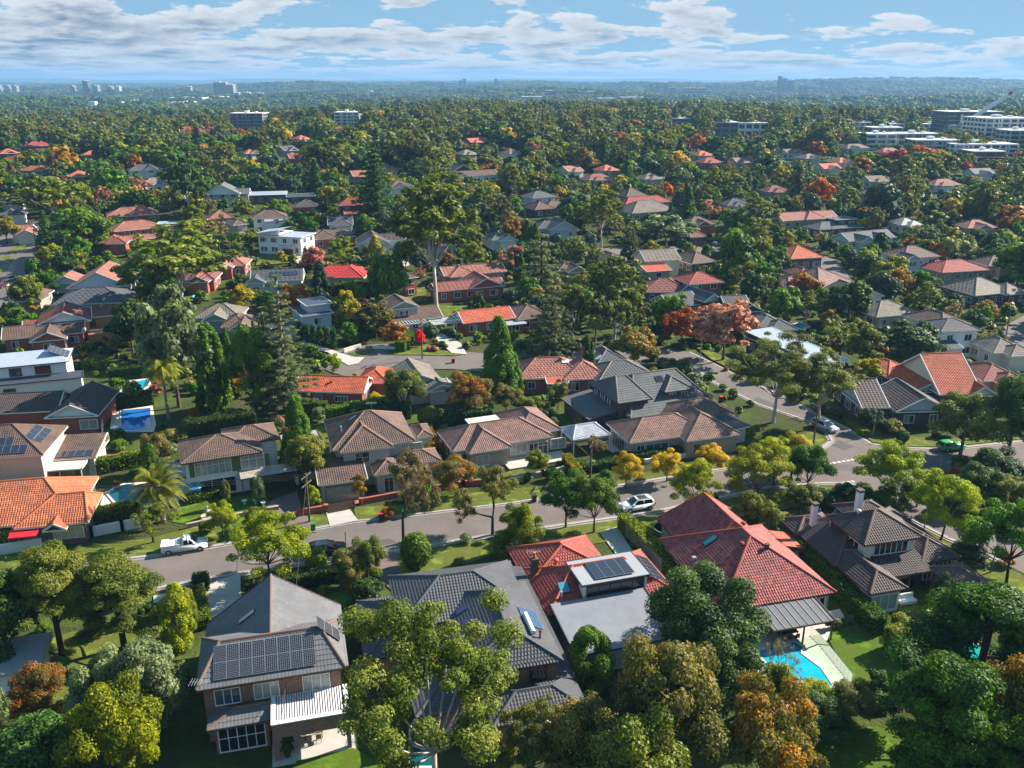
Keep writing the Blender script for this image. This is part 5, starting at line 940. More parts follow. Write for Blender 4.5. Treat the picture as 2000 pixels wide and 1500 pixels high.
far = [(480, 300, 508, 'orange', 'cream'), (566, 310, 604, 'red', 'redbrick'), (555, 294, 580, 'dkgrey', 'grey'), (585, 272, 608, 'orred', 'cream'), (920, 278, 955, 'orred', 'redbrick'), (905, 302, 935, 'tan', 'grey'), (995, 300, 1020, 'brown', 'white'), (1180, 333, 1210, 'orred', 'palebrick'), (1150, 352, 1200, 'rust', 'palebrick'), (1365, 304, 1395, 'orred', 'cream'), (1375, 318, 1412, 'red', 'redbrick'), (1440, 318, 1475, 'pink', 'palebrick'), (1540, 300, 1570, 'brown', 'white'), (1610, 330, 1645, 'orred', 'cream'), (1640, 318, 1668, 'orred', 'cream'), (1575, 310, 1605, 'tan', 'grey'), (1700, 355, 1740, 'brown', 'blue'), (1825, 362, 1880, 'rust', 'white'), (1905, 340, 1945, 'dkgrey', 'white'), (1725, 298, 1765, 'rust', 'redbrick'), (1655, 290, 1700, 'brown', 'blue'), (1480, 420, 1530, 'tan', 'palebrick'), (1420, 402, 1470, 'dkgrey', 'blue'), (1345, 440, 1400, 'brown', 'redbrick'), (1330, 462, 1380, 'rust', 'purple'), (1760, 440, 1800, 'white', 'cream'), (1890, 446, 1950, 'terra', 'palebrick'), (1700, 380, 1740, 'terra', 'palebrick'), (130, 345, 175, 'orange', 'redbrick'), (0, 300, 40, 'orred', 'redbrick'), (0, 420, 35, 'dkgrey', 'white'), (20, 585, 80, 'brown', 'palebrick'), (640, 440, 690, 'dkgrey', 'white'), (840, 478, 880, 'brown', 'grey'), (960, 470, 1000, 'slate', 'white'), (1090, 530, 1130, 'brown', 'palebrick'), (1420, 605, 1470, 'dkgrey', 'purple'), (1480, 640, 1540, 'slate', 'grey'), (1560, 540, 1600, 'rust', 'palebrick'), (1930, 520, 1990, 'brown', 'palebrick'), (1940, 690, 2010, 'tan', 'cream'), (1920, 745, 2000, 'rust', 'palebrick'), (430, 640, 490, 'brown', 'palebrick'), (380, 622, 470, 'tan', 'grey'), (400, 520, 480, 'terra', 'redbrick'), (350, 548, 420, 'rust', 'redbrick'), (20, 458, 60, 'terra', 'cream'), (0, 395, 40, 'dkbrown', 'cream'), (195, 475, 240, 'rust', 'redbrick'), (1110, 335, 1140, 'terra', 'white'), (1260, 350, 1300, 'tan', 'cream'), (1500, 375, 1545, 'rust', 'palebrick'), (740, 330, 775, 'pink', 'cream'), (690, 345, 720, 'terra', 'palebrick')]
RN = dict(orange='orange tiled', red='red tiled', dkgrey='charcoal roofed', orred='coral red tiled', tan='tan grey roofed', brown='brown tiled', rust='rusty red tiled', pink='pinkish tiled', white='white roofed', terra='terracotta tiled', dkbrown='dark brown roofed', slate='slate roofed')
WN = dict(cream='cream walled', redbrick='red brick', grey='grey walled', white='white walled', palebrick='pale brick', blue='pale blue', purple='dark brick')
for x0, y, x1, rf, wl in far:
    wpt = P((x0 + x1) / 2, y, 3); k = min(HOUSES, key=lambda h: (h['x'] - wpt.x) ** 2 + (h['y'] - wpt.y) ** 2)
    rel = 'behind' if wpt.y > k['y'] + 4 else 'beside'
    house(f"{RN[rf]} {WN[wl]} house among trees {rel} the {k['ref']}", f"{RN[rf]} {WN[wl]} house", (x0, y), [(0, 0, None, 9, 3.2, rnd.choice(('hip', 'hip', 'gu')), 26), (2, -2.5, 6, 6, 3.2, rnd.choice(('hip', 'gv')), 27)], WL[wl], RF[rf], None, fr=(x1, y - 2), tile=1 if rf != 'white' and wpt.y < 380 else 0, auto=1)
# ------------------------------------------------------------------ vegetation
rg = np.random.default_rng(11)
def quads(V, tint, name, mats, extra=None):
    """leaf cards: V (n,4,3); extra MB adds woody geometry with material 1"""
    n = len(V); v = V.reshape(-1, 3).astype('f'); me = bpy.data.meshes.new(name)
    me.vertices.add(4 * n); me.loops.add(4 * n); me.polygons.add(n)
    me.vertices.foreach_set('co', v.ravel()); me.loops.foreach_set('vertex_index', np.arange(4 * n, dtype='i'))
    me.polygons.foreach_set('loop_start', np.arange(0, 4 * n, 4, dtype='i')); me.polygons.foreach_set('loop_total', np.full(n, 4, 'i'))
    a = me.attributes.new('tint', 'FLOAT', 'FACE'); a.data.foreach_set('value', np.clip(tint, 0, 1).astype('f'))
    for m in mats: me.materials.append(m)
    me.update(calc_edges=True); return me
def cards(pos, nrm, size, asp=1.45, rng=rg, jit=.42):
    n = len(pos); nn = nrm + rng.normal(0, jit, (n, 3)); nn /= np.linalg.norm(nn, axis=1, keepdims=True) + 1e-9
    t = np.cross(nn, rng.normal(0, 1, (n, 3))); t /= np.linalg.norm(t, axis=1, keepdims=True) + 1e-9
    b = np.cross(nn, t); s = (size * rng.uniform(.65, 1.35, n))[:, None]
    w = t * s * .5; l = b * s * .5 * asp; fold = nn * s * .08
    return np.stack([pos - l, pos + w - l * .1 + fold, pos + l, pos - w - l * .1 + fold], 1)
def sph(n, rng=rg, lo=-1.0):
    z = rng.uniform(lo, 1, n); a = rng.uniform(0, 6.2832, n); r = np.sqrt(np.maximum(0, 1 - z * z)); return np.stack([r * np.cos(a), r * np.sin(a), z], 1)
def clump_leaves(cs, rs, size, cover, rng=rg, lo=-.55, hard=.72):
    P_, N_, T_ = [], [], []
    for c, r in zip(cs, rs):
        r = np.asarray(r) * np.ones(3); area = 12.57 * (r[0] * r[1] * r[2]) ** .6667 * .8; n = max(5, int(area * cover / (size * size * .75)))
        d = sph(n, rng, lo); rad = rng.uniform(hard, 1.04, n)[:, None]
        P_.append(np.asarray(c) + d * rad * r); N_.append(d + np.array([0, 0, .35])); base = rng.uniform(.15, .75)
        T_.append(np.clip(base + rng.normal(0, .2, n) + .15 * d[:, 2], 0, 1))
    return np.concatenate(P_), np.concatenate(N_), np.concatenate(T_)
BARKS = dict(brown=M('bark_brown', (.10, .075, .055), .95, .25, 3), pale=M('bark_pale', (.46, .41, .35), .85, .25, 1.2, col2=(.25, .2, .16)), dark=M('bark_dark', (.05, .04, .032), .95, .2, 3), grey=M('bark_grey', (.20, .175, .15), .9, .2, 2))
LF = dict(
    olive=LEAF('leaf_olive', (.050, .066, .016), (.120, .140, .034), (.220, .215, .065)), yolive=LEAF('leaf_yellow_olive', (.045, .066, .010), (.125, .145, .018), (.235, .235, .035)), rustmix=LEAF('leaf_copper', (.065, .070, .02), (.165, .125, .045), (.36, .13, .045)), olivebrown=LEAF('leaf_olive_brown', (.055, .060, .02), (.140, .132, .045), (.255, .195, .085)),
    green=LEAF('leaf_green', (.026, .064, .010), (.075, .145, .018), (.16, .225, .03)), lime=LEAF('leaf_lime', (.080, .115, .010), (.185, .215, .018), (.32, .32, .035)),
    dark=LEAF('leaf_dark', (.014, .034, .011), (.040, .075, .020), (.10, .14, .045)), bluegreen=LEAF('leaf_blue_green', (.022, .045, .026), (.055, .088, .05), (.11, .15, .09)),
    grey=LEAF('leaf_grey_green', (.055, .075, .035), (.135, .165, .08), (.24, .27, .15)), gold=LEAF('leaf_gold', (.20, .15, .018), (.40, .29, .028), (.56, .42, .05), trans=.4),
    goldgreen=LEAF('leaf_gold_green', (.10, .115, .015), (.28, .22, .022), (.52, .36, .03), trans=.4), rust=LEAF('leaf_rust', (.12, .075, .02), (.27, .13, .038), (.38, .21, .065)),
    red=LEAF('leaf_red', (.18, .06, .03), (.36, .13, .06), (.46, .22, .09)), pink=LEAF('leaf_dusky_pink', (.17, .075, .06), (.34, .165, .14), (.44, .26, .21)), brown=LEAF('leaf_sparse_brown', (.10, .08, .045), (.20, .165, .09), (.30, .24, .14)),
    cypress=LEAF('leaf_cypress', (.026, .062, .008), (.070, .135, .014), (.135, .205, .025)), pine=LEAF('leaf_pine', (.013, .035, .008), (.042, .085, .016), (.105, .165, .03)), cedar=LEAF('leaf_cedar', (.04, .06, .03), (.09, .115, .055), (.15, .17, .085)),
    palm=LEAF('leaf_palm', (.05, .07, .012), (.13, .145, .03), (.28, .24, .06)), hedge=LEAF('leaf_hedge', (.045, .078, .010), (.105, .155, .017), (.21, .235, .03)), maple=LEAF('leaf_scarlet', (.4, .03, .02), (.6, .07, .04)))
TREECACHE = {}
def wood(mb, top, limbs, r0, n=7, lean=(0, 0)):
    """tapered trunk from the ground to top, then limbs"""
    t = Vector(top); mid = t * .5 + Vector((lean[0], lean[1], 0)); mb.tube([(0, 0, -.3), (0, 0, .2), mid, t], [r0 * 1.35, r0, r0 * .8, r0 * .6], n, 0)
    for e, s in limbs:
        e = Vector(e); s = t * s if s < 1 else t; m = s.lerp(e, .5) + Vector((0, 0, -.12 * (e - s).length * .4)); mb.tube([s, m, e], [r0 * .4, r0 * .26, r0 * .08], 5, 0, False)
def make_tree(shape, lod, seed):
    """returns (crown mesh, trunk mesh, height, radius); lod 0 near, 1 middle, 2 far"""
    k = (shape, lod, seed)
    if k in TREECACHE: return TREECACHE[k]
    rng = np.random.default_rng(seed * 97 + 13); size = (.14, .36, .80, 1.9, .102)[lod]; mb = MB(); cov = (1.05, 1.2, 1.3, 1.3, 1.05)[lod]; bark = 'brown'; nl = (10, 6, 3, 2, 12)[lod]
    pos = []
    def from_clumps(cs, rs, sz=size, cv=cov, lo=-.55, hard=.72, asp=1.45):
        p, n_, t = clump_leaves(cs, rs, sz, cv, rng, lo, hard); return cards(p, n_, sz, asp, rng), t
    if shape == 'round':
        H, Rr = 8.5, 4.0; d = sph(58, rng, -.55); c = d * np.array([3.2, 3.2, 3.2]) * rng.uniform(.5, 1.08, (58, 1)) + np.array([0, 0, 4.7]); c = np.vstack([c, [[0, 0, 6.2], [1, .5, 5], [-1, -.5, 5]]])
        r = rng.uniform(.5, 1.25, (len(c), 1)) * np.array([1, 1, .8]); V, T = from_clumps(c, r, hard=.5); wood(mb, (0, 0, 2.4), [(c[i] * .92, .9) for i in range(nl)], .20)
    elif shape == 'spread':
        H, Rr = 8.0, 4.8; a = rng.uniform(0, 6.28, 62); q = np.sqrt(rng.uniform(0, 1, 62)); c = np.stack([q * 4.1 * np.cos(a), q * 4.1 * np.sin(a), 7.0 - 2.6 * q ** 2 + rng.normal(0, .4, 62)], 1)
        lowb = rng.uniform(0, 1, 62) < .3; c[lowb, 2] -= rng.uniform(.6, 2.0, lowb.sum()); r = rng.uniform(.5, 1.15, (62, 1)) * np.array([1.1, 1.1, .6]); V, T = from_clumps(c, r, lo=-.3, hard=.5); wood(mb, (.2, .1, 2.4), [(c[i] - np.array([0, 0, .3]), .95) for i in range(nl + 2)], .17); bark = 'dark'
    elif shape == 'gum':
        H, Rr = 15.0, 6.0; d = sph(86, rng, -.6); c = d * np.array([4.9, 4.9, 5.2]) * rng.uniform(.35, 1.08, (86, 1)) + np.array([0, 0, 8.8]); c[:, 0] += .6 * np.sin(c[:, 2])
        r = rng.uniform(.4, 1.1, (86, 1)) * np.array([1, 1, .75]); V, T = from_clumps(c, r, lo=-.75, hard=.35, asp=1.6); wood(mb, (.3, .2, 4.6), [(c[i], .9) for i in range(nl + 4)], .22); bark = 'pale'
    elif shape == 'tallgum':
        H, Rr = 26.0, 7.0; d = sph(84, rng, -.7); c = d * np.array([5.8, 5.8, 8.6]) * rng.uniform(.4, 1.08, (84, 1)) + np.array([0, 0, 16.6])
        r = rng.uniform(.6, 1.6, (84, 1)) * np.array([1, 1, .75]); V, T = from_clumps(c, r, lo=-.75, hard=.35, asp=1.9); wood(mb, (.2, 0, 8.5), [(c[i], .95) for i in range(nl + 8)], .34, 9); bark = 'pale'
    elif shape == 'dense':
        H, Rr = 7.0, 3.3; d = sph(56, rng, -.75); c = d * np.array([2.6, 2.6, 2.7]) * rng.uniform(.6, 1.05, (56, 1)) + np.array([0, 0, 3.7]); r = rng.uniform(.45, 1.0, (56, 1)) * np.ones(3); V, T = from_clumps(c, r, hard=.6); wood(mb, (0, 0, 2.6), [(c[i] * .9, .9) for i in range(4)], .19)
    elif shape == 'cone':
        H, Rr = 11.0, 2.0; z = rng.uniform(.02, 1, 90) ** 1.1; a = rng.uniform(0, 6.28, 90); q = 1.55 * np.clip(1.06 - z, 0, 1) ** .72; c = np.stack([q * np.cos(a), q * np.sin(a), .5 + z * 9.9], 1)
        r = (.30 + .36 * (1 - z))[:, None] * np.array([1, 1, 1.9]); V, T = from_clumps(c, r, size * .85, cov, hard=.85); wood(mb, (0, 0, 8.5), [], .16)
    elif shape == 'slim':
        H, Rr = 11.0, .95; z = rng.uniform(.02, 1, 60); a = rng.uniform(0, 6.28, 60); q = .5 * np.clip(1.05 - z ** 2, 0, 1) ** .6; c = np.stack([q * np.cos(a), q * np.sin(a), .6 + z * 9.6], 1)
        r = (.25 + .25 * (1 - z))[:, None] * np.array([1, 1, 2.2]); V, T = from_clumps(c, r, size * .7, cov, hard=.85); wood(mb, (0, 0, 8.5), [], .12)
    elif shape == 'ovoid':
        H, Rr = 7.0, 2.3; z = rng.uniform(0, 1, 40); a = rng.uniform(0, 6.28, 40); q = 1.75 * np.sin(np.pi * (.12 + .83 * z)) ** .7; c = np.stack([q * np.cos(a), q * np.sin(a), .7 + z * 5.6], 1)
        r = rng.uniform(.55, .8, (40, 1)) * np.array([1, 1, 1.15]); V, T = from_clumps(c, r, hard=.8); wood(mb, (0, 0, 4), [], .13)
    elif shape == 'pine':
        H, Rr = 14.0, 6.0; z = rng.uniform(0, 1, 60); a = rng.uniform(0, 6.28, 60); q = (1.0 - .75 * z ** 1.6) * rng.uniform(.45, 1.05, 60) * 4.9; c = np.stack([q * np.cos(a), q * np.sin(a), 4.2 + z * 9.0 - .05 * q], 1)
        r = rng.uniform(.8, 1.35, (60, 1)) * np.array([1.15, 1.15, .62]); V, T = from_clumps(c, r, size * .9, cov, lo=-.4, hard=.45, asp=2.2); wood(mb, (0, .1, 12.3), [(c[i], min(.95, max(.2, (c[i][2] - .8) / 12.5))) for i in range(nl + 8)], .34); bark = 'dark'
    elif shape in ('tier', 'cedar', 'darkfir'):
        H, Rr, nt, br = dict(tier=(22.0, 4.6, 15, 6), cedar=(13.0, 6.3, 8, 7), darkfir=(18.0, 5.6, 16, 9))[shape]; cs, rs = [], []
        for i in range(nt):
            z = (.10 + .88 * i / (nt - 1)); rr = Rr * (1.02 - z) ** (.75 if shape != 'cedar' else .55) * rng.uniform(.85, 1.1); a0 = rng.uniform(0, 6)
            for j in range(br):
                a = a0 + 6.283 * j / br + rng.normal(0, .12); L = max(.5, rr * rng.uniform(.75, 1.1)); e = Vector((L * math.cos(a), L * math.sin(a), H * z + (.10 if shape == 'tier' else -.10) * L))
                if lod != 2 and shape != 'darkfir': mb.tube([(0, 0, H * z), e], [.07, .03], 4, 0, False)
                for q in np.linspace(.38, 1, max(2, int(L / 1.2))):
                    cs.append(Vector((0, 0, H * z)).lerp(e, q)); w = .40 + .10 * L * (1.15 - q); rs.append((w * 1.15, w * 1.15, w * (.42 if shape != 'darkfir' else .6)))
        V, T = from_clumps(np.array(cs), np.array(rs), size * .85, cov * .9, lo=-.4, hard=.4, asp=2.2); wood(mb, (0, 0, H * .97), [], .32); bark = 'grey' if shape == 'tier' else 'dark'
    elif shape in ('airy', 'bare'):
        H, Rr = 8.5, 4.0; ends = []
        def branch(p, d, L, r, dep):
            e = p + d * L; mb.tube([p, p.lerp(e, .5) + Vector(rng.normal(0, .06 * L, 3)), e], [r, r * .8, r * .55], 5 if dep < 2 else 3, 0, False)
            if dep >= (4 if lod in (0, 4) else 3): ends.append(e); return
            if dep >= 2: ends.append(p.lerp(e, .6))
            for _ in range(3 if dep < 3 else 2):
                nd = (d + Vector(rng.normal(0, .52, 3)) + Vector((0, 0, .10))).normalized(); branch(e, nd, L * rng.uniform(.62, .85), r * .56, dep + 1)
        mb.tube([(0, 0, -.3), (.05, 0, 2.0)], [.22, .17], 7, 0, False)
        for _ in range(3): branch(Vector((.05, 0, 2.0)), (Vector(rng.normal(0, .55, 3)) + Vector((0, 0, .95))).normalized(), 1.9, .12, 1)
        E = np.array(ends); n_ = np.linalg.norm(E[:, :2], axis=1).max(); E[:, :2] *= 1; r = rng.uniform(.4, .7, (len(E), 1)) * np.array([1, 1, .8])
        if shape == 'bare': V, T = from_clumps(E, r * .8, size * .55, .10, hard=.1)
        else: V, T = from_clumps(E, r, size * .8, .62 if lod in (0, 4) else .8, hard=.1, lo=-.9)
        Rr = max(n_, 2.5); H = E[:, 2].max() + .3; bark = 'grey' if shape == 'bare' else 'dark'
    elif shape in ('palm', 'queen'):
        H, Rr = (6.0, 3.4) if shape == 'palm' else (9.0, 3.0); th0 = H - (2.2 if shape == 'palm' else 2.0); P_, T_ = [], []; nf = 46 if shape == 'palm' else 26
        for i in range(nf):
            a = i * 2.4; el = (1.25 - 1.75 * (i / nf)) if shape == 'palm' else (1.1 - 1.5 * (i / nf)); L = 3.7 * rng.uniform(.85, 1.1); p = np.array([0, 0, th0]); dz = math.sin(el); dr = math.cos(el); ns = (13, 8, 5, 4, 15)[lod]
            for s in range(ns):
                f = s / ns; dz2 = dz - f * (1.15 if shape == 'palm' else 1.7); st = np.array([math.cos(a) * dr, math.sin(a) * dr, dz2]) ; st = st / np.linalg.norm(st) * L / ns; p2 = p + st; side = np.cross(st, [0, 0, 1]); side = side / (np.linalg.norm(side) + 1e-6)
                w = (.62 if shape == 'palm' else .8) * math.sin(math.pi * min(1, .12 + f * .9)); t = rng.uniform(.2, .8) if f > .15 else .9
                for sg in (-1, 1):
                    dn = np.array([0, 0, .25 if shape == 'palm' else -.45]) * w
                    for h_ in (0, .5):
                        q0 = p + st * h_; q1 = q0 + st * .42; P_.append([q0, q1, q1 + side * sg * w + dn + st * .5, q0 + side * sg * w * .9 + dn + st * .55]); T_.append(t + rng.normal(0, .1))
                p = p2
        V, T = np.array(P_), np.array(T_); mb.tube([(0, 0, -.3), (.05, 0, th0 * .5), (0, 0, th0)], [.42, .36, .4] if shape == 'palm' else [.26, .2, .2], 9, 0); bark = 'grey'
        if shape == 'palm': mb.lathe([(.4, th0 - .9), (.62, th0 - .4), (.5, th0 + .2), (.1, th0 + .5)], 9)
    elif shape == 'shrub':
        H, Rr = 2.0, 1.25; d = sph(14, rng, -.3); c = d * np.array([.8, .8, .75]) + np.array([0, 0, .85]); r = rng.uniform(.4, .6, (14, 1)) * np.ones(3); V, T = from_clumps(c, r, (.14, .32, .6, .9, .11)[lod], cov, hard=.75); wood(mb, (0, 0, .8), [], .05)
    elif shape == 'ball':
        H, Rr = 2.3, 1.2; V, T = from_clumps([[0, 0, 1.2]], [[1.15, 1.15, 1.1]], (.13, .3, .5, .8, .1)[lod], 1.7, lo=-.9, hard=.92); wood(mb, (0, 0, .8), [], .06)
        sp_ = sph(60 if lod == 2 else 400, rng); V2 = cards(sp_ * .95 * np.array([1.1, 1.1, 1.05]) + np.array([0, 0, 1.2]), sp_, .34, 1, rng, .1); V = np.concatenate([V, V2]); T = np.concatenate([T, np.full(len(V2), .35)])
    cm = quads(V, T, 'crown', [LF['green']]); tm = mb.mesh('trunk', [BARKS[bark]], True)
    # normalise the measured outline
    q = np.abs(V.reshape(-1, 3)); Rr = float(np.percentile(np.hypot(q[:, 0], q[:, 1]), 97)); H = float(np.percentile(q[:, 2], 99.5))
    TREECACHE[k] = (cm, tm, H, Rr); return TREECACHE[k]
def one_mesh(shape, lod, seed, leafmat):
    """crown and trunk in a single mesh, for trees too small to show parts"""
    k = ('one', shape, lod, seed)
    if k not in TREECACHE:
        cm, tm, H, Rr = make_tree(shape, lod, seed); bm = bmesh.new(); bm.from_mesh(cm); n0 = len(bm.faces); bm.from_mesh(tm)
        bm.faces.ensure_lookup_table()
        for f in bm.faces[n0:]: f.material_index = 1
        me = bpy.data.meshes.new('tree'); bm.to_mesh(me); bm.free(); me.materials.clear(); me.materials.append(LF['green']); me.materials.append(tm.materials[0])
        TREECACHE[k] = (me, H, Rr)
    return TREECACHE[k]
TNAME = dict(round='leafy_tree', spread='spreading_tree', gum='gum_tree', tallgum='gum_tree', dense='evergreen_tree', cone='cypress_tree', slim='cypress_tree', ovoid='evergreen_tree', pine='pine_tree', tier='norfolk_pine', cedar='cedar_tree', darkfir='conifer_tree', airy='open_crowned_tree', bare='leafless_tree', palm='palm_tree', queen='palm_tree', shrub='shrub', ball='topiary_shrub')
TCAT = dict(palm='palm', queen='palm', shrub='shrub', ball='shrub')
TREES = []
def place_tree(shape, col, p, hgt, rad, label, group=None, seed=None, parts=True, bark=None, lod=None):
    d = math.hypot(p[0], p[1]); lod = (0 if d < 150 else 1 if d < 330 else 2) if lod is None else lod
    if lod == 0 and rad > dict(round=5.2, gum=7.0, dense=4.4, pine=7.5, spread=5.6).get(shape, 99): lod = 4
    seed = rg.integers(0, 2 if lod else 2) if seed is None else seed
    nm = TNAME[shape]; cat = TCAT.get(shape, 'tree'); rz = float(rg.uniform(0, 6.28)); z = th(p[0], p[1])
    if parts:
        cm, tm, H, Rr = make_tree(shape, lod, int(seed)); root = thing(nm, label, cat, (p[0], p[1], z), rz, group); root.scale = (rad / Rr, rad / Rr, hgt / H)
        c = link('crown', cm, root); t = link('trunk', tm, root)
        if bark: t.material_slots[0].link = 'OBJECT'; t.material_slots[0].material = BARKS[bark]
    else:
        me, H, Rr = one_mesh(shape, lod, int(seed), None); root = link(nm, me, None, (p[0], p[1], z), rz); tag(root, label, cat, group); root.scale = (rad / Rr, rad / Rr, hgt / H); c = root
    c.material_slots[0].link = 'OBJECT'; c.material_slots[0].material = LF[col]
    TREES.append((p[0], p[1], rad)); KEEP.append((p[0], p[1], rad * .75 if shape not in ('shrub', 'ball') else rad * .6)); return root
def T(shape, col, bx, by, ty, w, label, **kw):
    """tree whose foot stands at photo pixel (bx,by), whose top reaches row ty and whose crown is w pixels wide"""
    p = P(bx, by); dep = dep_of(p); k = (-(ty - 750) / FPX); # solve height so that the top projects to row ty
    a, b = p.y, p.z - CAM_H        # view: v = (y*SN + z*CS)/(y*CS - z*SN) = k
    z = (k * p.y * CS - p.y * SN) / (CS + k * SN); hgt = max(1.0, z - b)
    rad = w / 2 * (dep_of((p.x, p.y, p.z + hgt * .6))) / FPX
    return place_tree(shape, col, (p.x, p.y), hgt, rad, label, **kw)
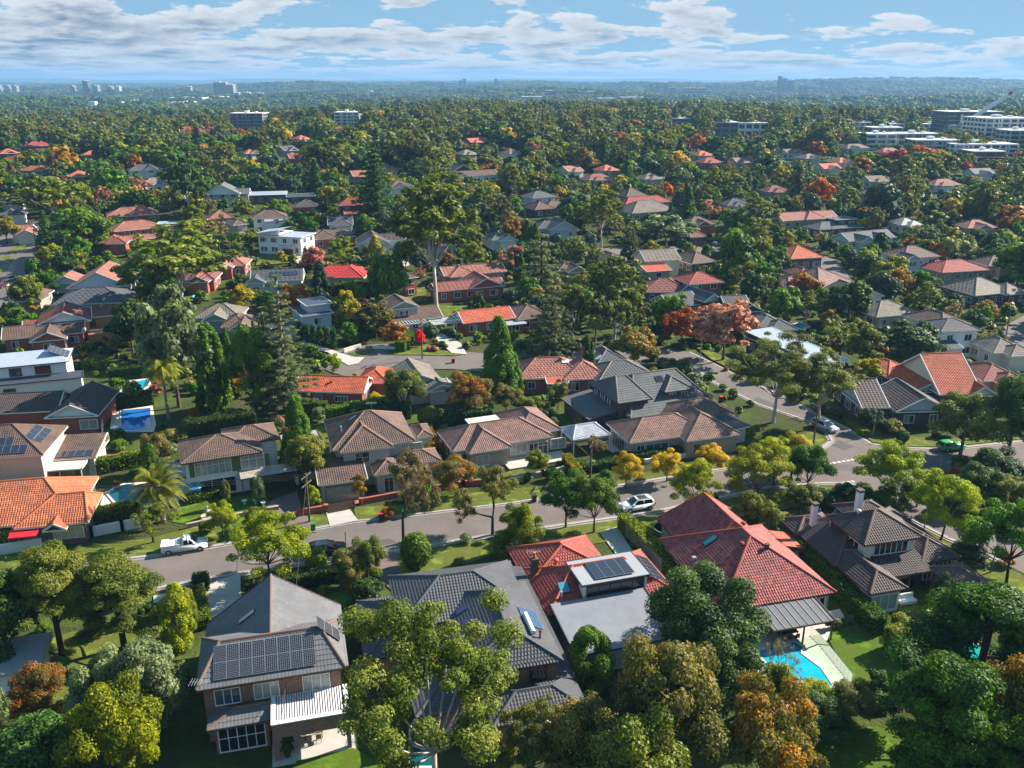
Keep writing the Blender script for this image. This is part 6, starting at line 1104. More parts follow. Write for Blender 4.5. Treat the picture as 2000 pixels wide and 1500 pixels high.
# ------------------------------------------------------------------ trees that can be picked out in the photograph
for a in [
    ('gum', 'olive', 850, 1600, 1182, 400, 'big olive gum with pale limbs spreading over the charcoal roofed house', dict(seed=3)),
    ('gum', 'olive', 1035, 1590, 1370, 150, 'smaller gum beside the verandah of the charcoal roofed house', dict(seed=1)),
    ('round', 'olivebrown', 1290, 1570, 1250, 235, 'bronze tipped gum mass below the grey metal rear roof', {}),
    ('round', 'olivebrown', 1140, 1600, 1375, 190, 'low bronze olive tree next to the big pale limbed gum', {}),
    ('round', 'olive', 1230, 1660, 1400, 220, 'olive tree at the bottom edge below the bronze gum', {}),
    ('round', 'lime', 1290, 1570, 1450, 110, 'small lime green tree at the bottom edge', {}),
    ('round', 'rustmix', 1485, 1580, 1345, 205, 'rust and copper leaved tree below the turquoise pool', {}),
    ('dense', 'dark', 1372, 1300, 1122, 220, 'large glossy magnolia shading the crimson tiled house', {}),
    ('ovoid', 'green', 1150, 1352, 1228, 92, 'dark conical bush beside the grey metal rear roof', {}),
    ('dense', 'dark', 1440, 1400, 1275, 150, 'dark shrubby tree between magnolia and turquoise pool', {}),
    ('bare', 'brown', 1505, 1375, 1245, 120, 'twiggy bare tree leaning over the turquoise pool', {}),
    ('dense', 'olive', 1500, 1420, 1300, 90, 'dull olive bush under the bare poolside tree', {}),
    ('dense', 'lime', 1590, 1395, 1342, 95, 'rounded lime shrub at the near end of the turquoise pool', {}),
    ('dense', 'olivebrown', 1660, 1400, 1340, 100, 'brownish shrub at the corner of the pool lawn', {}),
    ('dense', 'dark', 1600, 1440, 1372, 120, 'deep green bush between the pool hedge and the lower lawn', {}),
    ('pine', 'pine', 1885, 1440, 1158, 290, 'huge dark pine over the green pool', dict(seed=0)),
    ('pine', 'pine', 1815, 1600, 1296, 245, 'dark pine with open lower boughs over the bottom lawn', dict(seed=1)),
    ('round', 'rustmix', 1975, 1600, 1275, 200, 'golden tipped tree at the corner below the huge pine', {}),
    ('pine', 'pine', 1940, 1680, 1420, 220, 'dark pine foliage filling the bottom corner', dict(seed=0)),
    ('dense', 'dark', 5, 1305, 1105, 175, 'lush dark evergreen at the side of the conifer lawn', {}),
    ('pine', 'olive', 122, 1282, 1070, 165, 'tall olive conifer with bare lower limbs on the sunlit lawn', dict(seed=1)),
    ('pine', 'olive', 243, 1266, 1092, 180, 'wide olive conifer on a single dark trunk by the footpath', dict(seed=0)),
    ('dense', 'grey', 300, 1425, 1250, 145, 'grey green rounded tree beside the brown brick house', {}),
    ('dense', 'grey', 215, 1440, 1285, 130, 'grey green tree next to the rounded one, nearer the lawn', {}),
    ('round', 'rustmix', 95, 1420, 1302, 125, 'rusty brown bush at the edge of the sunlit lawn', {}),
    ('round', 'yolive', 250, 1570, 1335, 185, 'yellow olive rounded tree in front of the grey green ones', {}),
    ('airy', 'grey', 15, 1490, 1345, 150, 'soft grey green tree at the bottom corner of the conifer garden', {}),
    ('dense', 'dark', 90, 1600, 1425, 200, 'dark shaded tree at the bottom below the rusty bush', {}),
    ('ovoid', 'lime', 352, 1268, 1145, 72, 'yellow green columnar shrub beside the concrete driveway', {}),
    ('ovoid', 'olive', 372, 1240, 1150, 40, 'thin olive hedge column next to the yellow green shrub', {}),
    ('dense', 'olivebrown', 682, 1150, 1070, 68, 'bronze magnolia by the parked black car', {}),
    ('dense', 'olive', 720, 1142, 1050, 70, 'olive magnolia between black car and shaded driveway', {}),
    ('ball', 'green', 813, 1112, 1043, 60, 'round clipped green bush by the shaded driveway', {}),
    ('spread', 'lime', 530, 1140, 1012, 165, 'yellow green spreading street tree by the pale driveway', dict(seed=0)),
    ('airy', 'brown', 788, 1060, 890, 150, 'brownish open street tree with the green bin beside its trunk', dict(seed=0)),
    ('airy', 'olivebrown', 962, 1045, 915, 145, 'open twiggy street tree opposite the sandstone steps', dict(seed=1)),
    ('round', 'yolive', 1015, 1092, 988, 90, 'golden olive bushy tree behind the twiggy street tree', {}),
    ('round', 'green', 1105, 1030, 925, 95, 'dense green street tree beside the white car', {}),
    ('round', 'green', 1160, 1040, 930, 100, 'dense green street tree closest to the white car', {}),
    ('spread', 'lime', 1355, 1005, 903, 105, 'lime street tree standing alone at the kerb', dict(seed=1)),
    ('spread', 'lime', 1478, 990, 872, 125, 'lime street tree in front of the corner trees', dict(seed=0)),
    ('round', 'goldgreen', 1545, 935, 850, 85, 'gold green tree in the corner cluster by the give way line', {}),
    ('round', 'green', 1575, 968, 868, 90, 'deep green tree in the corner cluster by the give way line', {}),
    ('spread', 'lime', 1510, 950, 858, 105, 'bright lime tree in the middle of the corner cluster', dict(seed=1)),
    ('spread', 'lime', 1735, 990, 872, 145, 'lime spreading tree across from the give way line', dict(seed=1)),
    ('spread', 'lime', 1838, 1055, 928, 130, 'lime spreading tree on the sunlit strip by the dark tiled house', dict(seed=0)),
    ('spread', 'green', 1965, 1140, 975, 180, 'large green spreading tree over the street bend', dict(seed=1)),
    ('dense', 'dark', 1905, 990, 908, 85, 'dark bushy tree on the far kerb of the street bend', {}), ('round', 'olive', 1965, 1005, 930, 95, 'dull olive tree at the edge beyond the street bend', {}), ('dense', 'green', 1790, 990, 930, 60, 'round green bush on the corner of the street bend', {}), ('dense', 'dark', 1650, 985, 948, 55, 'dark shrub behind the brick gate pier', {}),
    ('bare', 'brown', 1935, 1118, 1020, 75, 'twiggy grey tree under the large green spreading tree', {}),
    ('dense', 'dark', 1885, 1115, 1062, 75, 'dark rounded shrub against the dark tiled house end', {}),
    ('dense', 'dark', 1838, 1200, 1128, 55, 'dark columnar shrub beside the brown tiled garage', {}),
    ('dense', 'green', 1735, 1010, 955, 70, 'glossy green bush behind the white chimney', {}),
    ('dense', 'dark', 1680, 1010, 955, 55, 'dark bush beside the stone path gate', {}),
    ('dense', 'olive', 1560, 1010, 945, 75, 'dark flowering bush beside the blue bundles', {}),
    ('dense', 'dark', 1600, 990, 955, 60, 'dark camellia bush at the ochre lawn', {}),
    ('dense', 'olive', 1465, 1040, 960, 60, 'pale olive shrub behind the crimson roof ridge', {}),
    ('dense', 'olive', 1500, 1055, 985, 55, 'pale olive shrub nearer the crimson roof', {}),
    ('round', 'gold', 1222, 955, 887, 66, 'golden round street tree, lowest of the three along the kerb', {}),
    ('round', 'gold', 1302, 940, 882, 66, 'golden round street tree, middle of the three along the kerb', {}),
    ('round', 'gold', 1388, 922, 872, 62, 'golden round street tree beside the lime corner trees', {}),
    ('cone', 'cypress', 588, 925, 776, 80, 'bright conical cypress behind the white house carport', {}),
    ('dense', 'olive', 606, 950, 848, 92, 'shaggy olive tree in front of the bright conical cypress', {}),
    ('cone', 'cypress', 975, 772, 620, 84, 'tall clipped cypress beside the pink tiled bungalow', dict(seed=0)),
    ('cone', 'cypress', 1003, 772, 690, 46, 'shorter cypress spire leaning on the tall clipped one', {}),
    ('cone', 'cypress', 412, 800, 636, 52, 'pair of tall cypress spires, the broader one by the backyard pools', {}),
    ('cone', 'cypress', 436, 795, 652, 40, 'slimmer cypress spire behind the broader one by the backyard pools', {}),
    ('dense', 'green', 500, 805, 640, 105, 'huge leafy green tree beside the tall cypress spires', {}),
    ('tier', 'cedar', 562, 805, 538, 125, 'tall thin norfolk pine with bare tiers above the orange red roof', {}),
    ('tier', 'cedar', 530, 800, 600, 90, 'shorter norfolk pine behind the huge leafy tree', {}),
    ('round', 'grey', 350, 795, 590, 150, 'broad grey green tree with a dark bare trunk', dict(seed=1)),
    ('round', 'grey', 345, 700, 560, 90, 'grey green treetop rising behind the broad one', {}),
    ('dense', 'dark', 260, 690, 590, 80, 'dark shaded tree beside the orange brick house', {}),
    ('queen', 'palm', 330, 820, 698, 78, 'shaggy twin trunked palm beside the deep blue pool', {}),
    ('dense', 'olive', 264, 790, 744, 38, 'olive bush overhanging the turquoise backyard pool', {}),
    ('palm', 'palm', 317, 1020, 908, 112, 'feathery date palm beside the curved teal pool', {}),
    ('round', 'olivebrown', 310, 925, 845, 62, 'bronze pink flowering bush above the date palm', {}),
    ('ovoid', 'green', 300, 945, 868, 32, 'small upright green conifer behind the date palm', {}),
    ('gum', 'olive', 365, 618, 438, 235, 'very broad bushy gum with white limbs', dict(seed=0)),
    ('round', 'green', 167, 502, 408, 112, 'big bright green round tree beside the terracotta houses', {}),
    ('tallgum', 'yolive', 852, 602, 345, 170, 'towering pale trunked gum in the middle of the suburb', dict(seed=0)),
    ('darkfir', 'pine', 735, 440, 290, 95, 'tall dark conifer beside the red two storey house', {}),
    ('gum', 'yolive', 1175, 482, 372, 88, 'golden olive gum on a white trunk beyond the street', dict(seed=1)),
    ('gum', 'olive', 1200, 662, 503, 135, 'broad golden olive gum by the lane behind the cedars', dict(seed=0)),
    ('gum', 'olive', 1180, 600, 505, 90, 'olive gum just behind the broad golden one', dict(seed=1)),
    ('cedar', 'cedar', 1057, 575, 458, 112, 'flat tiered cedar on the lawn by the rust roofed house', {}),
    ('cedar', 'cedar', 1078, 706, 582, 122, 'flat tiered cedar behind the tall clipped cypress', {}),
    ('round', 'rustmix', 1238, 720, 643, 92, 'orange and green round tree at the side street bend', {}),
    ('round', 'pink', 1412, 705, 590, 128, 'dusky pink and orange maple above the side street', {}),
    ('gum', 'olive', 1510, 825, 658, 195, 'sprawling olive gum with pinkish limbs on the street corner', dict(seed=1)),
    ('gum', 'olive', 1600, 835, 690, 150, 'olive gum drooping over the silver car', dict(seed=0)),
    ('dense', 'green', 1437, 555, 450, 78, 'tall soft dark green tree beside the brown gabled brick house', {}),
    ('round', 'goldgreen', 680, 655, 570, 54, 'yellow and green tree beside the white cubic house', {}),
    ('round', 'olivebrown', 735, 660, 592, 80, 'brown olive bushy tree left of the beige pergola house'.replace('left of', 'beside'), {}),
    ('round', 'olive', 790, 812, 720, 90, 'olive green tree before the streaked gable roof', {}),
    ('round', 'rustmix', 915, 825, 730, 96, 'copper and green autumn tree behind the pinkish tiled bungalow', {}),
    ('round', 'olivebrown', 988, 812, 752, 58, 'small brownish tree beside the copper autumn tree', {}),
    ('slim', 'pine', 1144, 745, 655, 20, 'slender dark pencil cypress, the taller of two by the pink tiled bungalow', {}),
    ('slim', 'pine', 1154, 748, 670, 16, 'slender dark pencil cypress, the shorter of two by the pink tiled bungalow', {}),
    ('cone', 'bluegreen', 628, 592, 510, 44, 'dark blue green fir before the vivid red roof', {}),
    ('dense', 'green', 760, 605, 497, 78, 'soft dark green tree beside the vivid red roof', {}),
    ('gum', 'dark', 370, 435, 308, 90, 'dark tall gum behind the terracotta houses', dict(seed=0)),
    ('round', 'red', 1600, 410, 349, 58, 'coral red autumn tree above the long pink roof', {}),
    ('round', 'red', 1795, 328, 284, 56, 'flame orange tree before the apartment terraces', {}),
    ('round', 'red', 1745, 332, 292, 58, 'duller orange tree next to the flame orange one', {}),
    ('round', 'rust', 1567, 592, 535, 66, 'orange brown tree before the wide pinkish hip roof', {}),
    ('round', 'rust', 1745, 590, 525, 60, 'orange topped tree in front of the stacked bay gables', {}),
    ('round', 'rust', 1972, 452, 402, 62, 'orange round tree at the far edge of the lane', {}),
    ('dense', 'bluegreen', 1718, 445, 358, 82, 'big dark blue green tree behind the slate blue house', {}),
    ('dense', 'dark', 1655, 632, 550, 88, 'dark round tree before the white walled gable', {}),
    ('round', 'goldgreen', 15, 478, 423, 52, 'golden street tree beside the striped road', {}),
    ('round', 'dark', 1775, 712, 632, 115, 'dark olive tree above the vermilion roof', {}),
    ('round', 'olive', 1690, 720, 640, 85, 'dull olive tree beside the pale blue sheet roof', {}),
    ('airy', 'olive', 1640, 700, 630, 95, 'grey twiggy tree behind the pale blue sheet roof', {}),
    ('round', 'olive', 1875, 890, 772, 130, 'feathery olive tree beside the green car', {}),
    ('dense', 'dark', 1968, 890, 735, 120, 'dark leafy tree at the edge above the street', {}),
    ('dense', 'dark', 1940, 950, 880, 110, 'dark hedge like tree beyond the street bend', {}),
    ('bare', 'brown', 1655, 800, 720, 75, 'grey leafless tree beside the blue gabled bungalow', {}),
    ('bare', 'brown', 1930, 700, 640, 70, 'pale leafless tree beside the white skirt roofed house', {}),
    ('dense', 'dark', 1700, 842, 800, 50, 'white speckled camellia before the blue gabled bungalow', {}),
    ('ball', 'dark', 1761, 864, 840, 26, 'clipped dark ball bush on the street corner', {}),
    ('round', 'goldgreen', 1690, 760, 700, 60, 'mustard tree behind the blue gabled bungalow', {}),
    ('round', 'lime', 437, 1050, 985, 62, 'yellow green small tree on the verge behind the white pickup', {}),
    ('shrub', 'olive', 405, 1042, 1018, 34, 'small olive shrub on the verge behind the white pickup', {}),
    ('airy', 'olive', 300, 1060, 985, 105, 'olive open tree with grey stems over the street wall', dict(seed=0)),
    ('round', 'olive', 505, 1035, 992, 55, 'small olive tree by the shaded brick driveway', {}),
    ('ovoid', 'olive', 445, 990, 938, 18, 'potted slim tree at the porch of the shuttered white house', {}),
    ('ovoid', 'grey', 508, 985, 932, 26, 'white flowering camellia at the shuttered white house', {}),
    ('round', 'lime', 612, 1000, 950, 32, 'small lime bush beside the power pole', {}),
    ('round', 'gold', 705, 975, 925, 30, 'small flame gold tree by the brown gates', {}),
    ('round', 'rustmix', 890, 970, 895, 90, 'bronze spreading maple before the pinkish tiled bungalow', {}),
    ('ball', 'dark', 961, 905, 880, 26, 'clipped dark ball bush by the terrace steps', {}),
    ('ball', 'green', 833, 995, 930, 22, 'clipped green cone bush behind the brownish street tree', {}),
    ('round', 'lime', 1047, 930, 880, 44, 'bright lime young tree by the sandstone steps', {}),
    ('airy', 'brown', 1155, 900, 855, 55, 'small bare wisteria tree by the garden pavilion', {}),
    ('ball', 'olive', 838, 830, 798, 46, 'large clipped grey dome bush behind the brown tiled house', {}),
    ('shrub', 'lime', 1000, 950, 935, 24, 'low green shrub by the small front lawn', {}),
    ('round', 'olive', 1090, 800, 745, 48, 'grey olive tree in the back garden by the pink bungalow', {}),
    ('dense', 'olive', 1035, 810, 775, 60, 'clipped grey green mound behind the copper tree', {}),
    ('round', 'gold', 735, 795, 768, 34, 'small orange bush at the white gable end', {}),
    ('round', 'maple', 820, 680, 645, 22, 'small scarlet maple by the power pole', {}),
    ('shrub', 'pink', 845, 688, 676, 26, 'pinkish red low shrub beside the speckled driveway', {}),
    ('ovoid', 'green', 683, 672, 630, 40, 'clipped green bush beside the turning circle wall', {}),
    ('round', 'rust', 775, 680, 630, 62, 'bronze and grey bush beside the beige pergola house', {}),
    ('round', 'lime', 650, 735, 692, 40, 'bright lime bush beside the pale driveway', {}),
    ('cone', 'goldgreen', 733, 505, 460, 34, 'yellow conical tree near the brown tiled solar house', {}),
    ('round', 'lime', 668, 505, 462, 50, 'yellow green round tree before the brown tiled solar house', {}),
    ('round', 'gold', 795, 345, 318, 32, 'golden globe tree by the white porticoed house', {}),
    ('round', 'gold', 62, 612, 588, 36, 'bright golden bush at the orange brick house', {}),
    ('round', 'olive', 60, 610, 540, 62, 'olive garden tree beside the timber power pole', {}),
    ('dense', 'green', 90, 575, 530, 60, 'clipped dark green bush beyond the timber power pole', {}),
    ('ovoid', 'green', 70, 545, 505, 34, 'bright clipped cone beside the striped road', {}),
    ('round', 'green', 225, 385, 330, 60, 'bright green tree below the white rendered manor', {}),
    ('airy', 'pink', 275, 395, 345, 60, 'mauve pink bare tree below the white rendered manor', {}),
    ('airy', 'brown', 430, 500, 420, 90, 'brown twiggy tree by the half hidden house', {}),
    ('cone', 'cypress', 1030, 490, 430, 26, 'green cypress, one of a pair in the gum shade', {}), ('cone', 'cypress', 1046, 490, 436, 24, 'green cypress with a blunt top beside its pair', {}),
    ('round', 'rust', 1000, 480, 425, 42, 'orange brown tree beside the cypress pair', {}),
    ('round', 'green', 1310, 660, 575, 75, 'bright green leafy tree before the maroon tiled house', {}),
    ('round', 'lime', 1745, 555, 500, 52, 'bright green lime tree before the stacked bay gables', {}),
    ('round', 'green', 1795, 590, 530, 60, 'leafy green tree beside the orange topped one', {}),
    ('round', 'green', 1515, 530, 482, 52, 'green tree beside the orange hip roof', {}),
    ('cone', 'pine', 1715, 512, 455, 52, 'dark green pyramid tree before the grey cottages', {}),
    ('round', 'gold', 1690, 452, 425, 36, 'bright yellow shrub tree beside the grey cottages', {}),
    ('queen', 'palm', 1850, 520, 462, 40, 'palm with a tall trunk above the red roof', {}), ('queen', 'palm', 1885, 515, 470, 36, 'shorter palm beside the tall trunked one', {}), ('queen', 'palm', 1780, 480, 440, 38, 'palm before the grey cottages', {}),
    ('round', 'green', 1985, 560, 470, 100, 'large green tree at the edge above the tan roof', {}),
    ('darkfir', 'cedar', 1555, 400, 325, 50, 'tall pointed conifer beside the coral red tree', {}),
    ('airy', 'pink', 1080, 330, 300, 40, 'pale pink bare tree on the rise', {}), ('round', 'rust', 1145, 335, 305, 56, 'bronze domed tree on the rise', {}), ('round', 'rust', 960, 348, 318, 46, 'bronze tree beside the white villa', {}),
    ('round', 'rust', 1205, 318, 290, 40, 'orange domed tree on the far rise', {}), ('airy', 'pink', 1300, 322, 282, 52, 'dusty pink tree on the far rise', {}), ('round', 'pink', 385, 300, 248, 70, 'dull pink brown tree high on the rise', {}),
    ('round', 'pink', 420, 295, 252, 40, 'mauve grey tree beside the dull pink brown one', {}), ('round', 'gold', 1835, 205 + 115, 292, 30, 'mustard tree among the apartment terraces', {}),
    ('gum', 'olive', 110, 440, 345, 130, 'broad olive gum above the striped road', dict(seed=1)), ('gum', 'olive', 45, 425, 370, 80, 'olive gum at the far side of the striped road', dict(seed=0)),
    ('gum', 'olive', 640, 360, 270, 110, 'tall olive gum behind the dry vacant block', dict(seed=1)), ('round', 'olivebrown', 815, 340, 265, 75, 'bronze olive gum by the golden globe tree', {}),
    ('gum', 'olive', 870, 400, 330, 80, 'olive gum rising behind the towering pale one', dict(seed=1)), ('gum', 'olive', 1000, 395, 320, 60, 'slim pale gum by the grey cluster house', dict(seed=0)),
    ('round', 'grey', 1300, 480, 422, 110, 'broad grey green tree below the light grey hip roof', {}), ('gum', 'olive', 1480, 470, 385, 85, 'tall olive gum by the street poles', dict(seed=1)),
    ('gum', 'olive', 1650, 420, 365, 62, 'spreading olive gum before the blue green tree', dict(seed=0)),
]:
    shape, col, bx, by, ty, w, lab, kw = a; T(shape, col, bx, by, ty, w, lab, **kw)
ORD = ('first', 'second', 'third', 'fourth', 'fifth', 'sixth', 'seventh')
for k, (x, y, t, w) in enumerate([(448, 715, 640, 20), (463, 712, 650, 18), (476, 705, 630, 18), (488, 700, 634, 17), (500, 696, 626, 16), (512, 690, 628, 16), (524, 688, 622, 15)]):
    T('cone', 'cypress', x, y, t, w, f'small cypress spire behind the huge leafy tree, {ORD[k]} in its row from the pools', group='row of small cypress spires')
for k in range(6): T('ovoid', 'dark', 588 + k * 13, 668 + k * 3, 630 + k * 2, 15, f'dark clipped conifer along the pale driveway, {ORD[5 - k]} from the turning circle', group='row of dark conifers by the pale driveway')
for k in range(3): T('shrub', 'grey', 1636 + k * 12, 1226 - k * 4, 1212 - k * 4, 17, f'small clipped shrub edging the pool lawn, {ORD[k]} from the glass fence', group='row of small shrubs edging the pool lawn')

# hedges: a woody box core with a coat of leaves
def hedge(p0, p1, w, h, col, label, world=False, side=0):
    a, b = (Vector(p0), Vector(p1)) if world else (P(*p0), P(*p1)); d = (b - a); L = d.length; rz = math.atan2(d.y, d.x)
    root = thing('hedge', label, 'hedge', (a.x, a.y, th(a.x, a.y)), rz); near = a.length < 190; sz = .17 if near else .4
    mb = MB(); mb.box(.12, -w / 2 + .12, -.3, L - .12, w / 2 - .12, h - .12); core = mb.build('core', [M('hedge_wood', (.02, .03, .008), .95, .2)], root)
    faces = [((L, w), lambda u, v: (u, v - w / 2, np.full_like(u, h)), (0, 0, 1)), ((L, h), lambda u, v: (u, np.full_like(u, -w / 2), v), (0, -1, 0)), ((L, h), lambda u, v: (u, np.full_like(u, w / 2), v), (0, 1, 0)), ((w, h), lambda u, v: (np.zeros_like(u), u - w / 2, v), (-1, 0, 0)), ((w, h), lambda u, v: (np.full_like(u, L), u - w / 2, v), (1, 0, 0))]
    Ps, Ns = [], []
    for (s0, s1), f, n in faces:
        N = int(s0 * s1 * 1.5 / (sz * sz * .7)); u, v = rg.uniform(0, s0, N), rg.uniform(0, s1, N); q = np.stack(f(u, v), 1); q += rg.normal(0, .06, q.shape); Ps.append(q); Ns.append(np.tile(n, (N, 1)))
    p, n = np.concatenate(Ps), np.concatenate(Ns).astype(float); p[:, 2] += .10 * np.sin(p[:, 0] * 1.7) * (p[:, 2] > h * .5)
    V = cards(p, n, sz, 1.4, rg, .7); me = quads(V, rg.uniform(0, 1, len(V)) * .8, 'leaves', [LF[col]]); tag(link('leaves', me, root), kind='stuff')
    m = (a + b) / 2
    for i in range(int(L / 2) + 1): q = a.lerp(b, i / max(1, int(L / 2))); KEEP.append((q.x, q.y, w / 2 + .5))
    return root
for p0, p1, w, h, col, lab in [
    ((100, 1047), (275, 1015), 1.8, 2.6, 'hedge', 'long clipped hedge above the white street wall'), ((-20, 1070), (86, 1055), 2.2, 2.4, 'goldgreen', 'olive topped hedge block at the end of the street wall'),
    ((1216, 1030), (1300, 1110), 1.5, 2.0, 'lime', 'yellow topped clipped hedge beside the trampoline'), ((1300, 1110), (1345, 1165), 1.4, 1.9, 'hedge', 'leafy hedge running down between the red roofs'),
    ((1565, 1090), (1640, 1165), 1.8, 2.6, 'hedge', 'loose hedge between the crimson and the dark tiled houses'), ((1640, 1165), (1715, 1240), 1.8, 2.2, 'green', 'tall dark hedge beside the crimson house lawn'),
    ((1738, 1262), (1812, 1330), 1.9, 2.6, 'lime', 'square clipped hedge with a sunlit top beside the lawn'), ((1812, 1330), (1880, 1400), 1.8, 2.3, 'dark', 'dark hedge in the shade of the pine'),
    ((977, 1078), (1015, 1150), 1.6, 2.4, 'olive', 'flat topped hedge between charcoal and red roofs'), ((388, 1165), (400, 1230), 1.3, 1.5, 'hedge', 'bright low hedge beside the concrete driveway'), ((378, 1150), (408, 1146), 2.0, 1.4, 'dark', 'dark square hedge at the driveway mouth'),
    ((480, 1165), (660, 1132), 1.3, 1.6, 'dark', 'dark hedge behind the charcoal pyramid gable'), ((640, 830), (760, 808), 1.8, 3.0, 'hedge', 'long hedge behind the brown tiled two storey house'), ((560, 815), (640, 812), 1.5, 2.6, 'hedge', 'hedge below the white gable ended brick house'),
    ((829, 862), (848, 895), 2.2, 2.4, 'rust', 'brown topped clipped hedge between the two street houses'), ((836, 895), (860, 935), 1.8, 2.0, 'hedge', 'bright green ivy hedge below the brown topped one'),
    ((1105, 905), (1135, 945), 1.3, 1.6, 'goldgreen', 'golden clipped hedge along the terrace drive'), ((1215, 905), (1330, 890), 1.2, 1.4, 'dark', 'dark hedge behind the golden street trees'), ((1130, 925), (1210, 912), 1.1, 1.3, 'dark', 'low dark hedge behind the first golden street tree'),
    ((1125, 845), (1235, 822), 1.6, 1.9, 'olivebrown', 'bronze photinia hedge above the garden pavilion'), ((190, 925), (290, 905), 1.4, 2.2, 'hedge', 'hedge between the terracotta yard and the curved pool'),
    ((365, 985), (430, 970), 1.0, 1.2, 'hedge', 'low hedge under the windows of the shuttered white house'), ((640, 590), (745, 575), 3.0, 4.5, 'dark', 'tall dark hedge behind the white cubic house'), ((782, 690), (800, 668), 2.0, 2.4, 'green', 'square green hedge beside the scarlet maple'),
    ((590, 440), (690, 434), 2.0, 2.6, 'green', 'long green hedge behind the white modern garage house'), ((215, 745), (300, 735), 1.6, 2.4, 'dark', 'dark hedge behind the turquoise backyard pool'), ((1350, 430), (1420, 426), 2, 2.2, 'dark', 'dark hedge across the distant street'), ((1780, 445), (1850, 440), 2, 2.2, 'green', 'clipped hedge before the palms'),
    ((210, 800), (300, 788), 1.5, 2.6, 'dark', 'dark hedge between the two backyard pools'), ((370, 860), (500, 838), 2.2, 3.2, 'dark', 'dark hedge behind the shuttered white house'), ((690, 835), (800, 815), 1.6, 2.8, 'dark', 'shaded hedge behind the ridge of the brown tiled house'), ((870, 835), (960, 825), 1.6, 2.4, 'dark', 'dark hedge behind the pinkish tiled bungalow'),
]: hedge(p0, p1, w, h, col, lab)

# ------------------------------------------------------------------ the rest of the planting: every tree its own object, described by what it stands beside
CN = dict(olive='olive', yolive='yellow olive', rustmix='copper', olivebrown='bronze olive', green='mid green', lime='lime green', dark='dark green', bluegreen='blue green', grey='grey green', gold='golden', goldgreen='yellow green', rust='rusty orange', red='orange red', pink='dusky pink', brown='brown twiggy', cypress='bright green', pine='deep green', cedar='grey green', palm='feathery')
KN = dict(round='rounded tree', spread='spreading tree', gum='gum tree', dense='bushy evergreen', cone='cypress', ovoid='upright evergreen', pine='pine', tier='norfolk pine', cedar='cedar', darkfir='conifer', airy='open crowned tree', bare='leafless tree', palm='date palm', queen='palm', shrub='shrub')
MIX = [('round', 'green', 13), ('round', 'yolive', 6), ('round', 'olive', 9), ('round', 'dark', 9), ('gum', 'olive', 12), ('gum', 'olivebrown', 5), ('gum', 'grey', 4), ('dense', 'dark', 12), ('dense', 'green', 9), ('dense', 'bluegreen', 7), ('spread', 'lime', 5), ('spread', 'green', 5), ('cone', 'cypress', 2), ('ovoid', 'dark', 4), ('darkfir', 'pine', 3), ('cedar', 'cedar', 2), ('airy', 'brown', 3), ('airy', 'olive', 4), ('round', 'goldgreen', 4), ('round', 'rust', 3), ('round', 'rustmix', 3), ('round', 'gold', 1), ('round', 'red', 1), ('airy', 'pink', 2), ('round', 'pink', 1), ('round', 'lime', 3), ('queen', 'palm', 2), ('tier', 'cedar', 1)]
WGT = np.array([m[2] for m in MIX], float); WGT /= WGT.sum()
LABELS = {}
def near_label(base, x, y):
    k = min(HOUSES, key=lambda h: (h['cx'].x - x) ** 2 + (h['cx'].y - y) ** 2); dx, dy = x - k['cx'].x, y - k['cx'].y
    rel = ('behind' if dy > 0 else 'in front of') if abs(dy) > abs(dx) * .8 else 'beside'
    far_ = ' some way' if math.hypot(dx, dy) > 17 else ' close' if math.hypot(dx, dy) < 11 else ''
    far_ = ' well' if math.hypot(dx, dy) > 26 else far_
    lab = f"{base}{far_} {rel} the {k['ref']}"
    if len(lab.split()) > 13: lab = f"{base} {rel} the {k['ref']}"
    LABELS[lab] = LABELS.get(lab, 0) + 1; return lab
def hides(x, y, z, hgt, rad, lim=.1):
    px, py, dep = proj((x, y, z)); _, ty, _ = proj((x, y, z + hgt)); w = rad * FPX / dep; a = (px - w, ty, px + w, py - (py - ty) * .12)
    for (x0, y0, x1, y1, d0) in CLEAR:
        if dep < d0 + 2:
            ox = min(a[2], x1) - max(a[0], x0); oy = min(a[3], y1) - max(a[1], y0)
            if ox > 0 and oy > 0 and ox * oy > lim * (x1 - x0) * (y1 - y0): return True
    return False
def free(x, y, r):
    for a, b, c in KEEP_NEAR(x, y):
        if (a - x) ** 2 + (b - y) ** 2 < (c + r) ** 2: return False
    return not blocked(x, y)
GRID = {}
def rebuild():
    GRID.clear()
    for q in KEEP: GRID.setdefault((int(q[0] // 12), int(q[1] // 12)), []).append(q)
def KEEP_NEAR(x, y):
    i, j = int(x // 12), int(y // 12)
    for a in (-1, 0, 1):
        for b in (-1, 0, 1): yield from GRID.get((i + a, j + b), ())
rebuild()
PEND = []
